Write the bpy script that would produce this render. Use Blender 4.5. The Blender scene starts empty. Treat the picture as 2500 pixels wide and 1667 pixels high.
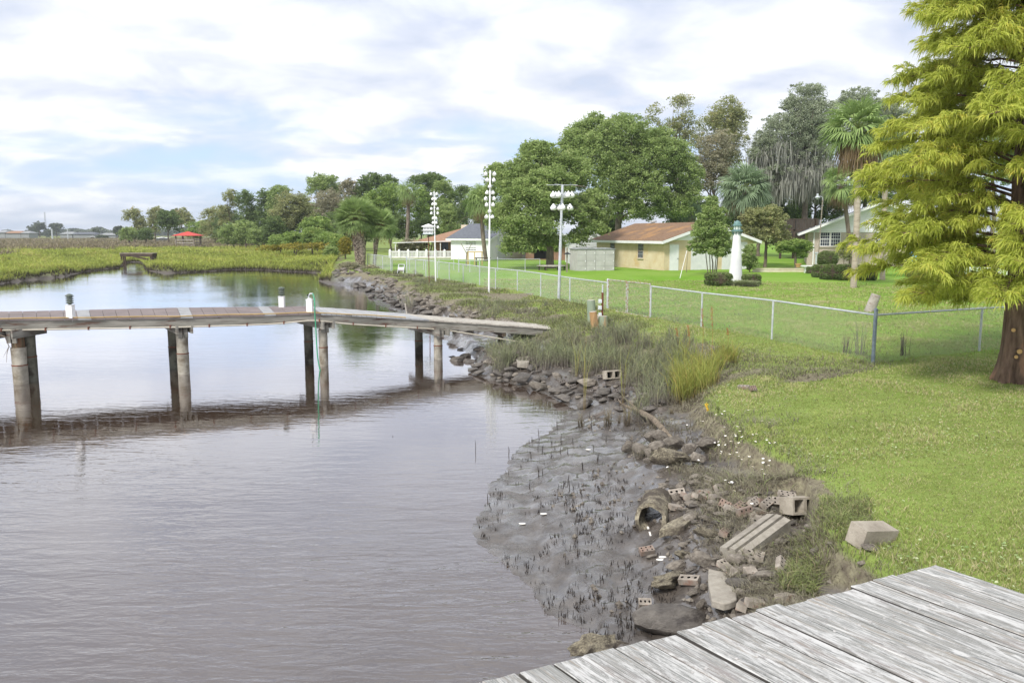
import bpy, math, random
import numpy as np
from mathutils import Vector, Matrix
sc = bpy.context.scene
col = sc.collection
R = math.radians
rng = np.random.default_rng(11)
random.seed(5)
# ------------------------------------------------------------------ camera
CAMZ = 3.6
PITCH = math.atan((833.5 - 570.0) / 1962.0)
cd = bpy.data.cameras.new("camera"); cam = bpy.data.objects.new("camera", cd); col.objects.link(cam)
cd.sensor_width = 36.0; cd.lens = 36.0 * 1962.0 / 2500.0
cd.clip_start = 0.1; cd.clip_end = 9000
cam.location = (0, 0, CAMZ); cam.rotation_euler = (math.pi/2 - PITCH, 0, 0)
sc.camera = cam
sc.view_settings.view_transform = 'Standard'; sc.view_settings.look = 'None'
sc.view_settings.exposure = 1.0; sc.view_settings.gamma = 1.0
sc.cycles.max_bounces = 6; sc.cycles.transparent_max_bounces = 8
sc.cycles.diffuse_bounces = 3; sc.cycles.glossy_bounces = 3; sc.cycles.transmission_bounces = 3
# ------------------------------------------------------------------ world
SUN_EL, SUN_ROT = 48, 215      # soft sun behind the left shoulder
w = bpy.data.worlds.new("World"); sc.world = w; w.use_nodes = True
nt = w.node_tree; nt.nodes.clear()
def N(nt, t, **k):
    n = nt.nodes.new(t)
    for a, b in k.items():
        if a.startswith('i_'):
            key = a[2:]; key = int(key) if key.isdigit() else key.replace('_', ' ')
            n.inputs[key].default_value = b
        else: setattr(n, a, b)
    return n
def L(nt, a, b): nt.links.new(a, b)
def mathn(nt, op, a, b=None, c=None, clamp=False):
    n = nt.nodes.new('ShaderNodeMath'); n.operation = op; n.use_clamp = clamp
    for i, v in enumerate((a, b, c)):
        if v is None: continue
        if isinstance(v, (int, float)): n.inputs[i].default_value = v
        else: nt.links.new(v, n.inputs[i])
    return n.outputs[0]
def mixc(nt, f, a, b, mode='MIX'):
    n = nt.nodes.new('ShaderNodeMix'); n.data_type = 'RGBA'; n.blend_type = mode
    for s, v in ((n.inputs[0], f), (n.inputs[6], a), (n.inputs[7], b)):
        if isinstance(v, (int, float)): s.default_value = v
        elif isinstance(v, tuple): s.default_value = (v[0], v[1], v[2], 1)
        else: nt.links.new(v, s)
    return n.outputs[2]
def ramp(nt, f, stops, interp='LINEAR'):
    n = nt.nodes.new('ShaderNodeValToRGB'); n.color_ramp.interpolation = interp
    e = n.color_ramp.elements
    while len(e) < len(stops): e.new(0.5)
    for el, (p, c) in zip(e, stops):
        el.position = p; el.color = (c, c, c, 1) if isinstance(c, (int, float)) else (c[0], c[1], c[2], 1)
    nt.links.new(f, n.inputs[0]); return n.outputs[0]
tc = N(nt, 'ShaderNodeTexCoord'); sep = N(nt, 'ShaderNodeSeparateXYZ'); L(nt, tc.outputs['Generated'], sep.inputs[0])
zz = mathn(nt, 'MAXIMUM', sep.outputs[2], 0.0)
den = mathn(nt, 'ADD', zz, 0.21)
px = mathn(nt, 'DIVIDE', sep.outputs[0], den); py = mathn(nt, 'DIVIDE', sep.outputs[1], den)
cmb = N(nt, 'ShaderNodeCombineXYZ'); L(nt, px, cmb.inputs[0]); L(nt, py, cmb.inputs[1])
mp = N(nt, 'ShaderNodeMapping'); mp.inputs['Scale'].default_value = (1.05, 1.15, 1); mp.inputs['Location'].default_value = (3.4, 7.3, 0); L(nt, cmb.outputs[0], mp.inputs[0])
n1 = N(nt, 'ShaderNodeTexNoise', i_Scale=0.9, i_Detail=7.0, i_Roughness=0.5, i_Distortion=0.25); L(nt, mp.outputs[0], n1.inputs['Vector'])
n2 = N(nt, 'ShaderNodeTexNoise', i_Scale=2.8, i_Detail=7.0, i_Roughness=0.52, i_Distortion=0.3); L(nt, mp.outputs[0], n2.inputs['Vector'])
sky = N(nt, 'ShaderNodeTexSky'); sky.sky_type = 'NISHITA'; sky.sun_disc = False
sky.sun_elevation = R(SUN_EL); sky.sun_rotation = R(SUN_ROT); sky.altitude = 0; sky.air_density = 1.0; sky.dust_density = 1.5
blue = mixc(nt, 0.62, mixc(nt, 1.0, sky.outputs[0], (1.0, 1.15, 1.35), 'MULTIPLY'), (3.0, 3.9, 5.5))
# cloud brightness: white tops, grey-blue undersides, all in sky-texture units (strength 0.1)
shade = ramp(nt, n2.outputs[0], [(0.30, (3.7, 4.05, 4.8)), (0.45, (4.7, 4.9, 5.4)), (0.60, (6.1, 6.2, 6.4))])
big = ramp(nt, n1.outputs[0], [(0.36, (0.84, 0.87, 0.94)), (0.58, (1.0, 1.0, 1.0))])
cloud = mixc(nt, 1.0, shade, big, 'MULTIPLY')
cov0 = mathn(nt, 'ADD', mathn(nt, 'MULTIPLY', n1.outputs[0], 0.6), mathn(nt, 'MULTIPLY', n2.outputs[0], 0.4))
low = ramp(nt, zz, [(0.0, 0.05), (0.055, 0.125), (0.12, 0.07), (0.20, 0.0)])      # thinner cover low over the horizon
cov = mathn(nt, 'ADD', mathn(nt, 'SUBTRACT', cov0, low), mathn(nt, 'MULTIPLY', zz, 0.22))
covm = ramp(nt, cov, [(0.27, 0.05), (0.45, 1.0)])
skyc = mixc(nt, covm, blue, cloud)
bg = N(nt, 'ShaderNodeBackground', i_Strength=0.1); L(nt, skyc, bg.inputs[0])
wo = N(nt, 'ShaderNodeOutputWorld'); L(nt, bg.outputs[0], wo.inputs[0])
# ------------------------------------------------------------------ sun (veiled by cloud)
sl = bpy.data.lights.new("sun", 'SUN'); sl.energy = 2.05; sl.angle = R(12); sl.color = (1.0, 0.96, 0.9)
so = bpy.data.objects.new("sun", sl); col.objects.link(so)
_a, _e = R(SUN_ROT), R(SUN_EL)
sd = Vector((math.sin(_a)*math.cos(_e), math.cos(_a)*math.cos(_e), math.sin(_e)))
so.rotation_euler = (-sd).to_track_quat('-Z', 'Y').to_euler()
# ------------------------------------------------------------------ photo-pixel geometry (2500 x 1667 frame) -> real positions
def ray(sx, sy):
    u = (sx-1250)/1962.0; v = -(sy-833.5)/1962.0
    return u, math.cos(PITCH)+v*math.sin(PITCH), -math.sin(PITCH)+v*math.cos(PITCH)
def G(sx, sy, z=0.85):
    u, dy, dz = ray(sx, sy); t = (z-CAMZ)/dz
    return (u*t, dy*t, z)
def At(sx, sy, Y):
    u, dy, dz = ray(sx, sy); t = Y/dy
    return (u*t, Y, CAMZ+dz*t)
# ------------------------------------------------------------------ object helpers
ORI = {}
def props(o, label=None, cat=None, group=None, kind=None):
    if label: o['label'] = label
    if cat: o['category'] = cat
    if group: o['group'] = group
    if kind: o['kind'] = kind
    return o
def thing(name, loc, label, cat, group=None):
    o = bpy.data.objects.new(name, None); o.empty_display_size = 0.2
    col.objects.link(o); o.location = loc; ORI[o.name] = Vector(loc)
    return props(o, label, cat, group)
def link(name, me, parent=None, loc=None):
    o = bpy.data.objects.new(name, me); col.objects.link(o)
    if parent is not None: o.parent = parent; ORI[o.name] = ORI[parent.name]
    else: ORI[o.name] = Vector(loc) if loc is not None else Vector((0, 0, 0)); o.location = ORI[o.name]
    return o
def npmesh(name, V, polys, mat, attrs=None, smooth=False, mats=None, mi=None):
    """polys: list of (K, n) int arrays"""
    me = bpy.data.meshes.new(name)
    V = np.asarray(V, dtype=np.float32)
    me.vertices.add(len(V)); me.vertices.foreach_set('co', V.ravel())
    li = np.concatenate([p.ravel() for p in polys]).astype(np.int32)
    tot = np.concatenate([np.full(len(p), p.shape[1], dtype=np.int32) for p in polys])
    st = np.concatenate(([0], np.cumsum(tot)[:-1])).astype(np.int32)
    me.loops.add(len(li)); me.loops.foreach_set('vertex_index', li)
    me.polygons.add(len(tot)); me.polygons.foreach_set('loop_start', st)
    try: me.polygons.foreach_set('loop_total', tot)
    except Exception: pass
    me.polygons.foreach_set('use_smooth', np.full(len(tot), smooth, dtype=bool))
    for k, a in (attrs or {}).items():
        at = me.attributes.new(k, 'FLOAT', 'POINT'); at.data.foreach_set('value', np.asarray(a, dtype=np.float32))
    for m in (mats if mats is not None else [mat]): me.materials.append(m)
    if mi is not None: me.polygons.foreach_set('material_index', np.asarray(mi, dtype=np.int32))
    me.update(calc_edges=True)
    return me
class MB:
    def __init__(s): s.v = []; s.f = []; s.mi = []
    def add(s, vs, fs, mi=0):
        b = len(s.v); s.v += [tuple(p) for p in vs]; s.f += [tuple(b+i for i in f) for f in fs]; s.mi += [mi]*len(fs)
        return s
    def box(s, x0, x1, y0, y1, z0, z1, M=None, mi=0):
        vs = [(x, y, z) for z in (z0, z1) for y in (y0, y1) for x in (x0, x1)]
        if M is not None: vs = [M @ Vector(p) for p in vs]
        return s.add(vs, [(0, 2, 3, 1), (4, 5, 7, 6), (0, 1, 5, 4), (2, 6, 7, 3), (0, 4, 6, 2), (1, 3, 7, 5)], mi)
    def beam(s, a, b, w, h, up=(0, 0, 1), mi=0):
        a = Vector(a); b = Vector(b); d = (b-a); ln = d.length; d.normalize()
        sd = d.cross(Vector(up)); sd = sd.normalized() if sd.length > 1e-5 else Vector((1, 0, 0)); u = sd.cross(d)
        M = Matrix((( d.x, sd.x, u.x, a.x), (d.y, sd.y, u.y, a.y), (d.z, sd.z, u.z, a.z), (0, 0, 0, 1)))
        return s.box(0, ln, -w/2, w/2, -h/2, h/2, M, mi)
    def tube(s, pts, rad, n=8, mi=0, cap=True):
        pts = [Vector(p) for p in pts]; k = len(pts)
        if not isinstance(rad, (list, tuple)): rad = [rad]*k
        vs = []; prev = None
        for i, p in enumerate(pts):
            d = (pts[min(i+1, k-1)]-pts[max(i-1, 0)])
            d = d.normalized() if d.length > 1e-9 else Vector((0, 0, 1))
            if prev is None:
                a = Vector((1, 0, 0)) if abs(d.x) < 0.9 else Vector((0, 1, 0))
                x = d.cross(a).normalized()
            else:
                x = prev - d*prev.dot(d); x = x.normalized() if x.length > 1e-6 else prev
            prev = x; y = d.cross(x)
            for j in range(n):
                t = 2*math.pi*j/n; vs.append(p + (x*math.cos(t)+y*math.sin(t))*rad[i])
        fs = [(i*n+j, i*n+(j+1) % n, (i+1)*n+(j+1) % n, (i+1)*n+j) for i in range(k-1) for j in range(n)]
        if cap: fs += [tuple(range(n-1, -1, -1)), tuple((k-1)*n+j for j in range(n))]
        return s.add(vs, fs, mi)
    def lathe(s, c, prof, n=16, mi=0):
        """prof = [(r,z)...] from bottom to top around vertical axis at c"""
        vs = [(c[0]+r*math.cos(2*math.pi*j/n), c[1]+r*math.sin(2*math.pi*j/n), c[2]+z) for r, z in prof for j in range(n)]
        k = len(prof)
        fs = [(i*n+j, i*n+(j+1) % n, (i+1)*n+(j+1) % n, (i+1)*n+j) for i in range(k-1) for j in range(n)]
        fs += [tuple(range(n-1, -1, -1)), tuple((k-1)*n+j for j in range(n))]
        return s.add(vs, fs, mi)
    def prism(s, poly, ext, mi=0):
        k = len(poly); a = [Vector(p) for p in poly]; e = Vector(ext); vs = a+[p+e for p in a]
        fs = [tuple(range(k-1, -1, -1)), tuple(range(k, 2*k))]+[(i, (i+1) % k, k+(i+1) % k, k+i) for i in range(k)]
        return s.add(vs, fs, mi)
    def mesh(s, name, mat, org=Vector((0, 0, 0)), smooth=False, bevel=0):
        me = bpy.data.meshes.new(name)
        me.from_pydata([(p[0]-org[0], p[1]-org[1], p[2]-org[2]) for p in s.v], [], s.f)
        for m in (mat if isinstance(mat, list) else [mat]): me.materials.append(m)
        if any(s.mi): me.polygons.foreach_set('material_index', s.mi)
        if smooth:
            me.polygons.foreach_set('use_smooth', [True]*len(s.f))
            try: me.set_sharp_from_angle(angle=R(42))
            except Exception: pass
        me.update(); return me
    def build(s, name, mat, parent=None, smooth=False, org=None):
        o0 = ORI[parent.name] if parent is not None else (Vector(org) if org is not None else Vector((0, 0, 0)))
        return link(name, s.mesh(name, mat, o0, smooth), parent, None if parent is not None else o0)
def frame(o, ang):      # matrix: local x along angle ang (deg, in plan), origin o
    return Matrix.Translation(Vector(o)) @ Matrix.Rotation(R(ang), 4, 'Z')
# ------------------------------------------------------------------ materials
MAT = {}
def pmat(name, colr, rough=0.7, spec=0.3, metal=0.0):
    m = bpy.data.materials.new(name); m.use_nodes = True; b = m.node_tree.nodes['Principled BSDF']
    b.inputs['Base Color'].default_value = (*colr, 1); b.inputs['Roughness'].default_value = rough
    b.inputs['Specular IOR Level'].default_value = spec; b.inputs['Metallic'].default_value = metal
    MAT[name] = m; return m
def noisy(name, c1, c2, scale=4.0, rough=0.8, spec=0.25, bump=0.0, bscale=None, stretch=(1, 1, 1), detail=6, lo=0.35, hi=0.65, c3=None, s3=1.0, t3=(0.55, 0.7), metal=0.0, coord='Object', rnd=0.0, bdist=0.01):
    m = bpy.data.materials.new(name); m.use_nodes = True; t = m.node_tree; b = t.nodes['Principled BSDF']
    tcn = N(t, 'ShaderNodeTexCoord'); mpn = N(t, 'ShaderNodeMapping'); mpn.inputs['Scale'].default_value = stretch
    L(t, tcn.outputs[coord], mpn.inputs[0])
    n = N(t, 'ShaderNodeTexNoise', i_Scale=scale, i_Detail=float(detail), i_Roughness=0.6); L(t, mpn.outputs[0], n.inputs['Vector'])
    f = ramp(t, n.outputs[0], [(lo, 0.0), (hi, 1.0)])
    c = mixc(t, f, c1, c2)
    if c3 is not None:
        n3 = N(t, 'ShaderNodeTexNoise', i_Scale=s3, i_Detail=5.0, i_Roughness=0.65); L(t, mpn.outputs[0], n3.inputs['Vector'])
        c = mixc(t, ramp(t, n3.outputs[0], [(t3[0], 0.0), (t3[1], 1.0)]), c, c3)
    if rnd:
        oi = N(t, 'ShaderNodeObjectInfo')
        v = mathn(t, 'ADD', mathn(t, 'MULTIPLY', oi.outputs['Random'], rnd), 1.0-rnd/2)
        vm = N(t, 'ShaderNodeVectorMath'); vm.operation = 'SCALE'; L(t, c, vm.inputs[0]); L(t, v, vm.inputs['Scale']); c = vm.outputs[0]
    L(t, c, b.inputs['Base Color'])
    b.inputs['Roughness'].default_value = rough; b.inputs['Specular IOR Level'].default_value = spec; b.inputs['Metallic'].default_value = metal
    if bump:
        nb = N(t, 'ShaderNodeTexNoise', i_Scale=bscale or scale*3, i_Detail=6.0, i_Roughness=0.65); L(t, mpn.outputs[0], nb.inputs['Vector'])
        bp = N(t, 'ShaderNodeBump', i_Strength=bump, i_Distance=bdist); L(t, nb.outputs[0], bp.inputs['Height']); L(t, bp.outputs[0], b.inputs['Normal'])
    MAT[name] = m; return m
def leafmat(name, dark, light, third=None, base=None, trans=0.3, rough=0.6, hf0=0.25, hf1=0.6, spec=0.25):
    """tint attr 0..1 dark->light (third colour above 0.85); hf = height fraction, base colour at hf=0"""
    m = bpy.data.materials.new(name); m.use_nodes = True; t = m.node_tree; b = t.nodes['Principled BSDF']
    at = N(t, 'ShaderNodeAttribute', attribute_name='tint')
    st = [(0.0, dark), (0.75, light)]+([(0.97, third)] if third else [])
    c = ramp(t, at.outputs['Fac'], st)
    if base is not None:
        ah = N(t, 'ShaderNodeAttribute', attribute_name='hf')
        c = mixc(t, ramp(t, ah.outputs['Fac'], [(hf0, 0.0), (hf1, 1.0)]), base, c)
    L(t, c, b.inputs['Base Color']); b.inputs['Roughness'].default_value = rough; b.inputs['Specular IOR Level'].default_value = spec
    tr = N(t, 'ShaderNodeBsdfTranslucent'); L(t, c, tr.inputs[0])
    mx = N(t, 'ShaderNodeMixShader', i_0=trans); L(t, b.outputs[0], mx.inputs[1]); L(t, tr.outputs[0], mx.inputs[2])
    L(t, mx.outputs[0], t.nodes['Material Output'].inputs[0])
    MAT[name] = m; return m
noisy('galv', (0.42, 0.45, 0.48), (0.62, 0.64, 0.66), 9, 0.45, 0.5, metal=0.25)
noisy('rusty_galv', (0.45, 0.45, 0.44), (0.30, 0.15, 0.07), 14, 0.6, 0.4, lo=0.45, hi=0.62)
noisy('rust', (0.20, 0.06, 0.035), (0.10, 0.045, 0.03), 12, 0.8)
noisy('blue_galv', (0.17, 0.21, 0.27), (0.30, 0.35, 0.41), 12, 0.5, 0.5, metal=0.2)
pmat('wire', (0.40, 0.44, 0.40), 0.5, 0.4, 0.3)
noisy('white_paint', (0.72, 0.73, 0.73), (0.82, 0.82, 0.81), 3, 0.5)
pmat('white_plastic', (0.80, 0.80, 0.80), 0.35, 0.5)
pmat('dark_hole', (0.01, 0.01, 0.01), 0.9, 0.1)
noisy('white_siding', (0.84, 0.84, 0.86), (0.88, 0.88, 0.89), 1.5, 0.55)
noisy('siding_shade', (0.62, 0.66, 0.68), (0.72, 0.75, 0.77), 1.5, 0.55)
noisy('grey_roof', (0.10, 0.11, 0.13), (0.16, 0.17, 0.19), 6, 0.9)
noisy('brown_roof', (0.17, 0.105, 0.065), (0.24, 0.155, 0.10), 5, 0.9, c3=(0.31, 0.18, 0.085), s3=0.5, t3=(0.52, 0.62), bump=0.4, bscale=30)
noisy('orange_roof', (0.27, 0.16, 0.10), (0.34, 0.21, 0.14), 4, 0.9)
noisy('beige_block', (0.58, 0.46, 0.27), (0.70, 0.60, 0.42), 0.9, 0.85, c3=(0.60, 0.42, 0.18), s3=0.7, t3=(0.56, 0.72))
noisy('tan_wall', (0.58, 0.50, 0.36), (0.70, 0.64, 0.52), 2, 0.85)
noisy('shed_grey', (0.42, 0.41, 0.39), (0.50, 0.49, 0.47), 2, 0.6)
noisy('shed_roof', (0.24, 0.25, 0.25), (0.30, 0.31, 0.31), 2, 0.6)
noisy('old_wood', (0.16, 0.13, 0.10), (0.34, 0.30, 0.25), 2.2, 0.85, stretch=(1, 1, 6), bump=0.3)
noisy('dark_wood', (0.05, 0.038, 0.03), (0.11, 0.08, 0.06), 3, 0.85, stretch=(1, 1, 5))
noisy('yellow_wood', (0.45, 0.31, 0.12), (0.55, 0.40, 0.18), 5, 0.8)
noisy('bark', (0.11, 0.085, 0.065), (0.24, 0.20, 0.16), 5, 0.95, stretch=(1, 1, 0.3), bump=0.6, bdist=0.03)
noisy('cypress_bark', (0.085, 0.055, 0.04), (0.25, 0.17, 0.125), 9, 0.95, stretch=(1, 1, 0.16), bump=1.0, bdist=0.04, c3=(0.36, 0.20, 0.13), s3=2.2, t3=(0.56, 0.66))
noisy('palm_bark', (0.30, 0.25, 0.20), (0.44, 0.38, 0.31), 3, 0.9, stretch=(1, 1, 4), bump=0.5)
noisy('boot_bark', (0.13, 0.10, 0.08), (0.42, 0.35, 0.28), 6, 0.9, lo=0.4, hi=0.6)
noisy('lighthouse_white', (0.66, 0.66, 0.67), (0.80, 0.80, 0.79), 1.3, 0.6, bump=0.2, bscale=30)
noisy('lighthouse_green', (0.09, 0.17, 0.17), (0.15, 0.25, 0.24), 5, 0.6)
noisy('lantern_green', (0.07, 0.09, 0.07), (0.13, 0.15, 0.12), 14, 0.5)
pmat('glass_pale', (0.55, 0.60, 0.55), 0.15, 0.5)
pmat('window_glass', (0.035, 0.04, 0.06), 0.08, 0.6)
pmat('red_roof', (0.55, 0.06, 0.045), 0.6)
pmat('hose_green', (0.05, 0.30, 0.16), 0.4)
noisy('pipe_beige', (0.42, 0.38, 0.30), (0.56, 0.52, 0.44), 3, 0.6)
noisy('cable_yellow', (0.42, 0.28, 0.08), (0.50, 0.34, 0.12), 5, 0.6)
pmat('rope_white', (0.6, 0.56, 0.48), 0.9)
pmat('black_metal', (0.02, 0.022, 0.025), 0.5)
pmat('blue_plastic', (0.03, 0.30, 0.75), 0.4)
pmat('cyan_plastic', (0.20, 0.60, 0.85), 0.4)
noisy('terracotta', (0.50, 0.30, 0.14), (0.58, 0.36, 0.18), 6, 0.8)
# ------------------------------------------------------------------ terrain
def seg_line(pts):      # [(sx,sy)], z -> world xy
    return pts
def W(pts, z): return np.array([G(a, b, z)[:2] for a, b in pts])
SHORE = [(1500,1700),(1400,1605),(1437,1553),(1437,1536),(1364,1509),(1330,1494),(1295,1432),(1249,1394),(1215,1363),(1173,1329),(1152,1306),(1161,1268),(1188,1233),
 (1190,1185),(1236,1153),(1246,1118),(1272,1092),(1334,1059),(1365,1028),(1385,1010),(1405,999),(1384,988),(1354,973),(1341,965),(1297,952),(1260,939),(1214,930),
 (1182,922),(1150,914),(1144,900),(1163,889),(1167,872),(1148,866),(1131,855),(1109,842),(1090,834),(1078,821),(1060,800),(1010,775),(968,758),(925,746),(893,720),
 (878,707),(861,699),(819,694),(778,686),(798,678),(787,671),(797,667)]
SHORE2 = [(797,667),(713,664),(628,659),(570,659),(500,664),(468,665),(404,667),(361,661),(351,650),(349,644),(338,640)]
SHORE3 = [(338,640),(318,640),(300,646),(291,654),(213,663),(149,676),(64,684),(0,693),(-200,722),(-700,800)]
LINES = [
 (W(SHORE, 0.0), 0.0), (W(SHORE2, 0.0), 0.0), (W(SHORE3, 0.0), 0.0),
 (W([(1560,1640),(1480,1480),(1400,1370),(1390,1260),(1400,1160),(1480,1090),(1560,1040),(1500,985),(1420,960)], .13), .13),
 (W([(1300,912),(1230,895),(1200,872),(1160,835),(1120,800)], .25), .25),
 (W([(2110,1510),(2000,1450),(1935,1385),(1940,1310),(1980,1230),(1900,1190),(1780,1165),(1690,1120),(1640,1060),(1610,990),(1560,935),(1450,905),(1340,890),(1250,868),(1200,840)], .42), .42),
 (W([(2260,1460),(2150,1360),(2050,1270),(1970,1150),(1890,1080),(1820,1030),(1770,985),(1790,955),(1850,930)], .84), .84),
 (W([(1380,800),(1500,818),(1600,835),(1700,858),(1790,880)], .80), .80),
 (W([(1330,792),(1250,775),(1180,745),(1120,728),(1060,705),(1000,686),(950,676),(880,662),(820,650),(790,640)], .78), .78),
 (W([(1345,740),(1500,775),(1700,812),(1900,846),(2130,876),(2300,858),(2500,840)], .87), .87),
 (W([(1830,905),(1950,903),(2060,893),(2160,880)], .80), .80),
 (W([(2500,1400),(2400,1200),(2200,1000),(2500,930),(2300,850),(1900,800),(1600,745),(1300,700),(1050,660),(950,650)], .87), .87),
 (W([(900,640),(1100,640),(1400,655),(1700,665),(2100,672),(2600,680)], .87), .87),
 (W([(-400,735),(-200,702),(0,676),(100,669),(213,655),(285,648)], .38), .38),
 (W([(372,652),(420,657),(500,655),(640,651),(780,659)], .38), .38),
 (W([(-300,640),(0,625),(300,612),(600,618),(850,630)], .5), .5),
 (W([(-600,600),(0,592),(500,590),(900,595)], .6), .6),
 (W([(-1500,578),(0,577),(1000,577),(2500,577),(4000,577)], .8), .8),
 (W([(900,600),(1500,602),(2500,610)], .87), .87),
 (W([(-900,1000),(-400,800),(0,760),(300,700),(600,700),(730,720),(900,830),(1050,950),(1050,1150),(1000,1330),(1150,1500),(1250,1650)], -.5), -.7),
 (W([(-500,1400),(300,1400),(900,1500),(900,1667)], -.5), -.8),
 (np.array([[0, 1.5], [-12, -4]]), -.8), (np.array([[2.2, 1.6], [3, -5]]), 0.05), (np.array([[4.2, 2.0], [6, -4]]), .84), (np.array([[12, 12], [12, -4]]), .87),
]
def seg_dist(P, line):
    d2 = np.full(len(P), 1e18)
    for a, b in zip(line[:-1], line[1:]):
        ab = b-a; l2 = max(float(ab@ab), 1e-9)
        t = np.clip(((P-a)@ab)/l2, 0, 1)
        q = P-(a+t[:, None]*ab)
        d2 = np.minimum(d2, (q*q).sum(1))
    return d2
_K = []
_r2 = np.random.default_rng(3)
for f0, amp in ((0.12, 1.0), (0.27, 0.8), (0.6, 0.5), (1.3, 0.34), (2.9, 0.22), (6.3, 0.13)):
    for _ in range(5):
        a = _r2.uniform(0, math.pi*2); _K.append((f0*math.cos(a)*2*math.pi, f0*math.sin(a)*2*math.pi, _r2.uniform(0, 6.28), amp))
def fnoise(P, lo=0, hi=30):
    s = np.zeros(len(P)); n = 0
    Q = P + 0.35*np.sin(P[:, ::-1]*1.7+1.3)
    for kx, ky, ph, am in _K[lo:hi]: s += am*np.sin(Q[:, 0]*kx+Q[:, 1]*ky+ph); n += am*am
    return s/math.sqrt(n/2)
WPOLY = np.concatenate([W(SHORE, 0.0), W(SHORE2, 0.0)[1:], W(SHORE3, 0.0)[1:], np.array([[-80, 30], [-60, -30], [2.0, -30], [1.6, 0]])])
def inside(P, poly):
    x, y = P[:, 0], P[:, 1]; r = np.zeros(len(P), bool); j = len(poly)-1
    for i in range(len(poly)):
        xi, yi = poly[i]; xj, yj = poly[j]
        if yi != yj: r ^= ((yi > y) != (yj > y)) & (x < (xj-xi)*(y-yi)/(yj-yi)+xi)
        j = i
    return r
LEDGE = W([(2300,1500),(2180,1385),(2085,1290),(1990,1190),(1925,1110),(1855,1050),(1795,1000),(1805,962),(1870,937),(2000,917),(2150,893),(2300,872),(2500,858)], .85)
LPOLY = np.concatenate([LEDGE, np.array([[40, 24], [40, -6], [3.5, -6]])])
def marshf0(P):
    edge = -13.5-0.2*(P[:, 1]-60)
    return np.clip((edge-P[:, 0])/2.5+0.5, 0, 1)*np.clip((P[:, 1]-48)/4, 0, 1)
def terr(P, detail=True):
    P = np.atleast_2d(np.asarray(P, dtype=float))[:, :2]
    num = np.zeros(len(P)); dn = np.zeros(len(P))
    for ln, z in LINES:
        wgt = 1.0/(seg_dist(P, ln)+0.003)**1.35
        num += wgt*z; dn += wgt
    z = num/dn
    ins = inside(P, WPOLY)
    ds = np.sqrt(np.minimum(np.minimum(seg_dist(P, LINES[0][0]), seg_dist(P, LINES[1][0])), seg_dist(P, LINES[2][0])))
    z = np.where(ins, -np.minimum(0.8, 0.015+ds*0.10), np.maximum(z, np.minimum(0.012+ds*0.05, 0.10)))
    inl = inside(P, LPOLY); dl = np.sqrt(seg_dist(P, LEDGE)); z = np.where(inl, np.maximum(z, 0.878-0.10*np.exp(-dl/0.30)), z)
    fl_ = 0.87*np.clip((ds-4.0)/3.5, 0, 1)*np.clip((P[:, 1]-14)/5, 0, 1)*(1-marshf0(P)); z = np.where(ins, z, np.maximum(z, fl_*0.99))
    far = np.clip((P[:, 1]-56)/8, 0, 1)*(1-marshf0(P)); z = z*(1-far)+np.maximum(z, 0.86)*far*(~ins)+z*far*ins
    if detail:
        mud = np.clip((0.62-z)/0.3, 0, 1)*np.clip(1.3-P[:, 1]/60, 0, 1)
        z = z + fnoise(P, 20, 30)*(0.005+0.0085*mud*np.clip(np.abs(z)*9, 0.12, 1)) + fnoise(P, 0, 15)*0.012*np.clip(np.abs(z)*8, 0.3, 1)
    return z
def tz(x, y):
    r_ = math.hypot(x, y); a_ = math.atan2(x, y); i = int(np.searchsorted(rr, r_))-1; i = min(max(i, 0), nr-2)
    fj = (a_+R(64))/R(128)*(na-1); j = min(max(int(fj), 0), na-2); fi = min(max((r_-rr[i])/(rr[i+1]-rr[i]), 0), 1); fj = min(max(fj-j, 0), 1)
    return float((ZG[i, j]*(1-fj)+ZG[i, j+1]*fj)*(1-fi)+(ZG[i+1, j]*(1-fj)+ZG[i+1, j+1]*fj)*fi)
def ground(sx, sy):      # photo pixel of a ground contact -> world point on the terrain
    z = 0.6
    for _ in range(12):
        p = G(sx, sy, z); z = 0.5*z+0.5*tz(p[0], p[1])
    return Vector((p[0], p[1], z))
na, nr = 440, 640
ang = np.linspace(-R(64), R(64), na)
rr = 0.6*(3200/0.6)**np.linspace(0, 1, nr)
rr = np.concatenate([np.geomspace(0.6, 4, 60, endpoint=False), np.geomspace(4, 60, 430, endpoint=False), np.geomspace(60, 3200, 150)]); nr = len(rr)
A, RR = np.meshgrid(ang, rr)
P = np.stack([(RR*np.sin(A)).ravel(), (RR*np.cos(A)).ravel()], 1)
Z = terr(P); ZG = Z.reshape(nr, na)
idx = np.arange(nr*na).reshape(nr, na)
F = np.stack([idx[:-1, :-1].ravel(), idx[:-1, 1:].ravel(), idx[1:, 1:].ravel(), idx[1:, :-1].ravel()], 1)
def marshf(P):       # 1 in the salt marsh beyond the creek (left/far)
    edge = -13.5-0.2*(P[:, 1]-60)      # right limit of the marsh in plan
    m = np.clip((edge-P[:, 0])/2.5+0.5, 0, 1)*np.clip((P[:, 1]-48)/4, 0, 1)
    return m
mar = marshf(P)
nz = fnoise(P, 5, 25)
veg = np.clip((Z+nz*np.where(Z > .80, .012, .05)-0.44)/0.36, 0, 1)
YP = np.array([G(1588, 774)[:2], G(1884, 829)[:2], G(2131, 884)[:2], G(2950, 822)[:2], (300, 200), (40, 200), (-12, 72), G(955, 661)[:2], G(993, 664)[:2], G(1131, 686)[:2], G(1320, 720)[:2], G(1483, 755)[:2]])
YARD = inside(P, YP).astype(float)
me = npmesh('ground', np.column_stack([P, Z]), [F[:, ::-1]], None, {'veg': veg, 'marsh': mar, 'zz': Z, 'yard': YARD}, smooth=True, mats=[])
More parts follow.
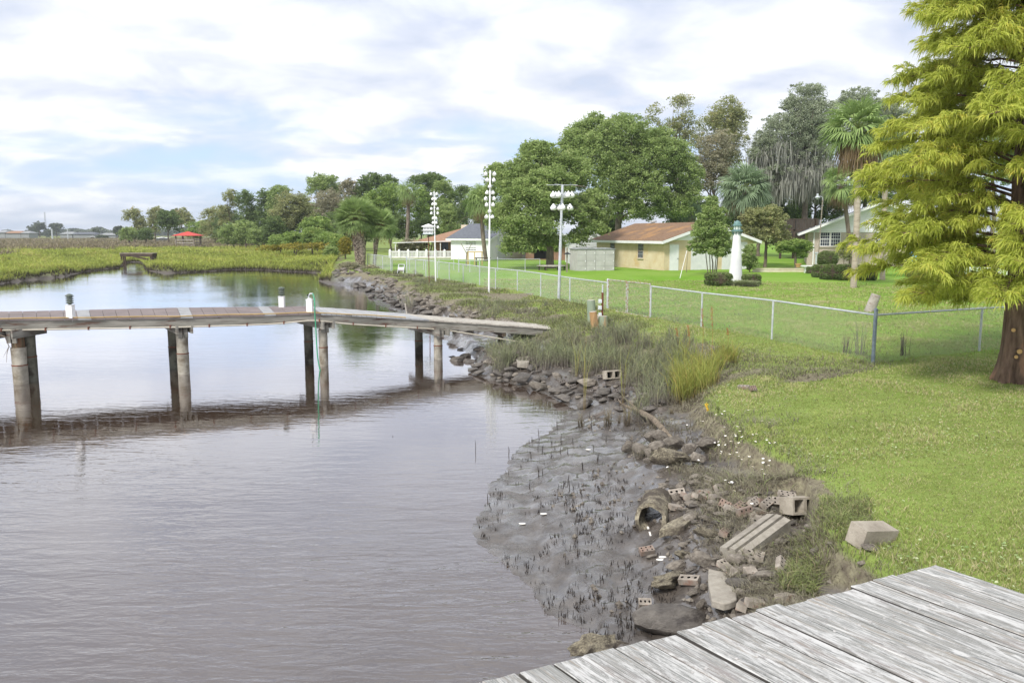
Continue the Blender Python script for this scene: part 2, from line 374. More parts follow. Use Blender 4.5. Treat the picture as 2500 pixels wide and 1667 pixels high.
def groundmat():
    m = bpy.data.materials.new('ground_soil'); m.use_nodes = True; t = m.node_tree; b = t.nodes['Principled BSDF']
    g = N(t, 'ShaderNodeNewGeometry')
    def no(scale, det=6.0, ro=0.6, st=(1, 1, 1)):
        mm = N(t, 'ShaderNodeMapping'); mm.inputs['Scale'].default_value = st; L(t, g.outputs['Position'], mm.inputs[0])
        n = N(t, 'ShaderNodeTexNoise', i_Scale=scale, i_Detail=det, i_Roughness=ro); L(t, mm.outputs[0], n.inputs['Vector']); return n.outputs[0]
    veg = N(t, 'ShaderNodeAttribute', attribute_name='veg').outputs['Fac']; mar = N(t, 'ShaderNodeAttribute', attribute_name='marsh').outputs['Fac']
    zz = N(t, 'ShaderNodeAttribute', attribute_name='zz').outputs['Fac']
    n_a, n_b, n_c = no(1.1), no(9.0), no(0.16, 5.0)
    lawn = mixc(t, ramp(t, n_a, [(0.35, 0.0), (0.65, 1.0)]), (0.13, 0.19, 0.035), (0.21, 0.28, 0.07))
    lawn = mixc(t, ramp(t, n_b, [(0.30, 0.55), (0.62, 0.0)]), lawn, (0.24, 0.23, 0.10))
    lawn = mixc(t, ramp(t, n_c, [(0.42, 0.0), (0.66, 0.45)]), lawn, (0.20, 0.30, 0.05))
    yl = mixc(t, ramp(t, n_c, [(0.35, 0.0), (0.62, 1.0)]), mixc(t, ramp(t, n_a, [(0.35, 0.0), (0.65, 1.0)]), (0.12, 0.245, 0.014), (0.155, 0.30, 0.022)), (0.20, 0.31, 0.05))
    yl = mixc(t, ramp(t, n_b, [(0.30, 0.4), (0.5, 0.0)]), yl, (0.13, 0.20, 0.04))
    lawn = mixc(t, N(t, 'ShaderNodeAttribute', attribute_name='yard').outputs['Fac'], lawn, yl)
    dry = mixc(t, ramp(t, n_b, [(0.35, 0.0), (0.65, 1.0)]), (0.12, 0.10, 0.075), (0.25, 0.23, 0.15))
    mud = mixc(t, ramp(t, no(3.2), [(0.35, 0.0), (0.65, 1.0)]), (0.052, 0.043, 0.036), (0.110, 0.094, 0.080))
    mud = mixc(t, ramp(t, no(26.0), [(0.34, 0.75), (0.48, 0.0)]), mud, (0.055, 0.045, 0.04))
    c = mixc(t, ramp(t, veg, [(0.02, 0.0), (0.35, 1.0)]), mud, dry)
    c = mixc(t, ramp(t, veg, [(0.84, 0.0), (0.99, 1.0)]), c, lawn)
    mg = mixc(t, ramp(t, n_c, [(0.40, 0.0), (0.6, 1.0)]), (0.16, 0.22, 0.035), (0.17, 0.15, 0.07))
    mg = mixc(t, ramp(t, zz, [(0.1, 0.0), (0.36, 1.0)]), (0.07, 0.055, 0.04), mg)
    c = mixc(t, mar, c, mg)
    L(t, c, b.inputs['Base Color'])
    wet = ramp(t, no(1.7, 4.0), [(0.40, 0.10), (0.60, 0.48)])
    ro = mixc(t, ramp(t, veg, [(0.0, 0.0), (0.3, 1.0)]), wet, (0.9, 0.9, 0.9)); ro = mixc(t, mar, ro, (0.9, 0.9, 0.9))
    L(t, ro, b.inputs['Roughness'])
    b.inputs['Specular IOR Level'].default_value = 0.5
    sp = mixc(t, ramp(t, veg, [(0.0, 0.0), (0.3, 1.0)]), (1.0, 1.0, 1.0), (0.15, 0.15, 0.15)); L(t, sp, b.inputs['Specular IOR Level'])
    cw = mathn(t, 'MULTIPLY', ramp(t, no(2.3, 5.0), [(0.42, 1.0), (0.58, 0.0)]), ramp(t, veg, [(0.0, 1.0), (0.12, 0.0)])); cw = mathn(t, 'MULTIPLY', cw, ramp(t, mar, [(0.0, 1.0), (0.5, 0.0)]))
    L(t, cw, b.inputs['Coat Weight']); b.inputs['Coat Roughness'].default_value = 0.08; b.inputs['Coat IOR'].default_value = 1.6
    hb = mathn(t, 'ADD', mathn(t, 'MULTIPLY', no(7.0, 7.0, 0.62), 1.0), mathn(t, 'MULTIPLY', no(30.0, 5.0, 0.6), 0.35))
    bp = N(t, 'ShaderNodeBump', i_Strength=0.55, i_Distance=0.05); L(t, hb, bp.inputs['Height']); L(t, bp.outputs[0], b.inputs['Normal'])
    return m
me.materials.append(groundmat())
props(link('ground', me), kind='structure', label='lawn, muddy creek bank and marsh ground')
# water
def watermat():
    m = bpy.data.materials.new('creek_water'); m.use_nodes = True; t = m.node_tree; b = t.nodes['Principled BSDF']
    g = N(t, 'ShaderNodeNewGeometry')
    def no(scale, st, det=3.0, ro=0.5, dist=0.0, rot=0.0):
        mm = N(t, 'ShaderNodeMapping'); mm.inputs['Scale'].default_value = st; mm.inputs['Rotation'].default_value = (0, 0, R(rot)); L(t, g.outputs['Position'], mm.inputs[0])
        n = N(t, 'ShaderNodeTexNoise', i_Scale=scale, i_Detail=det, i_Roughness=ro, i_Distortion=dist); L(t, mm.outputs[0], n.inputs['Vector']); return n.outputs[0]
    c = mixc(t, ramp(t, no(0.35, (1, 1, 1)), [(0.35, 0.0), (0.65, 1.0)]), (0.044, 0.026, 0.013), (0.058, 0.036, 0.021))
    L(t, c, b.inputs['Base Color']); b.inputs['Roughness'].default_value = 0.6; b.inputs['Specular IOR Level'].default_value = 0.0
    h1 = no(2.6, (0.5, 1.7, 1), 3.0, 0.5, 0.6, 12); h2 = no(7.5, (0.55, 1.5, 1), 3.0, 0.55, 0.5, -8); h3 = no(0.9, (0.6, 1.3, 1), 2.0, 0.5, 0.3, 25)
    sp = N(t, 'ShaderNodeSeparateXYZ'); L(t, g.outputs['Position'], sp.inputs[0])
    patch = mathn(t, 'MULTIPLY', ramp(t, no(0.16, (0.7, 1.4, 1), 3.0), [(0.38, 0.35), (0.62, 1.0)]), ramp(t, mathn(t, 'DIVIDE', sp.outputs[1], 40.0), [(0.16, 1.0), (0.34, 0.16)]))
    h = mathn(t, 'ADD', mathn(t, 'MULTIPLY', h1, 0.62), mathn(t, 'ADD', mathn(t, 'MULTIPLY', h2, 0.27), mathn(t, 'MULTIPLY', h3, 0.30)))
    h = mathn(t, 'MULTIPLY', h, patch)
    bp = N(t, 'ShaderNodeBump', i_Strength=1.0, i_Distance=0.048); L(t, h, bp.inputs['Height']); L(t, bp.outputs[0], b.inputs['Normal'])
    gl = N(t, 'ShaderNodeBsdfGlossy'); gl.inputs['Roughness'].default_value = 0.012; gl.inputs['Color'].default_value = (0.97, 0.97, 1.0, 1); L(t, bp.outputs[0], gl.inputs['Normal'])
    fr = N(t, 'ShaderNodeFresnel', i_IOR=1.6); L(t, bp.outputs[0], fr.inputs['Normal'])
    fac = mathn(t, 'ADD', mathn(t, 'MULTIPLY', fr.outputs[0], 1.6), 0.066, clamp=True)
    mx = N(t, 'ShaderNodeMixShader'); L(t, fac, mx.inputs[0]); L(t, b.outputs[0], mx.inputs[1]); L(t, gl.outputs[0], mx.inputs[2]); L(t, mx.outputs[0], t.nodes['Material Output'].inputs[0])
    return m
wm = MB(); S = 3000; wm.add([(-S, -200, 0), (S, -200, 0), (S, S, 0), (-S, S, 0)], [(0, 1, 2, 3)])
props(wm.build('water', watermat()), kind='structure', label='brown rippled creek water')
# ------------------------------------------------------------------ blades of grass
def blades(P3, h, wd, bend, tint, rg, lean=0.25, az=None):
    n = len(P3); P3 = np.asarray(P3)
    th = rg.uniform(0, 2*np.pi, n) if az is None else az; la = rg.uniform(0, 2*np.pi, n)
    side = np.stack([np.cos(th), np.sin(th), np.zeros(n)], 1)*(wd/2)[:, None]
    le = np.stack([np.cos(la), np.sin(la), np.zeros(n)], 1)
    up = np.array([0, 0, 1.0])
    l1 = (lean*rg.uniform(0.2, 1, n))*h
    m_ = P3 + le*(l1*0.45)[:, None] + up*(h*0.58)[:, None]
    t_ = P3 + le*(l1+bend*h)[:, None] + up*(h*(1-0.35*bend))[:, None]
    V = np.empty((n, 5, 3)); V[:, 0] = P3-side; V[:, 1] = P3+side; V[:, 2] = m_+side*0.8; V[:, 3] = m_-side*0.8; V[:, 4] = t_
    b = np.arange(n)*5
    Q = np.stack([b, b+1, b+2, b+3], 1); T = np.stack([b+3, b+2, b+4], 1)
    hf = np.tile([0, 0, .58, .58, 1.0], n)
    return V.reshape(-1, 3), Q, T, np.repeat(np.clip(tint, 0, 1), 5), hf
def grass_obj(name, P3, h, wd, bend, tint, mat, rg, lean=0.25, label=None, cat=None):
    V, Q, T, ti, hf = blades(P3, h, wd, bend, tint, rg, lean)
    me = npmesh(name, V, [Q, T], mat, {'tint': ti, 'hf': hf})
    return props(link(name, me), label=label, kind='stuff')
def polar(n, a0, a1, r0, r1, rg, p=1.0):
    a = rg.uniform(R(a0), R(a1), n); r = r0*(r1/r0)**(rg.uniform(0, 1, n)**p)
    return np.stack([r*np.sin(a), r*np.cos(a)], 1)
leafmat('lawn_blade', (0.24, 0.29, 0.075), (0.41, 0.48, 0.145), (0.55, 0.48, 0.28), base=(0.21, 0.21, 0.09), trans=0.35, hf0=0.0, hf1=0.5)
leafmat('rough_blade', (0.17, 0.15, 0.11), (0.32, 0.30, 0.20), (0.24, 0.31, 0.09), base=(0.14, 0.12, 0.095), trans=0.2)
leafmat('cord_blade', (0.19, 0.21, 0.12), (0.30, 0.36, 0.16), (0.44, 0.44, 0.20), base=(0.20, 0.175, 0.15), trans=0.3, hf0=0.25, hf1=0.85)
leafmat('bank_blade', (0.17, 0.19, 0.08), (0.27, 0.33, 0.11), (0.38, 0.32, 0.19), base=(0.16, 0.15, 0.09), trans=0.3)
leafmat('yellow_blade', (0.22, 0.27, 0.06), (0.37, 0.37, 0.09), (0.42, 0.32, 0.11), base=(0.20, 0.15, 0.08), trans=0.3, hf0=0.1, hf1=0.5)
leafmat('marsh_blade', (0.25, 0.31, 0.06), (0.42, 0.48, 0.09), (0.54, 0.47, 0.16), base=(0.085, 0.072, 0.05), trans=0.3, hf0=0.25, hf1=0.72)
leafmat('brown_reed', (0.19, 0.155, 0.10), (0.31, 0.26, 0.17), (0.32, 0.32, 0.13), base=(0.10, 0.08, 0.055), trans=0.2)
DOCKPOLY = None
def make_grass():
    rg = np.random.default_rng(21)
    # mown lawn, near
    Q = polar(330000, -2, 40, 3.6, 48, rg, 0.9); z = terr(Q); r = np.hypot(Q[:, 0], Q[:, 1])
    v = (z+fnoise(Q, 5, 25)*np.where(z > .80, .012, .05)-0.44)/0.30
    keep = (v > rg.uniform(0.98, 1.30, len(Q))) & (marshf(Q) < 0.5)
    Q, z, r = Q[keep], z[keep], r[keep]
    pt = fnoise(Q, 10, 20)
    h = (0.028+0.022*rg.random(len(Q)))*(1+0.35*np.clip(fnoise(Q, 8, 18), -1, 2))*(1+r*0.012)
    h = np.clip(h, 0.016, 0.16); wd = np.maximum(0.0045, r*0.00075)*rg.uniform(0.7, 1.4, len(Q))
    ti = 0.42+0.16*pt+rg.normal(0, 0.2, len(Q)); ti = np.where(rg.random(len(Q)) < 0.20+0.10*fnoise(Q, 3, 12), 0.97, ti)
    grass_obj('lawn_grass', np.column_stack([Q, z-0.004]), h, wd, rg.uniform(0, 0.6, len(Q)), ti, MAT['lawn_blade'], rg, 0.6, 'short mown lawn grass between the bank and the fence')
    # rough, mud-grey trampled grass on the slope above the mud
    Q = polar(340000, -6, 40, 3.6, 50, rg, 0.9); z = terr(Q); r = np.hypot(Q[:, 0], Q[:, 1])
    nn = fnoise(Q, 10, 25)
    keep = (z+0.05*nn > 0.42) & (z+0.02*nn < 0.845) & (r < 34) & (rg.random(len(Q)) < np.clip(0.85+0.3*nn, 0.15, 1)*np.clip((0.875-z)*10, 0, 1)) & (marshf(Q) < 0.5)
    Q, z, r, nn = Q[keep], z[keep], r[keep], nn[keep]
    h = rg.uniform(0.05, 0.15, len(Q))*(1+0.3*nn); wd = np.maximum(0.0045, r*0.0007)*rg.uniform(0.6, 1.3, len(Q))
    ti = 0.35+0.9*(z-0.45)*rg.random(len(Q))+rg.normal(0, 0.2, len(Q))+np.where(rg.random(len(Q)) < (z-0.42)*1.3, 0.4, 0)
    grass_obj('rough_grass', np.column_stack([Q, z-0.01]), np.clip(h, 0.03, 0.25), wd, rg.uniform(0.1, 1.1, len(Q)), ti, MAT['rough_blade'], rg, 0.9, 'matted grey brown grass on the slope between mud and lawn')
    # cordgrass belt by the landing of the walkway: patches given in photo pixels of their feet
    def patch(sx0, sx1, sy0, sy1, n, hm, rg, ragged=0.0):
        out = []
        for sx, sy in zip(rg.uniform(sx0, sx1, n), rg.uniform(sy0, sy1, n)): out.append((sx, sy))
        z0 = 0.5; return np.array([G(a, b, z0)[:2] for a, b in out])
    def cord(name, regions, n, hm, mat, label, wd0=0.009, bend=(0.0, 0.6), lean=0.38, tb=0.4):
        QQ = []; HH = []
        tot = sum(rg_[4] for rg_ in regions)
        for (x0, x1, y0, y1, wgt, hs) in regions:
            k = int(n*wgt/tot); cl = patch(x0, x1, y0, y1, max(3, k//34), 1, rg)
            q = cl[rg.integers(0, len(cl), k)]+rg.normal(0, 0.085, (k, 2)); QQ.append(q); HH.append(np.full(k, hs))
        Q = np.concatenate(QQ); H = np.concatenate(HH); z = terr(Q); kp = (z > 0.04) & (z < 0.95); Q, H, z = Q[kp], H[kp], z[kp]
        r = np.hypot(Q[:, 0], Q[:, 1]); h = hm*H*rg.uniform(0.35, 1.15, len(Q)); wd = np.maximum(wd0, r*0.0007)*rg.uniform(0.6, 1.3, len(Q))
        ti = tb+0.12*fnoise(Q, 10, 22)+rg.normal(0, 0.34, len(Q))
        grass_obj(name, np.column_stack([Q, z-0.02]), h, wd, rg.uniform(bend[0], bend[1], len(Q)), ti, mat, rg, lean, label)
    cord('cordgrass', [(1195,1300,845,880,1.0,.9),(1290,1420,840,888,2.4,.9),(1400,1560,848,905,3.2,.9),(1540,1680,865,945,2.8,.9),(1225,1245,862,885,0.25,1.0),
        (1560,1640,940,985,0.7,0.9),(1640,1720,900,960,1.0,0.7),(1250,1500,805,840,0.9,0.4)], 9500, 0.66, MAT['cord_blade'], 'tall grey green cordgrass growing along the mud by the walkway landing')
    cord('bank_cordgrass', [(925,1000,728,752,3.0,1.0),(985,1010,752,762,0.5,0.5),(1000,1060,690,712,.5,0.3),(960,1050,672,690,.5,0.3),(1170,1340,760,790,.8,.35)], 6500, 0.95, MAT['cord_blade'], 'cordgrass clump on the far rocky bank behind the walkway', tb=0.45)
    cord('yellow_cordgrass', [(1650,1735,935,985,3.0,1.0),(1640,1700,900,960,1.0,0.9),(1735,1790,905,925,0.7,0.8)], 2600, 0.72, MAT['yellow_blade'], 'yellowing cordgrass clump leaning outward at the lawn edge', bend=(0, 0.35), lean=0.45)
    pg = np.array([G(a_, b_, .85)[:2] for a_, b_ in ((850,655),(905,668),(960,686),(1010,712),(1100,744),(1200,780),(1330,806),(1500,812),(1600,800),(1470,757),(1320,722),(1210,704),(1131,689),(1040,674),(960,662))])
    Q = np.column_stack([rg.uniform(pg[:, 0].min(), pg[:, 0].max(), 190000), rg.uniform(pg[:, 1].min(), pg[:, 1].max(), 190000)]); Q = Q[inside(Q, pg)]; Q = Q[rg.random(len(Q)) < np.clip(22.0/Q[:, 1], 0, 1)**1.6*np.clip(.75+.5*fnoise(Q, 3, 14), .1, 1)]; z = terr(Q); k_ = z > .42; Q, z = Q[k_], z[k_]; nn = fnoise(Q, 3, 14)
    grass_obj('bank_grass', np.column_stack([Q, z-0.01]), (.10+.05*np.clip(nn, -1, 1.5))*rg.uniform(.6, 1.6, len(Q)), np.maximum(.012, Q[:, 1]*.0007), rg.uniform(.1, .8, len(Q)), np.clip(.42-.12*nn+rg.normal(0, .3, len(Q)), 0, 1), MAT['bank_blade'], rg, .6, 'uncut green brown grass on top of the rocky bank')
    # small leggy weeds by near rubble
    Q = patch(1930, 2120, 1300, 1400, 1700, 1, rg); Q = np.concatenate([Q, patch(1900, 2000, 1380, 1440, 900, 1, rg)])+0; z = terr(Q)
    grass_obj('bank_weeds', np.column_stack([Q, z-0.01]), rg.uniform(0.05, 0.18, len(Q)), np.full(len(Q), 0.008), rg.uniform(0.2, 0.9, len(Q)), np.clip(rg.normal(0.5, 0.35, len(Q)), 0, 1), MAT['bank_blade'], rg, 0.7, 'green weeds growing through the rubble beside the deck')
    # salt marsh beyond the creek
    Q = polar(260000, -40, -3, 50, 175, rg, 1.0); z = terr(Q); m_ = marshf(Q)
    keep = (m_ > 0.5) & (z > 0.012) ; Q, z = Q[keep], z[keep]; r = np.hypot(Q[:, 0], Q[:, 1])
    nn = fnoise(Q, 0, 12)
    h = (0.72+0.12*nn)*rg.uniform(0.55, 1.2, len(Q)); wd = np.maximum(0.02, r*0.00075)*rg.uniform(0.7, 1.3, len(Q))
    ti = 0.45+0.16*nn+rg.normal(0, 0.16, len(Q))
    grass_obj('marsh_grass', np.column_stack([Q, z-0.03]), np.clip(h, 0.25, 1.05), wd, rg.uniform(0, 0.6, len(Q)), ti, MAT['marsh_blade'], rg, 0.5, 'bright green marsh grass beyond the creek')
    Q = polar(90000, -42, -2, 120, 480, rg, 1.0); z = terr(Q)
    lim = 130+60*np.clip((np.degrees(np.arctan2(Q[:, 0], Q[:, 1]))+34)/16, 0, 1)+15*fnoise(Q/8, 0, 12)
    keep = (marshf(Q) > 0.5) & (np.hypot(Q[:, 0], Q[:, 1]) > lim); Q, z = Q[keep], z[keep]; r = np.hypot(Q[:, 0], Q[:, 1])
    grass_obj('brown_reeds', np.column_stack([Q, z-0.03]), rg.uniform(0.7, 1.25, len(Q)), r*0.0012, rg.uniform(0, 0.3, len(Q)), 0.4+rg.normal(0, 0.22, len(Q))+0.2*fnoise(Q/5, 0, 12), MAT['brown_reed'], rg, 0.3, 'brown needlerush band across the far marsh')
make_grass()
def clover():
    rg = np.random.default_rng(88); Q = polar(4200, 14, 36, 4.5, 19, rg); z = terr(Q); k = (z > .80) & (fnoise(Q, 5, 14)+rg.normal(0, .5, len(Q)) > .35); Q, z = Q[k], z[k]; n = len(Q)
    s = rg.uniform(.008, .017, n)*(.7+np.hypot(Q[:, 0], Q[:, 1])*.03); a = np.arange(6)*math.pi/3; V = np.zeros((n, 6, 3)); V[..., 0] = Q[:, None, 0]+s[:, None]*np.cos(a); V[..., 1] = Q[:, None, 1]+s[:, None]*np.sin(a); V[..., 2] = (z+rg.uniform(.03, .06, n))[:, None]+rg.normal(0, .004, (n, 6))
    props(link('pennywort_leaves', npmesh('pennywort_leaves', V.reshape(-1, 3), [np.arange(n*6).reshape(n, 6)], MAT['penny'], {'tint': np.clip(np.repeat(rg.normal(.5, .3, n), 6), 0, 1)})), 'small round pale weed leaves scattered through the lawn', kind='stuff')
leafmat('penny', (0.20, 0.30, 0.10), (0.42, 0.52, 0.24), (0.55, 0.60, 0.36), trans=.3)
clover()
# ------------------------------------------------------------------ near weathered deck
noisy('galv_screw', (0.3, 0.29, 0.28), (0.5, 0.48, 0.46), 20, 0.5)
def deckmat():
    m = bpy.data.materials.new('peeling_white_planks'); m.use_nodes = True; t = m.node_tree; b = t.nodes['Principled BSDF']
    uv = N(t, 'ShaderNodeAttribute', attribute_name='pu'); vv = N(t, 'ShaderNodeAttribute', attribute_name='pv'); rn = N(t, 'ShaderNodeAttribute', attribute_name='tint')
    cb = N(t, 'ShaderNodeCombineXYZ'); L(t, uv.outputs['Fac'], cb.inputs[0]); L(t, vv.outputs['Fac'], cb.inputs[1]); L(t, mathn(t, 'MULTIPLY', rn.outputs['Fac'], 37.0), cb.inputs[2])
    def no(scale, st, det=8.0, ro=0.6, di=0.0):
        mm = N(t, 'ShaderNodeMapping'); mm.inputs['Scale'].default_value = st; L(t, cb.outputs[0], mm.inputs[0])
        n = N(t, 'ShaderNodeTexNoise', i_Scale=scale, i_Detail=det, i_Roughness=ro, i_Distortion=di); L(t, mm.outputs[0], n.inputs['Vector']); return n.outputs[0]
    g1 = no(1.0, (3.0, 190, 1), 5.0, 0.7, 1.0)        # fine grain lines
    g2 = no(1.0, (2.0, 60, 1), 6.0, 0.65, 1.2)
    pt = no(1.0, (3.5, 22, 1), 10.0, 0.78, 1.4)         # peeled patches
    pf = no(1.0, (34, 150, 1), 5.0, 0.8, 0.5)
    wood = mixc(t, ramp(t, g1, [(0.36, 0.0), (0.58, 1.0)]), (0.11, 0.115, 0.11), (0.37, 0.365, 0.345))
    wood = mixc(t, ramp(t, g2, [(0.52, 0.0), (0.66, 0.8)]), wood, (0.36, 0.30, 0.24))
    wood = mixc(t, ramp(t, no(1.0, (1.1, 6, 1), 4.0), [(0.56, 0.0), (0.70, 0.45)]), wood, (0.26, 0.19, 0.185))
    msk = mathn(t, 'ADD', mathn(t, 'ADD', mathn(t, 'MULTIPLY', pt, 0.95), mathn(t, 'MULTIPLY', pf, 0.34)), mathn(t, 'MULTIPLY', g1, 0.42))
    msk = mathn(t, 'ADD', msk, mathn(t, 'MULTIPLY', rn.outputs['Fac'], 0.06))
    pm = ramp(t, msk, [(0.855, 0.0), (0.945, 1.0)])
    c = mixc(t, mathn(t, 'MULTIPLY', pm, 0.92), wood, (0.53, 0.525, 0.51))
    crack = ramp(t, no(1.0, (0.5, 38, 1), 3.0, 0.5, 0.8), [(0.255, 1.0), (0.31, 0.0)])
    c = mixc(t, crack, c, (0.04, 0.045, 0.05))
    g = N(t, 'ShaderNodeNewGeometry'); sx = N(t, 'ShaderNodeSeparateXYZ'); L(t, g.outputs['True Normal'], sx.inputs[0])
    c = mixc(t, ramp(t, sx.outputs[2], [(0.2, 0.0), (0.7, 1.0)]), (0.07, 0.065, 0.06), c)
    L(t, c, b.inputs['Base Color']); b.inputs['Roughness'].default_value = 0.75; b.inputs['Specular IOR Level'].default_value = 0.25
    hh = mathn(t, 'ADD', mathn(t, 'MULTIPLY', g1, 1.0), mathn(t, 'ADD', mathn(t, 'MULTIPLY', pm, 0.35), mathn(t, 'MULTIPLY', crack, -1.5)))
    bp = N(t, 'ShaderNodeBump', i_Strength=0.7, i_Distance=0.004); L(t, hh, bp.inputs['Height']); L(t, bp.outputs[0], b.inputs['Normal'])
    return m
DZ = 2.0
def near_deck():
    rg = np.random.default_rng(8)
    c0 = np.array(G(2286, 1379, DZ)[:2]); l1 = np.array(G(1159, 1667, DZ)[:2]); r1 = np.array(G(2500, 1449, DZ)[:2])
    ld = (l1-c0)/np.linalg.norm(l1-c0); rd = (r1-c0)/np.linalg.norm(r1-c0)
    root = thing('wooden_deck', (c0[0], c0[1], 0.8), 'weathered plank deck with peeling white paint at the foreground corner', 'deck')
    V = []; F = []; PU = []; PV = []; TI = []; screws = MB()
    pitch = 0.1415; n = 31
    for i in range(n):
        a = i*pitch+0.0015; bq = (i+1)*pitch-0.002
        st = rg.uniform(-0.012, 0.014) if i else 0; L_ = 5.2; ns = 26; wob = rg.uniform(-0.003, 0.003, 3); zoff = rg.uniform(-0.004, 0.004); tn = rg.random()
        cup = rg.uniform(0.0005, 0.003)
        base = len(V)
        cols_ = [(a, -0.030), (a+0.002, -0.004), (a+0.006, 0.0), ((a+bq)/2, -cup), (bq-0.006, 0.0), (bq-0.002, -0.004), (bq, -0.030)]
        for k in range(ns+1):
            s = st+L_*k/ns; ww = 0.0025*math.sin(s*2.1+i*1.7)
            for j, (o, dz) in enumerate(cols_):
                p = c0+ld*(o+ww+rg.normal(0, 0.0006))+rd*(s if k else s+rg.normal(0, 0.0015)); V.append((p[0], p[1], DZ+zoff+dz+0.002*math.sin(s*3+i)))
                PU.append(s+i*7.3); PV.append(o); TI.append(tn)
        for k in range(ns):
            for j in range(6):
                q = base+k*7+j; F.append((q, q+7, q+8, q+1))
        F.append(tuple(base+j for j in range(7))); 
        for s in (0.28, 1.05, 1.8):
            for o in (a+0.03, bq-0.03):
                p = c0+ld*o+rd*(s+rg.normal(0, 0.006)); screws.lathe((p[0], p[1], DZ+zoff-0.002), [(0.0065, 0), (0.0065, 0.0035), (0.003, 0.005)], 8)
    me = bpy.data.meshes.new('planks'); o0 = ORI[root.name]
    nb = len(V); nf = len(F); V = V+list(screws.v); F = F+[tuple(i+nb for i in f) for f in screws.f]; PU += [0]*len(screws.v); PV += [0]*len(screws.v); TI += [0]*len(screws.v)
    me.from_pydata([(v[0]-o0[0], v[1]-o0[1], v[2]-o0[2]) for v in V], [], F)
    for k, arr in (('pu', PU), ('pv', PV), ('tint', TI)):
        at = me.attributes.new(k, 'FLOAT', 'POINT'); at.data.foreach_set('value', np.array(arr, dtype=np.float32))
    me.materials.append(deckmat()); me.materials.append(MAT['galv_screw']); me.polygons.foreach_set('material_index', [0]*nf+[1]*(len(F)-nf)); me.update(); link('decking', me, root)
    M = Matrix(((ld[0], rd[0], 0, c0[0]), (ld[1], rd[1], 0, c0[1]), (0, 0, 1, 0), (0, 0, 0, 1)))
    for s in (0.22, 1.1, 2.0, 2.9):
        b = MB().box(0.03, n*pitch-0.03, s-0.02, s+0.02, DZ-0.22, DZ-0.034, M); b.build('joist', MAT['old_wood'], root)
    for i in (0.15, 2.2, 4.2):
        for s in (0.3, 2.2):
            p = c0+ld*i+rd*s
            MB().tube([(p[0], p[1], -0.6), (p[0], p[1], DZ-0.04)], 0.09, 10).build('post', MAT['old_wood'], root, smooth=True)
near_deck()
# ------------------------------------------------------------------ walkway dock over the creek
noisy('stringer_wood', (0.15, 0.145, 0.125), (0.30, 0.285, 0.25), 1.6, 0.85, stretch=(0.6, 0.6, 5), c3=(0.10, 0.06, 0.045), s3=2.4, t3=(0.55, 0.68), bump=0.4)
noisy('sleeve_concrete', (0.24, 0.22, 0.18), (0.40, 0.37, 0.31), 5.0, 0.8, c3=(0.17, 0.14, 0.10), s3=3.3, t3=(0.50, 0.66), bump=0.3)
noisy('sleeve_dark', (0.09, 0.09, 0.07), (0.17, 0.165, 0.13), 3.0, 0.85, c3=(0.05, 0.045, 0.035), s3=2.0, t3=(0.5, 0.6), bump=0.4)
noisy('pile_wood', (0.10, 0.075, 0.045), (0.24, 0.20, 0.13), 4, 0.9, stretch=(1, 1, .2), c3=(0.16, 0.06, 0.03), s3=2.0, t3=(0.52, 0.66))
noisy('composite_red', (0.165, 0.135, 0.128), (0.225, 0.185, 0.175), 1.3, 0.7, rnd=0)
noisy('composite_grey', (0.25, 0.25, 0.25), (0.36, 0.36, 0.365), 4, 0.75)
noisy('walk_grey', (0.30, 0.305, 0.31), (0.42, 0.42, 0.425), 3, 0.8)
noisy('walk_tan', (0.34, 0.31, 0.27), (0.50, 0.47, 0.41), 4, 0.85)
def lerp(a, b, t): return tuple(x+(y-x)*t for x, y in zip(a, b))
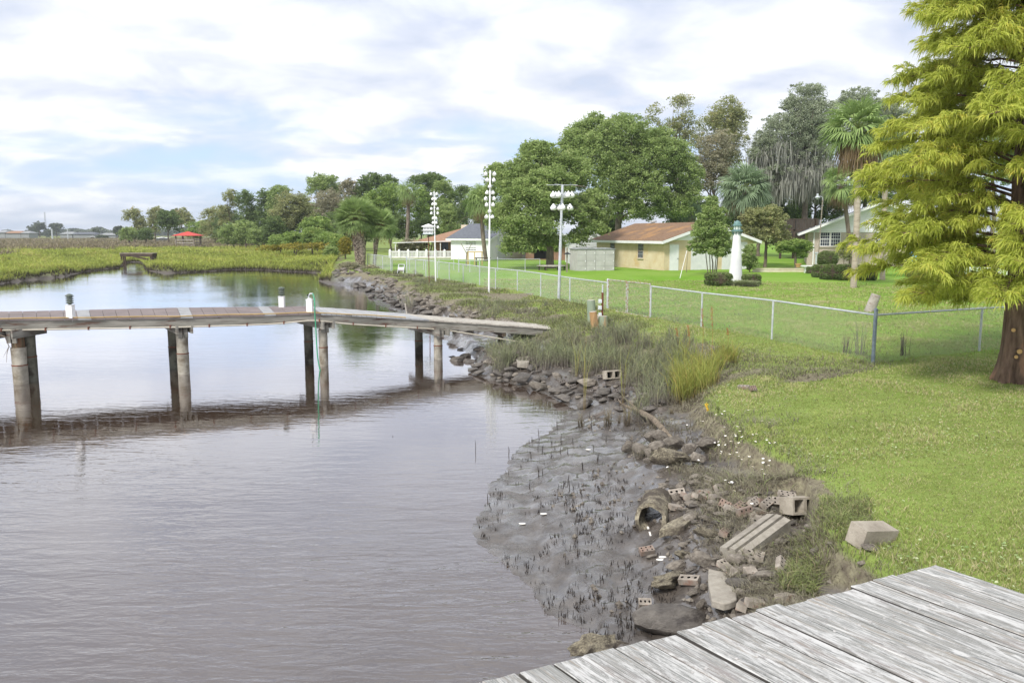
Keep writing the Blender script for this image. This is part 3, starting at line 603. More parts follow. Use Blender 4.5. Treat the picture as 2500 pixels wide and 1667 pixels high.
def dock():
    rg = np.random.default_rng(4)
    F0 = [At(-900, 792, 14.9), At(0, 779.5, 18.9), At(440, 773.5, 20.25), At(765, 764.5, 21.35), At(893, 770.5, 22.0), At(1070, 781.5, 22.9), At(1180, 789, 23.25), At(1345, 801, 23.6)]
    B0 = [At(-1100, 766, 17.6), At(0, 761, 21.2), At(431, 751.0, 22.5), At(744, 747.5, 23.3), At(861, 755.5, 23.45), At(1000, 766, 24.1), At(1140, 778, 24.5), At(1335, 791.5, 24.9)]
    F0 = [Vector(p) for p in F0]; B0 = [Vector(p) for p in B0]
    root = thing('walkway_dock', (F0[3][0], F0[3][1], 0.0), 'long narrow plank walkway on sleeved piles crossing the creek', 'dock')
    segL = [(F0[i+1]-F0[i]).length for i in range(len(F0)-1)]; tot = sum(segL)
    def st(t, A):
        s = t*tot; i = 0
        while i < len(segL)-1 and s > segL[i]: s -= segL[i]; i += 1
        return A[i]+(A[i+1]-A[i])*(s/segL[i])
    tb = sum(segL[:3])/tot
    pitch = 0.30; n = int(tot/pitch)
    red = MB(); grey = MB(); wk = MB(); 
    gset = {int(tb*n)-k for k in (2, 9, 17, 27, 31, 39, 44, 52)}
    k = 0; s = 0.0
    while s < tot-0.05:
        isgrey_sec = s/tot > tb+0.004
        wdt = 0.14 if isgrey_sec else 0.29
        t0, t1 = s/tot, min(1.0, (s+wdt-0.008)/tot)
        f0, f1, b0, b1 = st(t0, F0), st(t1, F0), st(t0, B0), st(t1, B0)
        e = rg.uniform(-0.012, 0.012); dr = (f0-b0).normalized()
        zz = rg.uniform(-0.004, 0.004)
        f0 = f0+dr*e; f1 = f1+dr*e
        q = [f0, f1, b1, b0]
        up = Vector((0, 0, zz)); th = Vector((0, 0, 0.042))
        tgt = wk if isgrey_sec else (grey if k in gset or rg.random() < 0.0 else red)
        mi = 0
        if isgrey_sec: mi = 1 if s/tot > tb+0.16 else 0
        tgt.prism([p-th+up for p in q], th, mi)
        s += wdt; k += 1
    grey.build('grey_repair_planks', MAT['composite_grey'], root); red.build('red_brown_decking', MAT['composite_red'], root)
    wk.build('pale_grey_decking', [MAT['walk_grey'], MAT['walk_tan']], root)
    # stringers with slight sag
    for A, nm in ((F0, 0.05), (B0, 0.06)):
        sm = MB()
        inn = 1 if A is F0 else -1
        for i in range(len(A)-1):
            a, b_ = A[i], A[i+1]; other = (B0 if A is F0 else F0)
            d = (other[i]-A[i]).normalized(); d2 = (other[i+1]-A[i+1]).normalized()
            z0 = Vector((0, 0, -0.045)); z1 = Vector((0, 0, -0.245))
            o1, o2 = 0.03, 0.075
            vs = [a+d*o1+z1, b_+d2*o1+z1, b_+d2*o1+z0, a+d*o1+z0, a+d*o2+z1, b_+d2*o2+z1, b_+d2*o2+z0, a+d*o2+z0]
            sm.add(vs, [(0, 1, 2, 3), (5, 4, 7, 6), (3, 2, 6, 7), (1, 0, 4, 5), (0, 3, 7, 4), (1, 5, 6, 2)])
        sm.build('stringer', MAT['stringer_wood'], root)
    # beige conduit clipped under the front stringer
    pts = []
    for t in np.linspace(0.08, 0.985, 60):
        f = st(t, F0); bb = st(t, B0); d = (bb-f).normalized()
        dz = -0.262+(0.07*math.exp(-((t-tb)/0.035)**2))-(0.30*max(0, (t-0.84))/0.16)
        pts.append(f-d*0.005+Vector((0, 0, dz)))
    cd_ = MB().tube(pts, 0.019, 8).build('conduit', MAT['pipe_beige'], root, smooth=True)
    for q in pts[2:50:3]: MB().box(q[0]-0.012, q[0]+0.012, q[1]-0.03, q[1]+0.03, q[2]-0.03, q[2]+0.05).build('clip', MAT['rust'], cd_)
    # yellowish hose lying along the deck edge
    pts = []
    for t in np.linspace(0.22, tb+0.13, 70):
        f = st(t, F0); bb = st(t, B0); d = (bb-f).normalized()
        pts.append(f+d*(0.06+0.05*math.sin(t*61)+0.03*math.sin(t*140))+Vector((0, 0, 0.014)))
    o = MB().tube(pts, 0.012, 6).build('yellow_cable', MAT['cable_yellow'], None, smooth=True, org=pts[0]); props(o, 'thin yellow cable lying along the front edge of the walkway', 'cable')
    # piles
    def pile(sx, sy, r, topz, mat, split, woodtop=True, jog=0.0, name='pile'):
        x, y, _ = G(sx, sy, 0.0)
        pr = MB(); prof = [(r*0.97, -0.9), (r*0.97, 0.0), (r*0.985, 0.25), (r, split*0.5), (r*1.02, split*0.51), (r*0.96, split*0.54), (r*0.97, split*0.8), (r*1.0, split), (r*0.8, split+0.005)]
        pr.lathe((x, y, 0), prof, 20)
        o = pr.build('pile_sleeve', mat, root, smooth=True)
        bd = MB(); bd.lathe((x, y, split*0.52), [(r*1.035, -0.012), (r*1.035, 0.012)], 20); bd.build('band', MAT['rust'], o)
        if woodtop: MB().tube([(x, y, split-0.05), (x, y, topz)], r*0.84, 14).build('pile_head', MAT['pile_wood'], root, smooth=True)
        return Vector((x, y, 0))
    sp = [((52, 936, .17), (76, 930, .17), 1.33), ((449, 912, .148), (428, 898, .15), 1.27), ((791, 893, .122), (755, 881, .128), 1.25), ((1070, 876, .128), (1023, 862, .125), 0.90), ((-420, 975, .17), (-380, 955, .17), 1.33)]
    spl = [(0.88, 0.3), (1.03, 0.0), (1.0, 0.0), (0.80, 0), (0.9, 0)]
    for i, (f, b_, top) in enumerate(sp):
        p1 = pile(f[0], f[1], f[2], top, MAT['sleeve_concrete'], spl[i][0]*(1 if i != 3 else .95))
        p2 = pile(b_[0], b_[1], b_[2], top, MAT['sleeve_dark'], top-0.15)
        d = (p2-p1).normalized(); sd = Vector((d.y, -d.x, 0))
        for o_ in (-1, 1):
            a = p1-d*0.42+sd*o_*(f[2]+0.028); b2 = p2+d*0.40+sd*o_*(f[2]+0.028)
            a.z = b2.z = top-0.09
            MB().beam(a, b2, 0.045, 0.20).build('cap_beam', MAT['stringer_wood'], root)
        for o_ in (-1, 1):
            a = p1+sd*o_*(f[2]*0.45)-d*(f[2]+0.02); MB().box(a.x-.05, a.x+.05, a.y-.02, a.y+.02, top-0.32, top+0.02).build('blocking', MAT['stringer_wood'], root)
    # landing supports near the bank
    for sx, sy in ((1222, 832), (1275, 822)):
        x, y, z = ground(sx, sy); MB().tube([(x, y, z-0.3), (x, y, 0.74)], 0.09, 8).build('landing_post', MAT['dark_wood'], root)
    e1, e2 = st(0.93, F0), st(0.93, B0)
    MB().beam(e1+Vector((0, 0, -.30)), e2+Vector((0, 0, -.30)), 0.1, 0.12).build('landing_beam', MAT['dark_wood'], root)
    # lights and water post
    def louver_light(px, label, on_front, w_=0.15, h=0.30, name='dock_light'):
        f = px
        r_ = thing(name, tuple(f), label, 'dock light')
        x, y, z = f
        pb = MB().box(x-w_/2, x+w_/2, y-w_/2, y+w_/2, z-0.10, z+h); pb.box(x-w_/2-.012, x+w_/2+.012, y-w_/2-.012, y+w_/2+.012, z+h, z+h+.012)
        pb.build('post', MAT['white_plastic'], r_)
        zz = z+h+0.02; hd = MB()
        hd.lathe((x, y, zz), [(0.03, 0), (0.05, 0.02), (0.055, 0.03)], 14)
        for q in range(4): hd.lathe((x, y, zz+0.03+q*0.045), [(0.088, 0.0), (0.094, 0.010), (0.06, 0.028), (0.06, 0.0281)], 16)
        hd.lathe((x, y, zz+0.205), [(0.095, 0), (0.10, 0.012), (0.06, 0.04), (0.015, 0.058)], 16)
        hd.build('louvered_cap', MAT['lantern_green'], r_, smooth=True)
        MB().lathe((x, y, zz+0.03), [(0.052, 0), (0.052, 0.18)], 14).build('lens', MAT['glass_pale'], r_)
        return r_
    a = At(173, 775, 19.52); louver_light(Vector((a[0], a[1], 1.565)), 'green louvered light on a white post at the left end of the walkway', True)
    a = At(688.5, 751, 22.95); louver_light(Vector((a[0], a[1], 1.50)), 'green louvered light on a white post beside the walkway bend', False, 0.15, 0.31)
    # white water post with spigot and hose
    a = At(756.5, 761.5, 21.5); x, y, z = a
    r_ = thing('water_post', (x, y, z), 'white boxed water post with a bent spigot at the walkway bend', 'water post')
    MB().box(x-.075, x+.075, y-.075, y+.075, z-.08, z+.32).box(x-.085, x+.085, y-.085, y+.085, z+.32, z+.34).box(x-.045, x+.045, y-.045, y+.045, z+.34, z+.37).build('post', MAT['white_plastic'], r_)
    MB().tube([(x-.02, y, z+.36), (x-.02, y, z+.44), (x+.02, y, z+.49), (x+.10, y, z+.49)], 0.018, 8).build('spigot', MAT['galv'], r_, smooth=True)
    MB().box(x-.055, x-.02, y-.02, y+.02, z+.43, z+.47).build('handle', MAT['black_metal'], r_)
    MB().tube([(x, y-.10, z-.05), (x, y-.10, z-.22)], 0.02, 8).build('riser', MAT['pipe_beige'], r_)
    hp = [(x+.10, y-.02, z+.49)]
    for sx, sy in ((768, 735), (769, 770), (771, 800), (773, 840), (776, 875), (782, 905), (789, 931)): hp.append(At(sx, sy, 21.05))
    hp = [Vector(p) for p in hp]; hp[-1].z = max(hp[-1].z, -0.05)
    P2 = []
    for i in range(len(hp)-1):
        for t in np.linspace(0, 1, 6, endpoint=False):
            p0, p1, p2, p3 = hp[max(i-1, 0)], hp[i], hp[i+1], hp[min(i+2, len(hp)-1)]
            P2.append(0.5*((2*p1)+(p2-p0)*t+(2*p0-5*p1+4*p2-p3)*t*t+(3*p1-p0-3*p2+p3)*t**3))
    P2.append(hp[-1])
    props(MB().tube(P2, 0.016, 8).build('garden_hose', MAT['hose_green'], None, smooth=True, org=P2[0]), 'green garden hose hanging from the spigot down to the water', 'hose')
    # leaning stake behind the walkway
    p = ground(993, 768); props(MB().beam(p+Vector((0.03, 0, -.15)), p+Vector((-.07, 0, .50)), 0.06, 0.05).build('wooden_stake', MAT['walk_tan'], None, org=p), 'short pale stake in the mud behind the walkway', 'stake')
dock()
# ------------------------------------------------------------------ chain link fence
FZ = 0.80
def wire_panel(mb, a, b, z0, z1, r=0.0022, sp=0.075, tips=0.045):
    a = Vector((a[0], a[1], 0)); b = Vector((b[0], b[1], 0)); Ln = (b-a).length; d = (b-a)/Ln; nn = Vector((-d.y, d.x, 0)); H = z1-z0
    for sgn in (1, -1):
        s = -H if sgn > 0 else 0.0; s0 = -H if sgn > 0 else 0.0; end = Ln if sgn > 0 else Ln+H
        s = s0
        while s < end:
            # line: pos = s + sgn*h, h in [0,H]
            h0, h1 = 0.0, H+tips*(1.0)
            if sgn > 0: h0 = max(0, -s); h1 = min(h1, Ln-s)
            else: h0 = max(0, s-Ln); h1 = min(h1, s)
            if h1-h0 > 0.02:
                p = a+d*(s+sgn*h0)+Vector((0, 0, z0+h0))+nn*(0.004*sgn); q = a+d*(s+sgn*h1)+Vector((0, 0, z0+h1))+nn*(0.004*sgn)
                dd = (q-p).normalized(); e1 = nn*r; e2 = dd.cross(nn)*r
                v = [p+e1, p-e1*0.5+e2*.87, p-e1*.5-e2*.87, q+e1, q-e1*.5+e2*.87, q-e1*.5-e2*.87]
                mb.add(v, [(0, 1, 4, 3), (1, 2, 5, 4), (2, 0, 3, 5)])
            s += sp
def fence(pts, label, h=1.08, rail=True, sp=0.075, r=0.0022, term=(), mat='galv', pr=0.026, rr_=0.021, group=None, name='chain_link_fence', tips=0.045, postm=None):
    org = (pts[0][0], pts[0][1], FZ)
    root = thing(name, org, label, 'fence', group)
    wm_ = MB()
    for i in range(len(pts)-1): wire_panel(wm_, pts[i], pts[i+1], FZ-0.02, FZ+h, r, sp, tips)
    wm_.build('wire_mesh', MAT['wire'], root)
    for i, p in enumerate(pts):
        t = i in term
        rad = pr*(1.5 if t else 1.0); hh = h+(0.10 if t else -0.01)
        m_ = MB(); m_.tube([(p[0], p[1], FZ-0.3), (p[0], p[1], FZ+hh)], rad, 10)
        if t: m_.lathe((p[0], p[1], FZ+hh), [(rad*1.12, -0.02), (rad*1.12, 0.01), (rad*.8, 0.04), (0.005, 0.055)], 10)
        if t:
            for zq in (0.2, 0.55, 0.9): m_.lathe((p[0], p[1], FZ+zq), [(rad*1.18, -0.012), (rad*1.18, 0.012)], 10)
        m_.build('post', MAT[(postm or {}).get(i, mat)], root, smooth=True)
    if rail:
        MB().tube([(p[0], p[1], FZ+h) for p in pts], rr_, 8).build('top_rail', MAT['galv'], root, smooth=True)
    return root
def fp(sx, sy): return G(sx, sy, 0.85)
cor = fp(2131, 884); gr = fp(1588, 774); gl = fp(1483, 755)
run = [gr, fp(1712, 799), fp(1884, 829), cor]
fence(run, 'galvanised chain link fence between the gate and the blue-grey corner post', term=(3,), postm={3: 'blue_galv'}, h=1.07)
fence([cor, G(2390, 858, .85), G(2655, 838, .85), G(2950, 822, .85)], 'chain link fence running from the corner post behind the cypress trunk', h=1.07, term=())
leftrun = [gl, fp(1391, 737), fp(1320, 720.5), fp(1260, 718) if False else fp(1263, 709), fp(1210, 701.5), fp(1171, 694), fp(1131, 686.5), fp(1097, 681), fp(1068, 676), fp(1040, 672), fp(1015, 668), fp(993, 664)]
fence(leftrun, 'long chain link fence run from the gate to the hose reel', term=(0, 11), h=1.02, sp=0.10, r=0.0026)
# gate leaves
def gate(a, b, label, m):
    root = thing('fence_gate', (a[0], a[1], FZ), label, 'gate', 'gate leaves in the chain link fence')
    w_ = MB(); wire_panel(w_, a, b, FZ+.02, FZ+1.12); w_.build('wire_mesh', MAT['wire'], root)
    f = MB(); A, B = Vector((a[0], a[1], 0)), Vector((b[0], b[1], 0)); d = (B-A).normalized()*0.05
    for p in (A+d, B-d): f.tube([(p.x, p.y, FZ+.0), (p.x, p.y, FZ+1.16)], 0.020, 8)
    for z in (FZ+.04, FZ+1.14): f.tube([(A.x+d.x, A.y+d.y, z), (B.x-d.x, B.y-d.y, z)], 0.018, 8)
    f.build('gate_frame', MAT[m], root, smooth=True)
gm = fp(1530, 764)
gate(gl, gm, 'left leaf of the rusty chain link gate beside the stump pilings', 'rusty_galv')
gate(gm, gr, 'right leaf of the rusty chain link gate', 'rusty_galv')
# far pieces
f1 = fp(955, 661); f0 = G(897, 651.5, .85)
fence([f1, lerp(f1, f0, .33), lerp(f1, f0, .66), f0], 'short chain link fence receding behind the twin palmettos', h=1.1, sp=0.12, r=0.0035, term=(0,))
c1 = At(958, 655, 61); c2 = At(1108, 655, 61); c3 = At(1215, 655, 60); c4 = At(1318, 655, 61); c5 = At(1395, 655, 63)
fence([c1, At(1000, 655, 61), At(1034, 655, 61), At(1072, 655, 61), c2], 'low chain link cross fence in front of the white balustrade', h=0.85, sp=0.14, r=0.0032)
fence([At(1120, 655, 57), At(1147, 655, 57), At(1171, 655, 57), c3, At(1282, 655, 60), c4], 'low chain link yard fence in front of the white garage', h=0.9, sp=0.14, r=0.0032, term=(0, 2, 3))
# ------------------------------------------------------------------ house builders
def windowp(root, M, x0, x1, z0, z1, nx=4, nz=4, double=True, proud=0.04, frame_m='white_plastic', sill=True, bars='white_plastic', ft=0.055):
    """window on wall plane local y=0 (outside is -y)"""
    fr = MB(); t = ft
    for a, b, c, d in ((x0, x1, z1-t, z1), (x0, x1, z0, z0+t), (x0, x0+t, z0+t, z1-t), (x1-t, x1, z0+t, z1-t)): fr.box(a, b, -proud, 0.02, c, d, M)
    if double: fr.box(x0+t, x1-t, -proud+.004, 0.02, (z0+z1)/2-.028, (z0+z1)/2+.028, M)
    f = fr.build('window', MAT[frame_m], root)
    MB().box(x0+t, x1-t, -0.010, 0.012, z0+t, z1-t, M).build('pane', MAT['window_glass'], f)
    mb = MB(); bw = 0.011
    for i in range(1, nx): 
        x = x0+t+(x1-x0-2*t)*i/nx; mb.box(x-bw, x+bw, -0.022, -0.012, z0+t, z1-t, M)
    for i in range(1, nz):
        z = z0+t+(z1-z0-2*t)*i/nz
        if double and abs(z-(z0+z1)/2) < .05: continue
        mb.box(x0+t, x1-t, -0.024, -0.0125, z-bw, z+bw, M)
    mb.build('muntins', MAT[bars], f)
    if sill: MB().box(x0-.06, x1+.06, -0.08, 0.02, z0-.07, z0-.002, M).build('sill', MAT['tan_wall'] if sill == 'tan' else MAT[frame_m], f)
    return f
def gable_house(name, label, o, angA, LA, LB, zb, ze, zr, wall, gablem, roofm, ov=0.45, group=None, cat='house', fasc='white_paint', siding=None):
    """local x along the gable front (length LB), local y = going back (length LA); ridge along y; front = gable at y=0"""
    M = frame((o[0], o[1], 0), angA); root = thing(name, (o[0], o[1], zb), label, cat, group)
    MB().box(0, LB, 0, LA, zb-.4, ze, M).build('wall', MAT[wall], root)
    for y in (0.0, LA-.12):
        MB().prism([M@Vector((0, y, ze)), M@Vector((LB, y, ze)), M@Vector((LB/2, y, zr))], M.to_3x3()@Vector((0, .12, 0))).build('gable', MAT[gablem], root)
    if siding:
        s = MB(); k = 0; z = ze+.02
        while z < zr-.15:
            hw = (LB/2)*(1-(z-ze)/(zr-ze))-.05; s.prism([M@Vector((LB/2-hw, -.028, z)), M@Vector((LB/2+hw, -.028, z)), M@Vector((LB/2+hw, -.004, z+.01)), M@Vector((LB/2-hw, -.004, z+.01))], (0, 0, 0.17)); z += .19
        s.build('gable_siding', MAT[siding], root)
    sl_ = (zr-ze)/(LB/2); th = 0.09
    rf = MB()
    for sgn in (-1, 1):
        xe = -ov if sgn < 0 else LB+ov; zeav = ze-ov*sl_
        a = [(xe, -ov, zeav+.02), (LB/2, -ov, zr+.02), (LB/2, LA+ov, zr+.02), (xe, LA+ov, zeav+.02)]
        rf.prism([M@Vector(p) for p in a], (0, 0, th))
    rf.build('roof', MAT[roofm], root)
    f = MB()
    for sgn in (-1, 1):
        xe = -ov if sgn < 0 else LB+ov; zeav = ze-ov*sl_; xo = xe-.03*(-1 if sgn > 0 else 1)
        a = [(xe, -ov-.03, zeav-.14), (LB/2, -ov-.03, zr-.14), (LB/2, -ov-.03, zr+.075), (xe, -ov-.03, zeav+.075)]
        f.prism([M@Vector(p) for p in a], M.to_3x3()@Vector((0, .028, 0)))
        f.box(min(xe, xo), max(xe, xo), -ov, LA+ov, zeav-.12, zeav+.08, M)
        f.prism([M@Vector(p) for p in [(xe, -ov, zeav-.02), (0 if sgn < 0 else LB, -ov, ze-.02), (0 if sgn < 0 else LB, LA, ze-.02), (xe, LA, zeav-.02)]], (0, 0, .03))
    f.build('fascia', MAT[fasc], root)
    return root, M
# beige block garage
def garage():
    o = At(1620, 664, 60.0); z0 = o[2]-0.02; ang = 21.5; LB, LA = 8.0, 10.8
    ze, zr = z0+2.36, z0+3.62
    root, M = gable_house('block_garage', 'beige block garage with rusty brown roof and two white roll doors', o, ang, LA, LB, z0, ze, zr, 'beige_block', 'white_siding', 'brown_roof', 0.45, cat='garage')
    # block joints
    j = MB(); z = z0+.2
    while z < ze-.05:
        j.box(-.003, 0.0, 0, LA, z, z+.008, M); j.box(0, LB, -.003, 0, z, z+.008, M); z += .2
    j.build('block_joints', MAT['tan_wall'], root)
    MB().box(.42, 1.30, -.03, .0, z0, z0+2.06, M).box(.36, 1.36, -.05, -.031, z0+2.06, z0+2.12, M).build('door_frame', MAT['tan_wall'], root)
    d = MB().box(.48, 1.24, -.045, -.032, z0+.02, z0+2.02, M).build('door', MAT['white_paint'], root)
    MB().tube([M@Vector((1.17, -.05, z0+1.0)), M@Vector((1.17, -.10, z0+1.0))], .03, 8).build('handle', MAT['black_metal'], d)
    for a, b in ((2.35, 4.75), (5.15, 7.45)):
        g = MB(); z = z0
        while z < z0+2.15: g.box(a, b, -.035, -.012, z, z+.066, M); z += .074
        g.build('roll_door', MAT['white_paint'], root)
    W_ = M @ Matrix.Rotation(math.pi/2, 4, 'Z')     # long wall: local x runs along -? outside is local -x of M
    Wm = M @ Matrix(((0, 1, 0, 0), (-1, 0, 0, LA), (0, 0, 1, 0), (0, 0, 0, 1)))  # x' -> from back to front, outside = -y' = -x
    windowp(root, Wm, LA-3.75, LA-2.95, z0+.95, z0+2.1, 4, 4, frame_m='rusty_galv', bars='galv', sill='tan')
    windowp(root, Wm, LA-8.3, LA-7.5, z0+.95, z0+2.1, 4, 4, frame_m='rusty_galv', bars='galv', sill='tan')
    v = MB(); p = M@Vector((LB/2, 1.5, zr)); v.lathe((p.x, p.y, p.z), [(.12, -.1), (.12, .25), (.22, .3), (.22, .45), (.05, .5)], 12); v.build('roof_vent', MAT['galv'], root)
    p = M@Vector((LB/2, 8.2, zr)); MB().lathe((p.x, p.y, p.z), [(.18, -.1), (.14, .15), (.3, .2), (.3, .3), (.1, .34)], 12).build('roof_vent', MAT['galv'], root)
garage()
# right brick house
noisy('speckled_brick', (0.42, 0.35, 0.29), (0.56, 0.49, 0.42), 16, 0.9, c3=(0.20, 0.16, 0.14), s3=26, t3=(0.56, 0.62))
def brick_house():
    o = At(1969, 646, 70.0); z0 = o[2]; LB, LA = 11.4, 14
    ze = z0+2.92; zr = ze+2.35
    root, M = gable_house('brick_house', 'pale speckled brick house with a white clapboard gable behind the palm', o, -19, LA, LB, z0, ze, zr, 'speckled_brick', 'white_siding', 'grey_roof', 0.75, siding='white_siding')
    def X(sx):
        u = (sx-1250)/1962.0/ray(sx, 620)[1]; ca, sa = math.cos(R(19)), math.sin(R(19)); return (u*o[1]-o[0])/(ca+u*sa)
    def Zz(sy): return At(1969, sy, 70)[2]
    MB().box(-.02, LB+.02, -.06, -.001, ze-.16, ze+.02, M).build('frieze', MAT['white_paint'], root)
    for a, b in ((2000, 2050.5), (2135, 2185)):
        x0, x1 = X(a), X(b); xm = (x0+x1)/2
        for p, q in ((x0, xm-.02), (xm+.02, x1)): windowp(root, M, p, q, Zz(601.5), Zz(566.5), 4, 4, sill=False)
        MB().box(x0-.08, x1+.08, -.09, -.002, Zz(604.5), Zz(602), M).build('sill', MAT['speckled_brick'], root)
    MB().box(X(1984), X(1987), -.10, -.02, z0, ze-.17, M).build('downspout', MAT['white_paint'], root)
    MB().box(X(2240), X(2290), -.07, -.02, Zz(600), Zz(566), M).build('shutter', MAT['white_paint'], root)
brick_house()
# white garage and brown roofed house at left
def white_garage():
    A = At(1109.5, 634.5, 86.0); z0 = A[2]; B = (-2.35, 84.0); C = (2.0, 91.2)
    ang = math.degrees(math.atan2(C[1]-B[1], C[0]-B[0])); LB = math.hypot(C[0]-B[0], C[1]-B[1]); LA = math.hypot(A[0]-B[0], A[1]-B[1])+.6
    ze, zr = z0+2.30, z0+3.75
    root, M = gable_house('white_garage', 'white clapboard outbuilding with a dark grey roof behind the fence', (B[0], B[1], 0), ang, LA, LB, z0, ze, zr, 'white_siding', 'white_siding', 'grey_roof', 0.4, cat='outbuilding')
    Wm = M @ Matrix(((0, 1, 0, 0), (-1, 0, 0, LA), (0, 0, 1, 0), (0, 0, 0, 1)))
    windowp(root, Wm, LA-3.0, LA-1.6, z0+.95, z0+2.0, 4, 4)
    j = MB(); z = z0+.1
    while z < ze-.1: j.prism([M@Vector((0, 0, z)), M@Vector((-.02, 0, z)), M@Vector((-.02, LA, z)), M@Vector((0, LA, z))], (0, 0, .12)); j.box(0, LB, -.02, 0, z, z+.12, M); z += .2
    j.build('clapboards', MAT['white_siding'], root)
    g = MB(); z = z0
    while z < z0+2.0: g.box(1.6, 6.6, -.05, -.03, z, z+.46, M); z += .48
    g.build('garage_door', MAT['siding_shade'], root)
white_garage()
noisy('red_brick', (0.26, 0.14, 0.10), (0.38, 0.24, 0.17), 20, 0.9)
def brown_house():
    Y = 97; x0 = At(1058, 620, Y)[0]; x1 = x0+15; z0 = At(1058, 628, Y)[2]; ze = At(1058, 591, Y)[2]; zr = At(1058, 551, Y+4)[2]
    root = thing('brown_roof_house', (x0, Y, z0), 'low brick house with an orange brown hip roof and white awning', 'house')
    MB().box(x0, x1, Y, Y+9, z0-.5, ze).build('wall', MAT['red_brick'], root)
    m = MB(); a = [(x0-2.6, Y-.6, ze), (x1+.6, Y-.6, ze), (x1+.6, Y+9.6, ze), (x0-2.6, Y+9.6, ze), (x0+4.4, Y+4.5, zr), (x1-4.4, Y+4.5, zr)]
    m.add(a, [(0, 1, 5, 4), (1, 2, 5), (2, 3, 4, 5), (3, 0, 4), (3, 2, 1, 0)]); m.build('roof', MAT['orange_roof'], root)
    aw = MB(); aw.prism([(x0-4.6, Y-1.8, ze-.12), (x0+3, Y-1.8, ze+.10), (x0+3, Y-.7, ze+.12), (x0-4.6, Y-.7, ze-.10)], (0, 0, .05)); aw.build('awning', MAT['white_paint'], root)
    for x in (x0-4.3, x0+1): MB().box(x-.04, x+.04, Y-1.7, Y-1.62, z0-.4, ze-.1).build('awning_post', MAT['white_paint'], root)
    MB().box(x0+3.1, x0+3.9, Y+4, Y+5, zr-1.2, zr+.1).build('chimney', MAT['tan_wall'], root)
    for x in (x0+1.0, x0+2.6): MB().box(x, x+.8, Y-.05, Y-.002, z0+.9, z0+2.0).build('window', MAT['window_glass'], root)
    # balustrade
    Y2 = 91; xa, xb = At(951, 620, Y2)[0], At(1111, 620, Y2)[0]; zb = At(951, 634, Y2)[2]; zt = At(951, 612.5, Y2)[2]; zm = At(951, 629.5, Y2)[2]
    r2 = thing('white_balustrade', (xa, Y2, zb), 'white balustrade on a low tan wall left of the white garage', 'balustrade')
    MB().box(xa, xb, Y2, Y2+.3, zb-.5, zm).build('base_wall', MAT['tan_wall'], r2)
    rl = MB().box(xa, xb, Y2+.08, Y2+.22, zt-.14, zt-.02).box(xa, xb, Y2+.08, Y2+.22, zm+.002, zm+.12); rl.build('rail', MAT['white_paint'], r2)
    b = MB(); x = xa
    while x < xb: b.box(x, x+.085, Y2+.1, Y2+.19, zm+.12, zt-.14); x += .15
    b.build('balusters', MAT['white_paint'], r2)
    for x in np.linspace(xa, xb-.2, 8):
        p = MB().box(x-.1, x+.16, Y2+.02, Y2+.28, zm+.001, zt+.04); p.lathe((x+.03, Y2+.15, zt+.04), [(.12, 0), (.1, .06), (.02, .14)], 8); p.build('post', MAT['white_paint'], r2)
brown_house()
# small white siding shed + brick bit behind the big tree
def siding_shed():
    Y = 74; x0, x1 = At(1389, 620, Y)[0], At(1470, 620, Y)[0]; z0 = At(1389, 655, 66)[2]; ze = At(1389, 581, Y)[2]; zr = At(1389, 555, Y)[2]
    root, M = gable_house('white_shed', 'plain white lapboard building behind the grey storage shed', (x0, Y, z0), 0, 5, x1-x0, z0, ze, zr, 'white_siding', 'white_siding', 'grey_roof', 0.3, cat='shed')
    j = MB(); z = z0
    while z < ze-.1: j.box(0, x1-x0, -.025, 0, z, z+.15, M); z += .2
    j.build('lapboards', MAT['white_siding'], root)
    Y = 84; x0, x1 = At(1285, 620, Y)[0], At(1388, 620, Y)[0]; z0 = .4
    r2 = thing('far_brick_house', (x0, Y, z0), 'low brick house with a dark porch seen under the big tree', 'house')
    MB().box(x0, x1, Y, Y+6, z0, 3.3).build('wall', MAT['red_brick'], r2)
    MB().box(x0-.4, x1+.4, Y-1.2, Y+6.4, 3.3, 3.5).build('roof', MAT['white_paint'], r2)
    MB().box(x0+.8, x0+2.6, Y-.04, Y-.003, z0+.6, 3.0).build('porch_opening', MAT['dark_hole'], r2)
siding_shed()
# grey resin storage shed
def storage_shed():
    o = At(1407, 660.5, 59.5); z0 = o[2]-.08; ang = 12.0; M = frame((o[0], o[1], 0), ang); Ls = 2.95; D = 1.75; zt = z0+1.62
    root = thing('storage_shed', (o[0], o[1], z0), 'grey resin storage shed with four panel doors beside the garage', 'shed')
    MB().box(0, Ls, 0, D, z0-.3, zt, M).build('body', MAT['shed_grey'], root)
    r = MB(); r.box(-.06, Ls+.06, -.08, D+.06, zt, zt+.05, M)
    n = 10
    for k in range(4):
        xa = .05+k*(Ls-.1)/4; xb = xa+(Ls-.1)/4-.03
        r.prism([M@Vector((xa+(xb-xa)*i/n, -.06, zt+.05+.07*math.sin(math.pi*i/n))) for i in range(n+1)], M.to_3x3()@Vector((0, D+.1, 0)))
    r.build('roof', MAT['shed_roof'], root)
    for k in range(4):
        xa = .03+k*(Ls-.06)/4; d = MB().box(xa+.012, xa+(Ls-.06)/4-.012, -.035, -.002, z0+.02, zt-.03, M)
        dd = d.build('door', MAT['shed_grey'], root)
        g = MB()
        for z in (z0+.4, z0+.8, z0+1.2): g.box(xa+.03, xa+(Ls-.06)/4-.03, -.040, -.0355, z, z+.014, M)
        g.build('panel_lines', MAT['shed_roof'], dd)
        h = MB()
        for z in (z0+.15, z0+.7, z0+1.3): h.box(xa+(Ls-.06)/4-.10, xa+(Ls-.06)/4-.05, -.06, -.036, z, z+.11, M)
        h.build('hinge', MAT['white_plastic'], dd)
storage_shed()
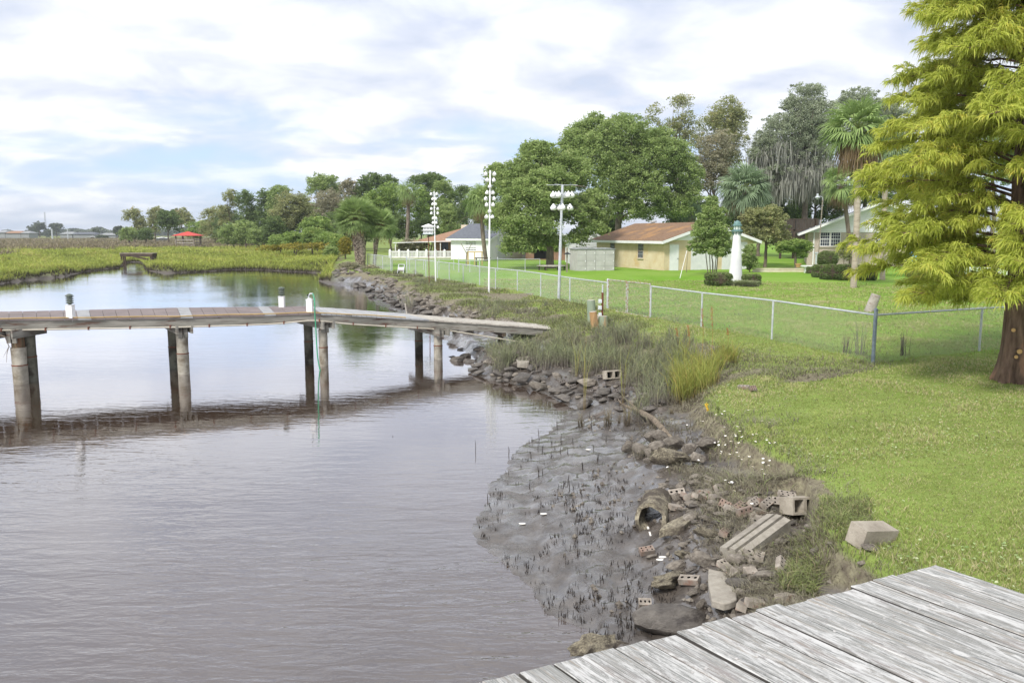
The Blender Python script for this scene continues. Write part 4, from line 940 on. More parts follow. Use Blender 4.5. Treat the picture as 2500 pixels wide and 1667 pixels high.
# ------------------------------------------------------------------ gourd racks
def gourdmesh(d):
    m = MB(); r = d/2
    m.lathe((0, 0, 0), [(r*.25, -d*.86), (r*.7, -d*.80), (r*.95, -d*.62), (r, -d*.45), (r*.9, -d*.28), (r*.62, -d*.10), (r*.34, d*.05), (r*.2, d*.18), (r*.14, d*.26), (r*.05, d*.28)], 14)
    me = m.mesh('gourd', MAT['white_plastic'], smooth=True)
    h = MB(); 
    c = Vector((0.25, -0.92, 0)).normalized(); p = c*r*.985+Vector((0, 0, -d*.42)); x = Vector((0, 0, 1)); y = c.cross(x)
    h.tube([p-c*0.02, p+c*0.006], r*.22, 10)
    return me, h.mesh('entrance_hole', MAT['dark_hole'])
def place_gourd(ms, loc, rz, label, group):
    o = bpy.data.objects.new('gourd_birdhouse', ms[0]); col.objects.link(o); o.location = loc; o.rotation_euler.z = rz
    props(o, label, 'birdhouse', group)
    h = bpy.data.objects.new('entrance_hole', ms[1]); col.objects.link(h); h.parent = o
ROWN = ['top', 'second', 'third', 'fourth', 'fifth', 'sixth', 'seventh', 'eighth']
def rack(sx, sy_base, Y, sy_top, label, rad, rows, d, glabel, mat='white_plastic', lean=0.0, zb=None):
    b = At(sx, sy_base, Y); t = At(sx, sy_top, Y); z0 = b[2]; x = b[0]; y = Y
    root = thing('gourd_rack_pole', (x, y, z0), label, 'pole')
    xt = x+lean
    MB().tube([(x, y, z0-.3), ((x+xt)/2, y, (z0+t[2])/2)], rad*1.15, 10).tube([((x+xt)/2, y, (z0+t[2])/2), (xt, y, t[2])], rad, 10).build('pole', MAT[mat], root, smooth=True)
    ms = gourdmesh(d)
    for ri, (sy, offs) in enumerate(rows):
        zr = At(sx, sy, Y)[2]; f = (zr-z0)/(t[2]-z0); xc = x+lean*f
        ws = [o_[0] if isinstance(o_, tuple) else o_ for o_ in offs]
        mx = max(abs(w_) for w_ in ws)*Y/1962
        arm = MB(); arm.tube([(xc-mx-.04, y, zr+d*.32), (xc+mx+.04, y, zr+d*.32)], .010, 6)
        arm.build('cross_arm', MAT['galv'], root)
        for qi, o_ in enumerate(offs):
            ox, oy = o_ if isinstance(o_, tuple) else (o_, -0.06 if abs(o_) < 2 else 0)
            side = 'left' if ox < -1 else ('right' if ox > 1 else 'centre')
            if len(offs) > 3: side = ['far left', 'inner left', 'near left', 'near right', 'inner right', 'far right'][qi]
            place_gourd(ms, (xc+ox*Y/1962, y+oy, zr+d*.30), random.uniform(-1.2, 1.2), 'white gourd, %s side of the %s row on the %s' % (side, ROWN[ri], glabel), 'white gourds on the '+glabel)
    return root
S2 = lambda v: 380+v/3.733
rack(1063.5, 683, 47.8, 467, 'tall white pole with stacked gourds left of the white garage', .035,
     [(S2(y)+1, o) for y, o in ((345, (-7.5, 6)), (390, (-4, 3.5)), (437, (-4, 3.5)), (480, (-7.5, 8)), (520, (-7.5, 8)), (565, (-3.5, 3.5)), (607, (-4, 3.5)), (648, (-7, 8)))], .165, 'pole by the tiered birdhouse', lean=-.02)
rack(1193.5, 706, 39.4, 416, 'tall white pole with stacked gourds in front of the white garage', .042,
     [(S2(y)+2, o) for y, o in ((158, (-11, 10)), (213, (-7, 9)), (270, ((0, -.1), (-.5, .08))), (328, (-7, 7)), (383, (-10, 10)), (438, (-8, 8)), (497, ((0, -.1),)), (548, (-8, 6.5)))], .195, 'tall middle pole', lean=.09)
S3 = lambda v: 400+v/3.733
r3 = rack(1363.5, 731, 33.5, 452, 'grey metal pole with two tiers of gourds nearest the walkway', .055,
     [(S3(280), ((-22, 0), (-15, .25), (-9, -.2), (9, .25), (14, -.2), (23, 0))), (S3(395), ((-21, -.1), (-18, .2), (1.5, -.25), (-4, .25), (19, -.1), (22, .2)))], .245, 'two tier grey pole', mat='galv', lean=.13)
x, y, z = At(1371, 452, 33.5); m = MB(); m.tube([(x-.62, y, z), (x+.66, y, z)], .010, 6); m.tube([(x-.3, y-.5, z+.01), (x+.3, y+.5, z+.01)], .010, 6); m.build('top_bar', MAT['galv'], r3)
# tiered birdhouse
def tiered():
    b = At(1047.8, 690, 44.5); x, y, z0 = b; zt = At(1047.8, 571.5, y)[2]; w_ = .26
    root = thing('tiered_birdhouse', (x, y, z0), 'white two storey birdhouse with green trim on a rusty pole', 'birdhouse')
    MB().tube([(x, y, z0-.3), (x, y, zt-.05)], .022, 8).build('pole', MAT['rust'], root, smooth=True)
    for k in range(2):
        zz_ = zt+k*.21
        MB().box(x-.34, x+.34, y-.34, y+.34, zz_-.025, zz_).build('ledge', MAT['lighthouse_green'] if k == 0 else MAT['white_paint'], root)
        MB().box(x-w_, x+w_, y-w_, y+w_, zz_, zz_+.185).build('storey', MAT['white_paint'], root)
        for q in (-.17, 0, .17): MB().tube([(x+q, y-w_-.004, zz_+.09), (x+q, y-w_+.02, zz_+.09)], .026, 8).build('entrance_hole', MAT['dark_hole'], root)
    zz_ = zt+.40; MB().box(x-.34, x+.34, y-.34, y+.34, zz_-.02, zz_).add([(x-.38, y-.38, zz_), (x+.38, y-.38, zz_), (x+.38, y+.38, zz_), (x-.38, y+.38, zz_), (x, y, zz_+.16)], [(0, 1, 4), (1, 2, 4), (2, 3, 4), (3, 0, 4), (3, 2, 1, 0)]).build('roof', MAT['white_paint'], root)
tiered()
# ------------------------------------------------------------------ yard things
def lighthouse():
    Y = 44.0; b = At(1795, 688, Y); x, y, z0 = b; zt = At(1795, 566, Y)[2]; H = zt-z0
    root = thing('garden_lighthouse', (x, y, z0), 'small white garden lighthouse with a green lantern top', 'lighthouse')
    r0 = .385; r1 = .18
    MB().lathe((x, y, z0), [(r0+(r1-r0)*t, H*t) for t in np.linspace(0, 1, 9)], 24).build('tower', MAT['lighthouse_white'], root, smooth=True)
    for k in range(8):
        a = 2*math.pi*k/8+.2; c, s = math.cos(a), math.sin(a)
        MB().prism([(x+c*r1, y+s*r1, zt-.22), (x+c*(r1+.11), y+s*(r1+.11), zt-.02), (x+c*r1, y+s*r1, zt-.02)], (-s*.03, c*.03, 0)).build('bracket', MAT['lighthouse_green'], root)
    MB().lathe((x, y, zt), [(.28, 0), (.31, .01), (.31, .06), (.27, .07), (.27, .11), (.22, .115)], 20).build('gallery', MAT['lighthouse_green'], root)
    MB().lathe((x, y, zt+.115), [(.19, 0), (.19, .19)], 20).build('lantern_room', MAT['glass_pale'], root)
    m = MB()
    for k in range(8):
        a = 2*math.pi*k/8; m.box(x+.195*math.cos(a)-.012, x+.195*math.cos(a)+.012, y+.195*math.sin(a)-.012, y+.195*math.sin(a)+.012, zt+.115, zt+.30)
    m.build('mullions', MAT['lighthouse_green'], root)
    MB().lathe((x, y, zt+.305), [(.25, 0), (.255, .06), (.20, .09), (.19, .15), (.15, .23), (.08, .28), (.02, .30)], 20).build('dome', MAT['lighthouse_green'], root, smooth=True)
lighthouse()
noisy('old_shade_wood', (0.05, 0.045, 0.038), (0.11, 0.10, 0.085), 2.5, 0.9, stretch=(4, 4, .5))
def misc_yard():
    # lamp pole
    Y = 64; x, y, z0 = At(1996, 648, Y); zt = At(1996, 482, Y)[2]; root = thing('yard_lamp', (x, y, z0), 'slim yard lamp with a gooseneck arm beside the brick house', 'lamp post')
    xt = x+.14
    MB().tube([(x, y, z0-.3), (xt, y, zt-.2)], .045, 8).build('pole', MAT['old_wood'], root)
    MB().tube([(xt, y, zt-.22), (xt, y, zt-.05), (xt-.08, y, zt+.05), (xt-.25, y, zt+.08), (xt-.36, y, zt+.08)], .025, 8).build('arm', MAT['galv'], root, smooth=True)
    h = MB(); h.lathe((xt-.42, y, zt), [(.20, -.04), (.21, 0), (.12, .07), (.09, .10), (.09, .25), (.04, .28)], 14); h.build('lamp_head', MAT['galv'], root, smooth=True)
    MB().lathe((xt-.42, y, zt-.18), [(.03, 0), (.07, .05), (.08, .13)], 10).build('glass', MAT['glass_pale'], root)
    # low wall
    Y = 58; x0, x1 = At(1840, 660, Y)[0], At(1972, 660, Y)[0]; z0 = At(1840, 666.5, Y)[2]; z1 = At(1840, 655.5, Y)[2]
    props(MB().box(x0, x1, Y, Y+.35, z0-.3, z1-.06).box(x0-.03, x1+.03, Y-.03, Y+.38, z1-.06, z1).build('low_wall', MAT['tan_wall'], None, org=(x0, Y, z0)), 'low pale stucco garden wall behind the lighthouse lawn', 'wall')
    # bench
    Y = 56.5; x0, x1 = At(1957, 650, Y)[0], At(1992, 650, Y)[0]; z0 = .75; root = thing('stone_bench', (x0, Y, z0), 'white stone bench beside the clipped hedges', 'bench')
    MB().box(x0, x1, Y-.22, Y+.22, z0+.55, z0+.63).build('seat', MAT['white_paint'], root)
    for t in (.3, .8): MB().box(x0+(x1-x0)*t-.08, x0+(x1-x0)*t+.08, Y-.15, Y+.15, z0-.1, z0+.548).build('leg', MAT['white_paint'], root)
    # pot
    x, y, z = At(1949, 652.5, 60); props(MB().lathe((x, y, z), [(.16, 0), (.20, .16), (.23, .22), (.245, .27), (.21, .27), (.19, .2)], 14).build('flower_pot', MAT['terracotta'], None, smooth=True, org=(x, y, z)), 'round tan flower pot under the vine arbor', 'flower pot')
    # post with a box top (water meter post)
    x, y, z = At(1991, 655, 55); root = thing('garden_post', (x, y, z), 'short grey post with a small cap beside the round bush', 'post')
    MB().box(x-.05, x+.05, y-.05, y+.05, z-.2, z+1.0).build('post', MAT['galv'], root); MB().box(x-.09, x+.09, y-.09, y+.09, z+1.0, z+1.09).build('cap', MAT['galv'], root)
    # blue play structure glimpsed through the cypress
    Y = 48; x, y, z = At(2228, 646, Y); root = thing('blue_play_tower', (x, y, z), 'bright blue plastic toy glimpsed through the cypress foliage', 'toy')
    MB().lathe((x, y, z), [(.36, 0), (.36, .2), (.25, .45), (.2, .52)], 12).build('base', MAT['cyan_plastic'], root, smooth=True)
    MB().lathe((x-.12, y, z+.5), [(.16, 0), (.13, .2), (.17, .34), (.2, .45), (.12, .52)], 10).build('upper', MAT['blue_plastic'], root, smooth=True)
    # white railing behind the cypress
    Y = 50; x0, x1 = At(2262, 660, Y)[0], At(2620, 660, Y)[0]; z0 = At(2262, 685, Y)[2]; root = thing('white_railing', (x0, Y, z0), 'white picket railing behind the cypress', 'railing')
    MB().box(x0, x1, Y, Y+.05, z0+.75, z0+.83).box(x0, x1, Y, Y+.05, z0+.12, z0+.18).build('rail', MAT['white_plastic'], root)
    m = MB(); x = x0+.05
    while x < x1: m.box(x, x+.03, Y+.012, Y+.04, z0, z0+.82); x += .11
    m.build('pickets', MAT['white_plastic'], root)
    for x in np.linspace(x0, x1, 5): MB().box(x-.05, x+.05, Y-.04, Y+.06, z0-.2, z0+.95).build('post', MAT['white_plastic'], root)
    # timber tree-house deck under the moss oak
    Y = 88; x0, x1 = At(1906, 560, Y)[0], At(1996, 560, Y)[0]; za, zb_ = At(1906, 560, Y)[2], At(1906, 536, Y)[2]; root = thing('timber_stair_deck', (x0, Y, .8), 'dark raised timber deck with picket rails below the moss draped oak', 'deck')
    MB().box(x0, x1, Y, Y+3, za-.18, za).build('floor', MAT['dark_wood'], root)
    m = MB(); x = x0
    while x < x1: m.box(x, x+.06, Y, Y+.05, za, zb_); x += .17
    m.box(x0, x1, Y-.02, Y+.06, zb_, zb_+.08); m.build('railing', MAT['dark_wood'], root)
    xa, xb = At(1918, 585, Y)[0], At(1972, 585, Y)[0]; z2, z3 = At(1906, 594, Y)[2], At(1906, 578, Y)[2]
    m = MB(); x = xa
    while x < xb: m.box(x, x+.06, Y-.8, Y-.75, z2, z3); x += .17
    m.box(xa, xb, Y-.82, Y-.74, z3, z3+.07); m.box(xa, xb, Y-1, Y+1, z2-.12, z2); m.build('lower_railing', MAT['dark_wood'], root)
    for x in (x0+.1, x0+1.5, x1-.2): MB().box(x-.1, x+.1, Y, Y+.2, .5, zb_).build('post', MAT['dark_wood'], root)
    props(MB().box(x0+.6, x1+1.5, Y+3.4, Y+3.9, za-1.6, za+1.2).build('tree_house', MAT['old_shade_wood'], None, org=(x0, Y+3.4, za)), 'dark weathered timber wall of the tree house behind the deck', 'tree house')
    # round plank bench around the tree
    x, y, z = At(1347, 657, 61); root = thing('tree_bench', (x, y, z), 'weathered low plank platform around the big tree trunk', 'bench')
    m = MB()
    for k in range(6):
        a0, a1 = math.pi/3*k, math.pi/3*(k+1); ro, ri = 1.15, .55
        m.prism([(x+ro*math.cos(a0), y+ro*.8*math.sin(a0), z+.22), (x+ro*math.cos(a1), y+ro*.8*math.sin(a1), z+.22), (x+ri*math.cos(a1), y+ri*.8*math.sin(a1), z+.22), (x+ri*math.cos(a0), y+ri*.8*math.sin(a0), z+.22)], (0, 0, .06))
    m.build('planks', MAT['walk_tan'], root)
    for k in range(6): a = math.pi/3*k; MB().box(x+.95*math.cos(a)-.05, x+.95*math.cos(a)+.05, y+.76*math.sin(a)-.05, y+.76*math.sin(a)+.05, z-.2, z+.218).build('leg', MAT['dark_wood'], root)
    # bird feeder post
    x, y, z = At(1384, 664, 57); root = thing('bird_feeder', (x, y, z), 'wooden post with a black cone baffle in front of the grey shed', 'bird feeder')
    zt = At(1384, 604, 57)[2]; MB().box(x-.05, x+.05, y-.05, y+.05, z-.3, zt).build('post', MAT['old_wood'], root)
    MB().lathe((x+.02, y, At(1384, 621, 57)[2]), [(.27, 0), (.27, .01), (.06, .14), (.03, .2)], 14).build('baffle', MAT['black_metal'], root)
    # hose reel
    x, y, z = At(980, 667, 57); root = thing('hose_reel', (x, y, z), 'grey garden hose reel cart beside the fence end post', 'hose reel')
    for q in (-.2, .2): MB().tube([(x+q-.05, y-.2, z), (x+q+.02, y, z+.62), (x+q+.06, y+.2, z)], .025, 6).build('side_frame', MAT['galv'], root)
    MB().tube([(x-.22, y, z+.62), (x+.22, y, z+.62)], .025, 6).build('handle', MAT['galv'], root)
    MB().tube([(x-.2, y, z+.28), (x+.2, y, z+.28)], .14, 12).build('drum', MAT['white_paint'], root)
    for q in (-.23, .23): MB().tube([(x+q-.02, y+.1, z+.1), (x+q+.02, y+.1, z+.1)], .11, 12).build('wheel', MAT['black_metal'], root)
    # fish cleaning table frames
    x, y, z = At(1159, 641, 60); zt = At(1159, 614, 60)[2]; root = thing('cleaning_table', (x, y, z), 'bare yellow timber table frame in front of the white garage', 'table')
    MB().box(x-.55, x+.6, y-.3, y+.3, zt-.06, zt).build('top', MAT['yellow_wood'], root)
    for q, p in ((-.5, -.25), (.55, -.25), (-.5, .25), (.55, .25), (0, -.25)): MB().box(x+q-.035, x+q+.035, y+p-.035, y+p+.035, z-.2, zt-.06).build('leg', MAT['yellow_wood'], root)
    x, y, z = At(1138, 645, 58); root = thing('forked_post', (x, y, z), 'slender wooden post with a forked top beside the table frame', 'post')
    zt = At(1138, 616, 58)[2]; MB().tube([(x, y, z-.2), (x+.05, y, zt)], .045, 8).build('post', MAT['old_wood'], root)
    for q in (-.36, .42): MB().tube([(x+.05, y, zt-.1), (x+q, y, At(1138, 594, 58)[2])], .028, 6).build('fork', MAT['old_wood'], root)
    x, y, z = At(1178, 645, 58.5); root = thing('picnic_bench', (x, y, z), 'dark plank bench at the foot of the fan palm', 'bench')
    MB().box(x-.55, x+.6, y-.15, y+.15, z+.42, z+.48).build('seat', MAT['dark_wood'], root)
    for q in (-.45, .5): MB().box(x+q-.04, x+q+.04, y-.12, y+.12, z-.2, z+.418).build('leg', MAT['dark_wood'], root)
    # stump pilings and pedestal
    def stump(sx, sy, rx, sy_top, Y, label, m, lean=0.0, capm='walk_tan'):
        x, y, z = At(sx, sy, Y); zt = At(sx, sy_top, Y)[2]
        o = MB().tube([(x+lean, y, z-.35), (x, y, zt)], [rx*1.08, rx], 16).build('cut_piling', MAT[m], None, smooth=True, org=(x, y, z)); props(o, label, 'piling')
        MB().tube([(x, y, zt-.01), (x-lean*.01, y, zt+.006)], rx*.96, 16).build('sawn_top', MAT[capm], o)
    noisy('green_timber', (0.20, 0.26, 0.19), (0.33, 0.38, 0.28), 3, 0.85, stretch=(1, 1, .2), c3=(.42, .26, .12), s3=1.5, t3=(.55, .65))
    noisy('orange_timber', (0.34, 0.20, 0.09), (0.48, 0.31, 0.16), 4, 0.85, stretch=(1, 1, .2), c3=(.12, .09, .06), s3=2.5, t3=(.56, .66))
    stump(1442, 800, .125, 733, 24.6, 'tall cut piling with a green weathered side at the landing', 'green_timber', .05)
    stump(1447, 812, .11, 761, 23.6, 'shorter cut piling of orange brown wood leaning at the landing', 'orange_timber', .14)
    stump(1473, 800, .12, 772, 24.2, 'short mossy green piling stub behind the rope', 'green_timber', .0)
    x, y, z = At(1470, 790, 24.7); zt = At(1470, 695, y)[2]; zm = At(1470, 714, y)[2]
    root = thing('utility_pedestal', (x, y, z), 'rust red utility pipe with three small electrical boxes at the landing', 'utility post')
    MB().tube([(x, y, z-.3), (x, y, zm)], .034, 10).build('rusty_pipe', MAT['rust'], root, smooth=True)
    MB().tube([(x, y, zm), (x, y, zt)], .024, 10).build('grey_pipe', MAT['galv'], root, smooth=True)
    for sy, w_ in ((735, .055), (751, .065), (768, .05)):
        zz_ = At(1470, sy, y)[2]; MB().box(x-.07-w_, x-.045+.02, y-.06, y+.03, zz_-.055, zz_+.055).box(x-.10, x-.07, y-.075, y-.06, zz_-.03, zz_+.03).build('outlet_box', MAT['siding_shade'], root)
    pts = [(x-.10+.11*math.cos(a)*(1-.02*i), y-.16, zz_-.16+.14*math.sin(a)) for i, a in enumerate(np.linspace(1.2, 1.2+4*math.pi, 40))]
    props(MB().tube([(x-.22, y-.14, zz_+.02)]+pts, .012, 6).build('rope_coil', MAT['rope_white'], None, smooth=True, org=(x, y, z)), 'pale rope coiled on the piling beside the utility pipe', 'rope')
    # leaning stump slice behind the corner post
    p = G(2128, 762, .85); noisy('pale_trunk', (0.28, 0.25, 0.22), (0.42, 0.385, 0.35), 5, 0.9, c3=(.25, .2, .17), s3=6, t3=(.55, .62), bump=.5)
    Y = p[1]; a = At(2122, 757, Y); b_ = At(2139, 719, Y); props(MB().tube([(a[0]-.05, Y, a[2]-.25), b_], [.20, .16], 14).build('leaning_stump', MAT['pale_trunk'], None, smooth=True, org=p), 'pale leaning tree stump just behind the fence corner', 'tree stump')
    # staked sapling
    x, y, z = At(1676, 662, 53); root = thing('staked_sapling', (x, y, z), 'spindly bare sapling tied to a white stake on the lawn', 'sapling')
    MB().tube([(x, y, z-.1), (x+.03, y, z+.9), (x+.08, y, z+1.35)], [.02, .012, .005], 6).build('stem', MAT['bark'], root)
    MB().tube([At(1660, 679, 47.5), At(1677, 612, 52.8)], .018, 6).build('stake', MAT['white_plastic'], root)
misc_yard()
# gazebo, little bridge, far things
def far_things():
    Y = 160; root0 = At(461, 606, Y); x, y, z = root0; root = thing('gazebo', (x, y, .4), 'open gazebo with a red pyramid roof standing in the marsh', 'gazebo')
    w_ = 1.75; zd = At(461, 597, Y)[2]; ze = At(461, 575.5, Y)[2]; zp = At(461, 565, Y)[2]
    MB().box(x-w_, x+w_, y-w_, y+w_, zd-.35, zd).build('floor', MAT['old_wood'], root)
    for a in (-1, 1):
        for b in (-1, 1):
            MB().box(x+a*w_-.12, x+a*w_+.12, y+b*w_-.12, y+b*w_+.12, .2, ze).build('post', MAT['old_wood'], root)
    m = MB()
    for a in (-1, 1): m.box(x-w_, x+w_, y+a*w_-.05, y+a*w_+.05, zd+.8, zd+1.0); m.box(x-w_, x+w_, y+a*w_-.05, y+a*w_+.05, zd+.25, zd+.4); m.box(x+a*w_-.05, x+a*w_+.05, y-w_, y+w_, zd+.8, zd+1.0)
    m.build('railing', MAT['walk_tan'], root)
    e = 2.35; MB().add([(x-e, y-e, ze), (x+e, y-e, ze), (x+e, y+e, ze), (x-e, y+e, ze), (x, y, zp)], [(0, 1, 4), (1, 2, 4), (2, 3, 4), (3, 0, 4), (3, 2, 1, 0)]).build('roof', MAT['red_roof'], root)
    # plank bridge
    Y = 94; a = At(297, 620, Y); b = At(378, 620, Y); root = thing('plank_bridge', (a[0], Y, 0), 'old timber footbridge over the marsh creek mouth', 'footbridge')
    zt = At(297, 617.5, Y)[2]
    MB().box(a[0], b[0], Y-.6, Y+.7, zt-.1, zt).build('planks', MAT['old_wood'], root)
    for yy in (Y-.55, Y+.6): MB().box(a[0]+.1, b[0]-.05, yy-.05, yy+.05, zt-.42, zt-.102).build('beam', MAT['dark_wood'], root)
    for q in (.18, .42, .62): MB().tube([(a[0]+q, Y-.5, -.5), (a[0]+q, Y-.5, zt-.1)], .09, 8).build('pile', MAT['dark_wood'], root)
    MB().beam((a[0]+.9, Y-.62, zt-.2), (b[0]-.5, Y-.62, zt-.75), .06, .18).build('fallen_brace', MAT['dark_wood'], root)
    MB().box(b[0]-.35, b[0]-.1, Y-.55, Y+.6, .0, zt-.1).build('abutment', MAT['dark_wood'], root)
    # far mast
    Y = 1100; x, y, z = At(112, 560, Y); zt = At(112, 518, Y)[2]; m = MB()
    root = thing('radio_mast', (x, y, 1), 'thin lattice radio mast on the far left horizon', 'mast')
    for a in range(3): 
        q = 2.094*a; m.tube([(x+1.0*math.cos(q), y+1.0*math.sin(q), 0), (x+.7*math.cos(q), y+.7*math.sin(q), zt)], .16, 5)
    k = 0; zz_ = 2
    while zz_ < zt: 
        m.box(x-.9, x+.9, y-.1, y+.1, zz_, zz_+.3); zz_ += 2.2
    m.build('lattice', MAT['shed_roof'], root)
    for sx, sy0, sy1 in ((128, 581, 559), (166, 580, 558)):
        Y = 330; x, y, z = At(sx, sy0, Y); zt = At(sx, sy1, Y)[2]; props(MB().tube([(x, y, z-1), (x, y, zt)], .32 if sx == 128 else .22, 8).build('channel_marker', MAT['galv'], None, org=(x, y, z)), 'pale marker pole at the marsh edge, %s of the two' % ('thicker' if sx == 128 else 'thinner'), 'marker pole')
    hs = [(-8, 12, 562, 573, 'shed_roof', 'grey'), (13, 50, 564, 574, 'orange_roof', 'brown'), (51, 70, 564, 574, 'shed_roof', 'slate'), (147, 176, 566, 576, 'shed_roof', 'grey'), (178, 229, 567, 576, 'grey_roof', 'dark'), (243, 281, 569, 578, 'shed_roof', 'long'), (222, 238, 574, 582, 'white_paint', 'white'), (380, 386, 579, 584, 'white_paint', 'tiny white')]
    for a, b, t, bo, rm, nm in hs:
        Y = 420 if nm != 'tiny white' else 260; x0, x1 = At(a, 570, Y)[0], At(b, 570, Y)[0]; zt, z0 = At(a, t, Y)[2], At(a, bo, Y)[2]; ze = z0+(zt-z0)*.45
        root = thing('distant_house', (x0, Y, z0), {'grey': 'distant light grey roofed house %s' % ('at the far left of the marsh' if a < 0 else 'between the two marker poles'), 'brown': 'distant house with a long brown roof across the marsh', 'slate': 'distant slate roofed house beside the brown roof', 'dark': 'distant dark roofed row house across the marsh', 'long': 'distant long low grey building nearest the tree line', 'white': 'small white building low at the marsh edge', 'tiny white': 'tiny white van-like shed beside the far trees'}[nm], 'house', 'houses far across the marsh')
        MB().box(x0, x1, Y, Y+8, z0-2, ze).build('wall', MAT['shed_roof'] if nm != 'white' else MAT['white_paint'], root)
        MB().add([(x0-.5, Y-.5, ze), (x1+.5, Y-.5, ze), (x1-1, Y+4, zt), (x0+1, Y+4, zt), (x0-.5, Y+8.5, ze), (x1+.5, Y+8.5, ze)], [(0, 1, 2, 3), (3, 2, 5, 4), (1, 5, 2), (0, 3, 4), (0, 4, 5, 1)]).build('roof', MAT[rm], root)
far_things()
# ------------------------------------------------------------------ trees
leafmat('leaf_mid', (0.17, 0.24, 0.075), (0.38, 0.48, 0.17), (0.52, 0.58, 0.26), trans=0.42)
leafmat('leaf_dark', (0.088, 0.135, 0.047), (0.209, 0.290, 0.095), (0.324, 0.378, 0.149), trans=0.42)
leafmat('leaf_olive', (0.20, 0.225, 0.10), (0.41, 0.43, 0.19), (0.52, 0.43, 0.22), trans=0.42)
leafmat('leaf_brown', (0.24, 0.23, 0.15), (0.42, 0.40, 0.27), (0.50, 0.40, 0.25), trans=0.42)
leafmat('leaf_light', (0.150, 0.228, 0.060), (0.348, 0.468, 0.132), (0.504, 0.552, 0.180), trans=0.42)
leafmat('leaf_grey', (0.20, 0.23, 0.15), (0.41, 0.46, 0.31), (0.52, 0.55, 0.41), trans=0.42)
leafmat('leaf_gold', (0.14, 0.16, 0.03), (0.36, 0.30, 0.05), (0.55, 0.38, 0.03))
leafmat('leaf_far', (0.055, 0.075, 0.04), (0.12, 0.145, 0.075), (0.16, 0.18, 0.10), trans=0.15)
leafmat('hedge_leaf', (0.070, 0.105, 0.035), (0.170, 0.230, 0.070), (0.240, 0.240, 0.110), trans=0.15)
leafmat('moss_strand', (0.209, 0.209, 0.176), (0.352, 0.352, 0.303), (0.440, 0.440, 0.385), trans=0.25)
leafmat('palm_leaf', (0.128, 0.203, 0.068), (0.338, 0.446, 0.155), (0.567, 0.621, 0.297), trans=0.3)
leafmat('palm_leaf_blue', (0.117, 0.176, 0.104), (0.299, 0.390, 0.221), (0.494, 0.559, 0.338), trans=0.3)
leafmat('palm_dead', (0.16, 0.10, 0.055), (0.34, 0.24, 0.14), (0.44, 0.34, 0.22), trans=0.15)
leafmat('palm_fruit', (0.22, 0.14, 0.03), (0.42, 0.28, 0.07), (0.5, 0.36, 0.1), trans=0.1)
leafmat('cypress_leaf', (0.33, 0.40, 0.055), (0.60, 0.64, 0.13), (0.72, 0.62, 0.13), trans=0.5, rough=0.55)
def unit(rg, n):
    v = rg.normal(size=(n, 3)); return v/np.linalg.norm(v, axis=1)[:, None]
def leaves(C, size, rg, flat=0.45, aspect=0.6, droop=0.0):
    """one diamond leaf (spray) per centre"""
    n = len(C); a = unit(rg, n); a[:, 2] = a[:, 2]*flat-droop; a /= np.linalg.norm(a, axis=1)[:, None]
    b = np.cross(a, unit(rg, n)); b /= np.linalg.norm(b, axis=1)[:, None]+1e-9
    s = (size*rg.uniform(0.6, 1.35, n))[:, None]
    V = np.empty((n, 4, 3)); V[:, 0] = C-a*s*.5; V[:, 1] = C+b*s*.5*aspect+a*s*.06; V[:, 2] = C+a*s*.5; V[:, 3] = C-b*s*.5*aspect+a*s*.06
    i = np.arange(n)*4; return V.reshape(-1, 3), np.stack([i, i+1, i+2, i+3], 1)
def crown_points(lobes, n, rg, clump, per, shell=0.5, gap=0.0):
    """lobes: (cx,cy,cz,rx,ry,rz). returns leaf centres, tints, clump centres"""
    lob = np.array(lobes, float); vol = (lob[:, 3]*lob[:, 5])**1.0; pr = vol/vol.sum()
    k = max(4, int(n/per)); li = rg.choice(len(lob), k, p=pr); d = unit(rg, k); d[:, 2] = np.where(d[:, 2] < -0.55, -d[:, 2], d[:, 2])
    r = rg.uniform(shell**3, 1.0, k)**(1/3.0)*rg.uniform(0.86, 1.06, k)
    cc = lob[li, :3]+d*lob[li, 3:6]*r[:, None]
    cs = clump*rg.uniform(0.55, 1.35, k)
    ob = rg.random(k) < .16; cc[ob] = lob[li[ob], :3]+d[ob]*lob[li[ob], 3:6]*rg.uniform(1.04, 1.20, (ob.sum(), 1)); cs[ob] *= .55
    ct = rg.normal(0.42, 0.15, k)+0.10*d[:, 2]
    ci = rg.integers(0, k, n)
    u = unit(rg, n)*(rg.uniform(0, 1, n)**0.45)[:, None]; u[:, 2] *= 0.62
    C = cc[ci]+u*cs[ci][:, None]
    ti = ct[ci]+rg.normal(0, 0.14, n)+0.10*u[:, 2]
    return C, ti, cc
def rad3(p, q, k=5, sag=0.0, rg=None, wob=0.06):
    p = Vector(p); q = Vector(q); ln = (q-p).length; out = []
    for i in range(k+1):
        t = i/k; v = p+(q-p)*t; v.z += sag*ln*math.sin(math.pi*t)
        if rg is not None and 0 < i < k: v += Vector(rg.normal(0, wob*ln*.5, 3))
        out.append(v)
    return out
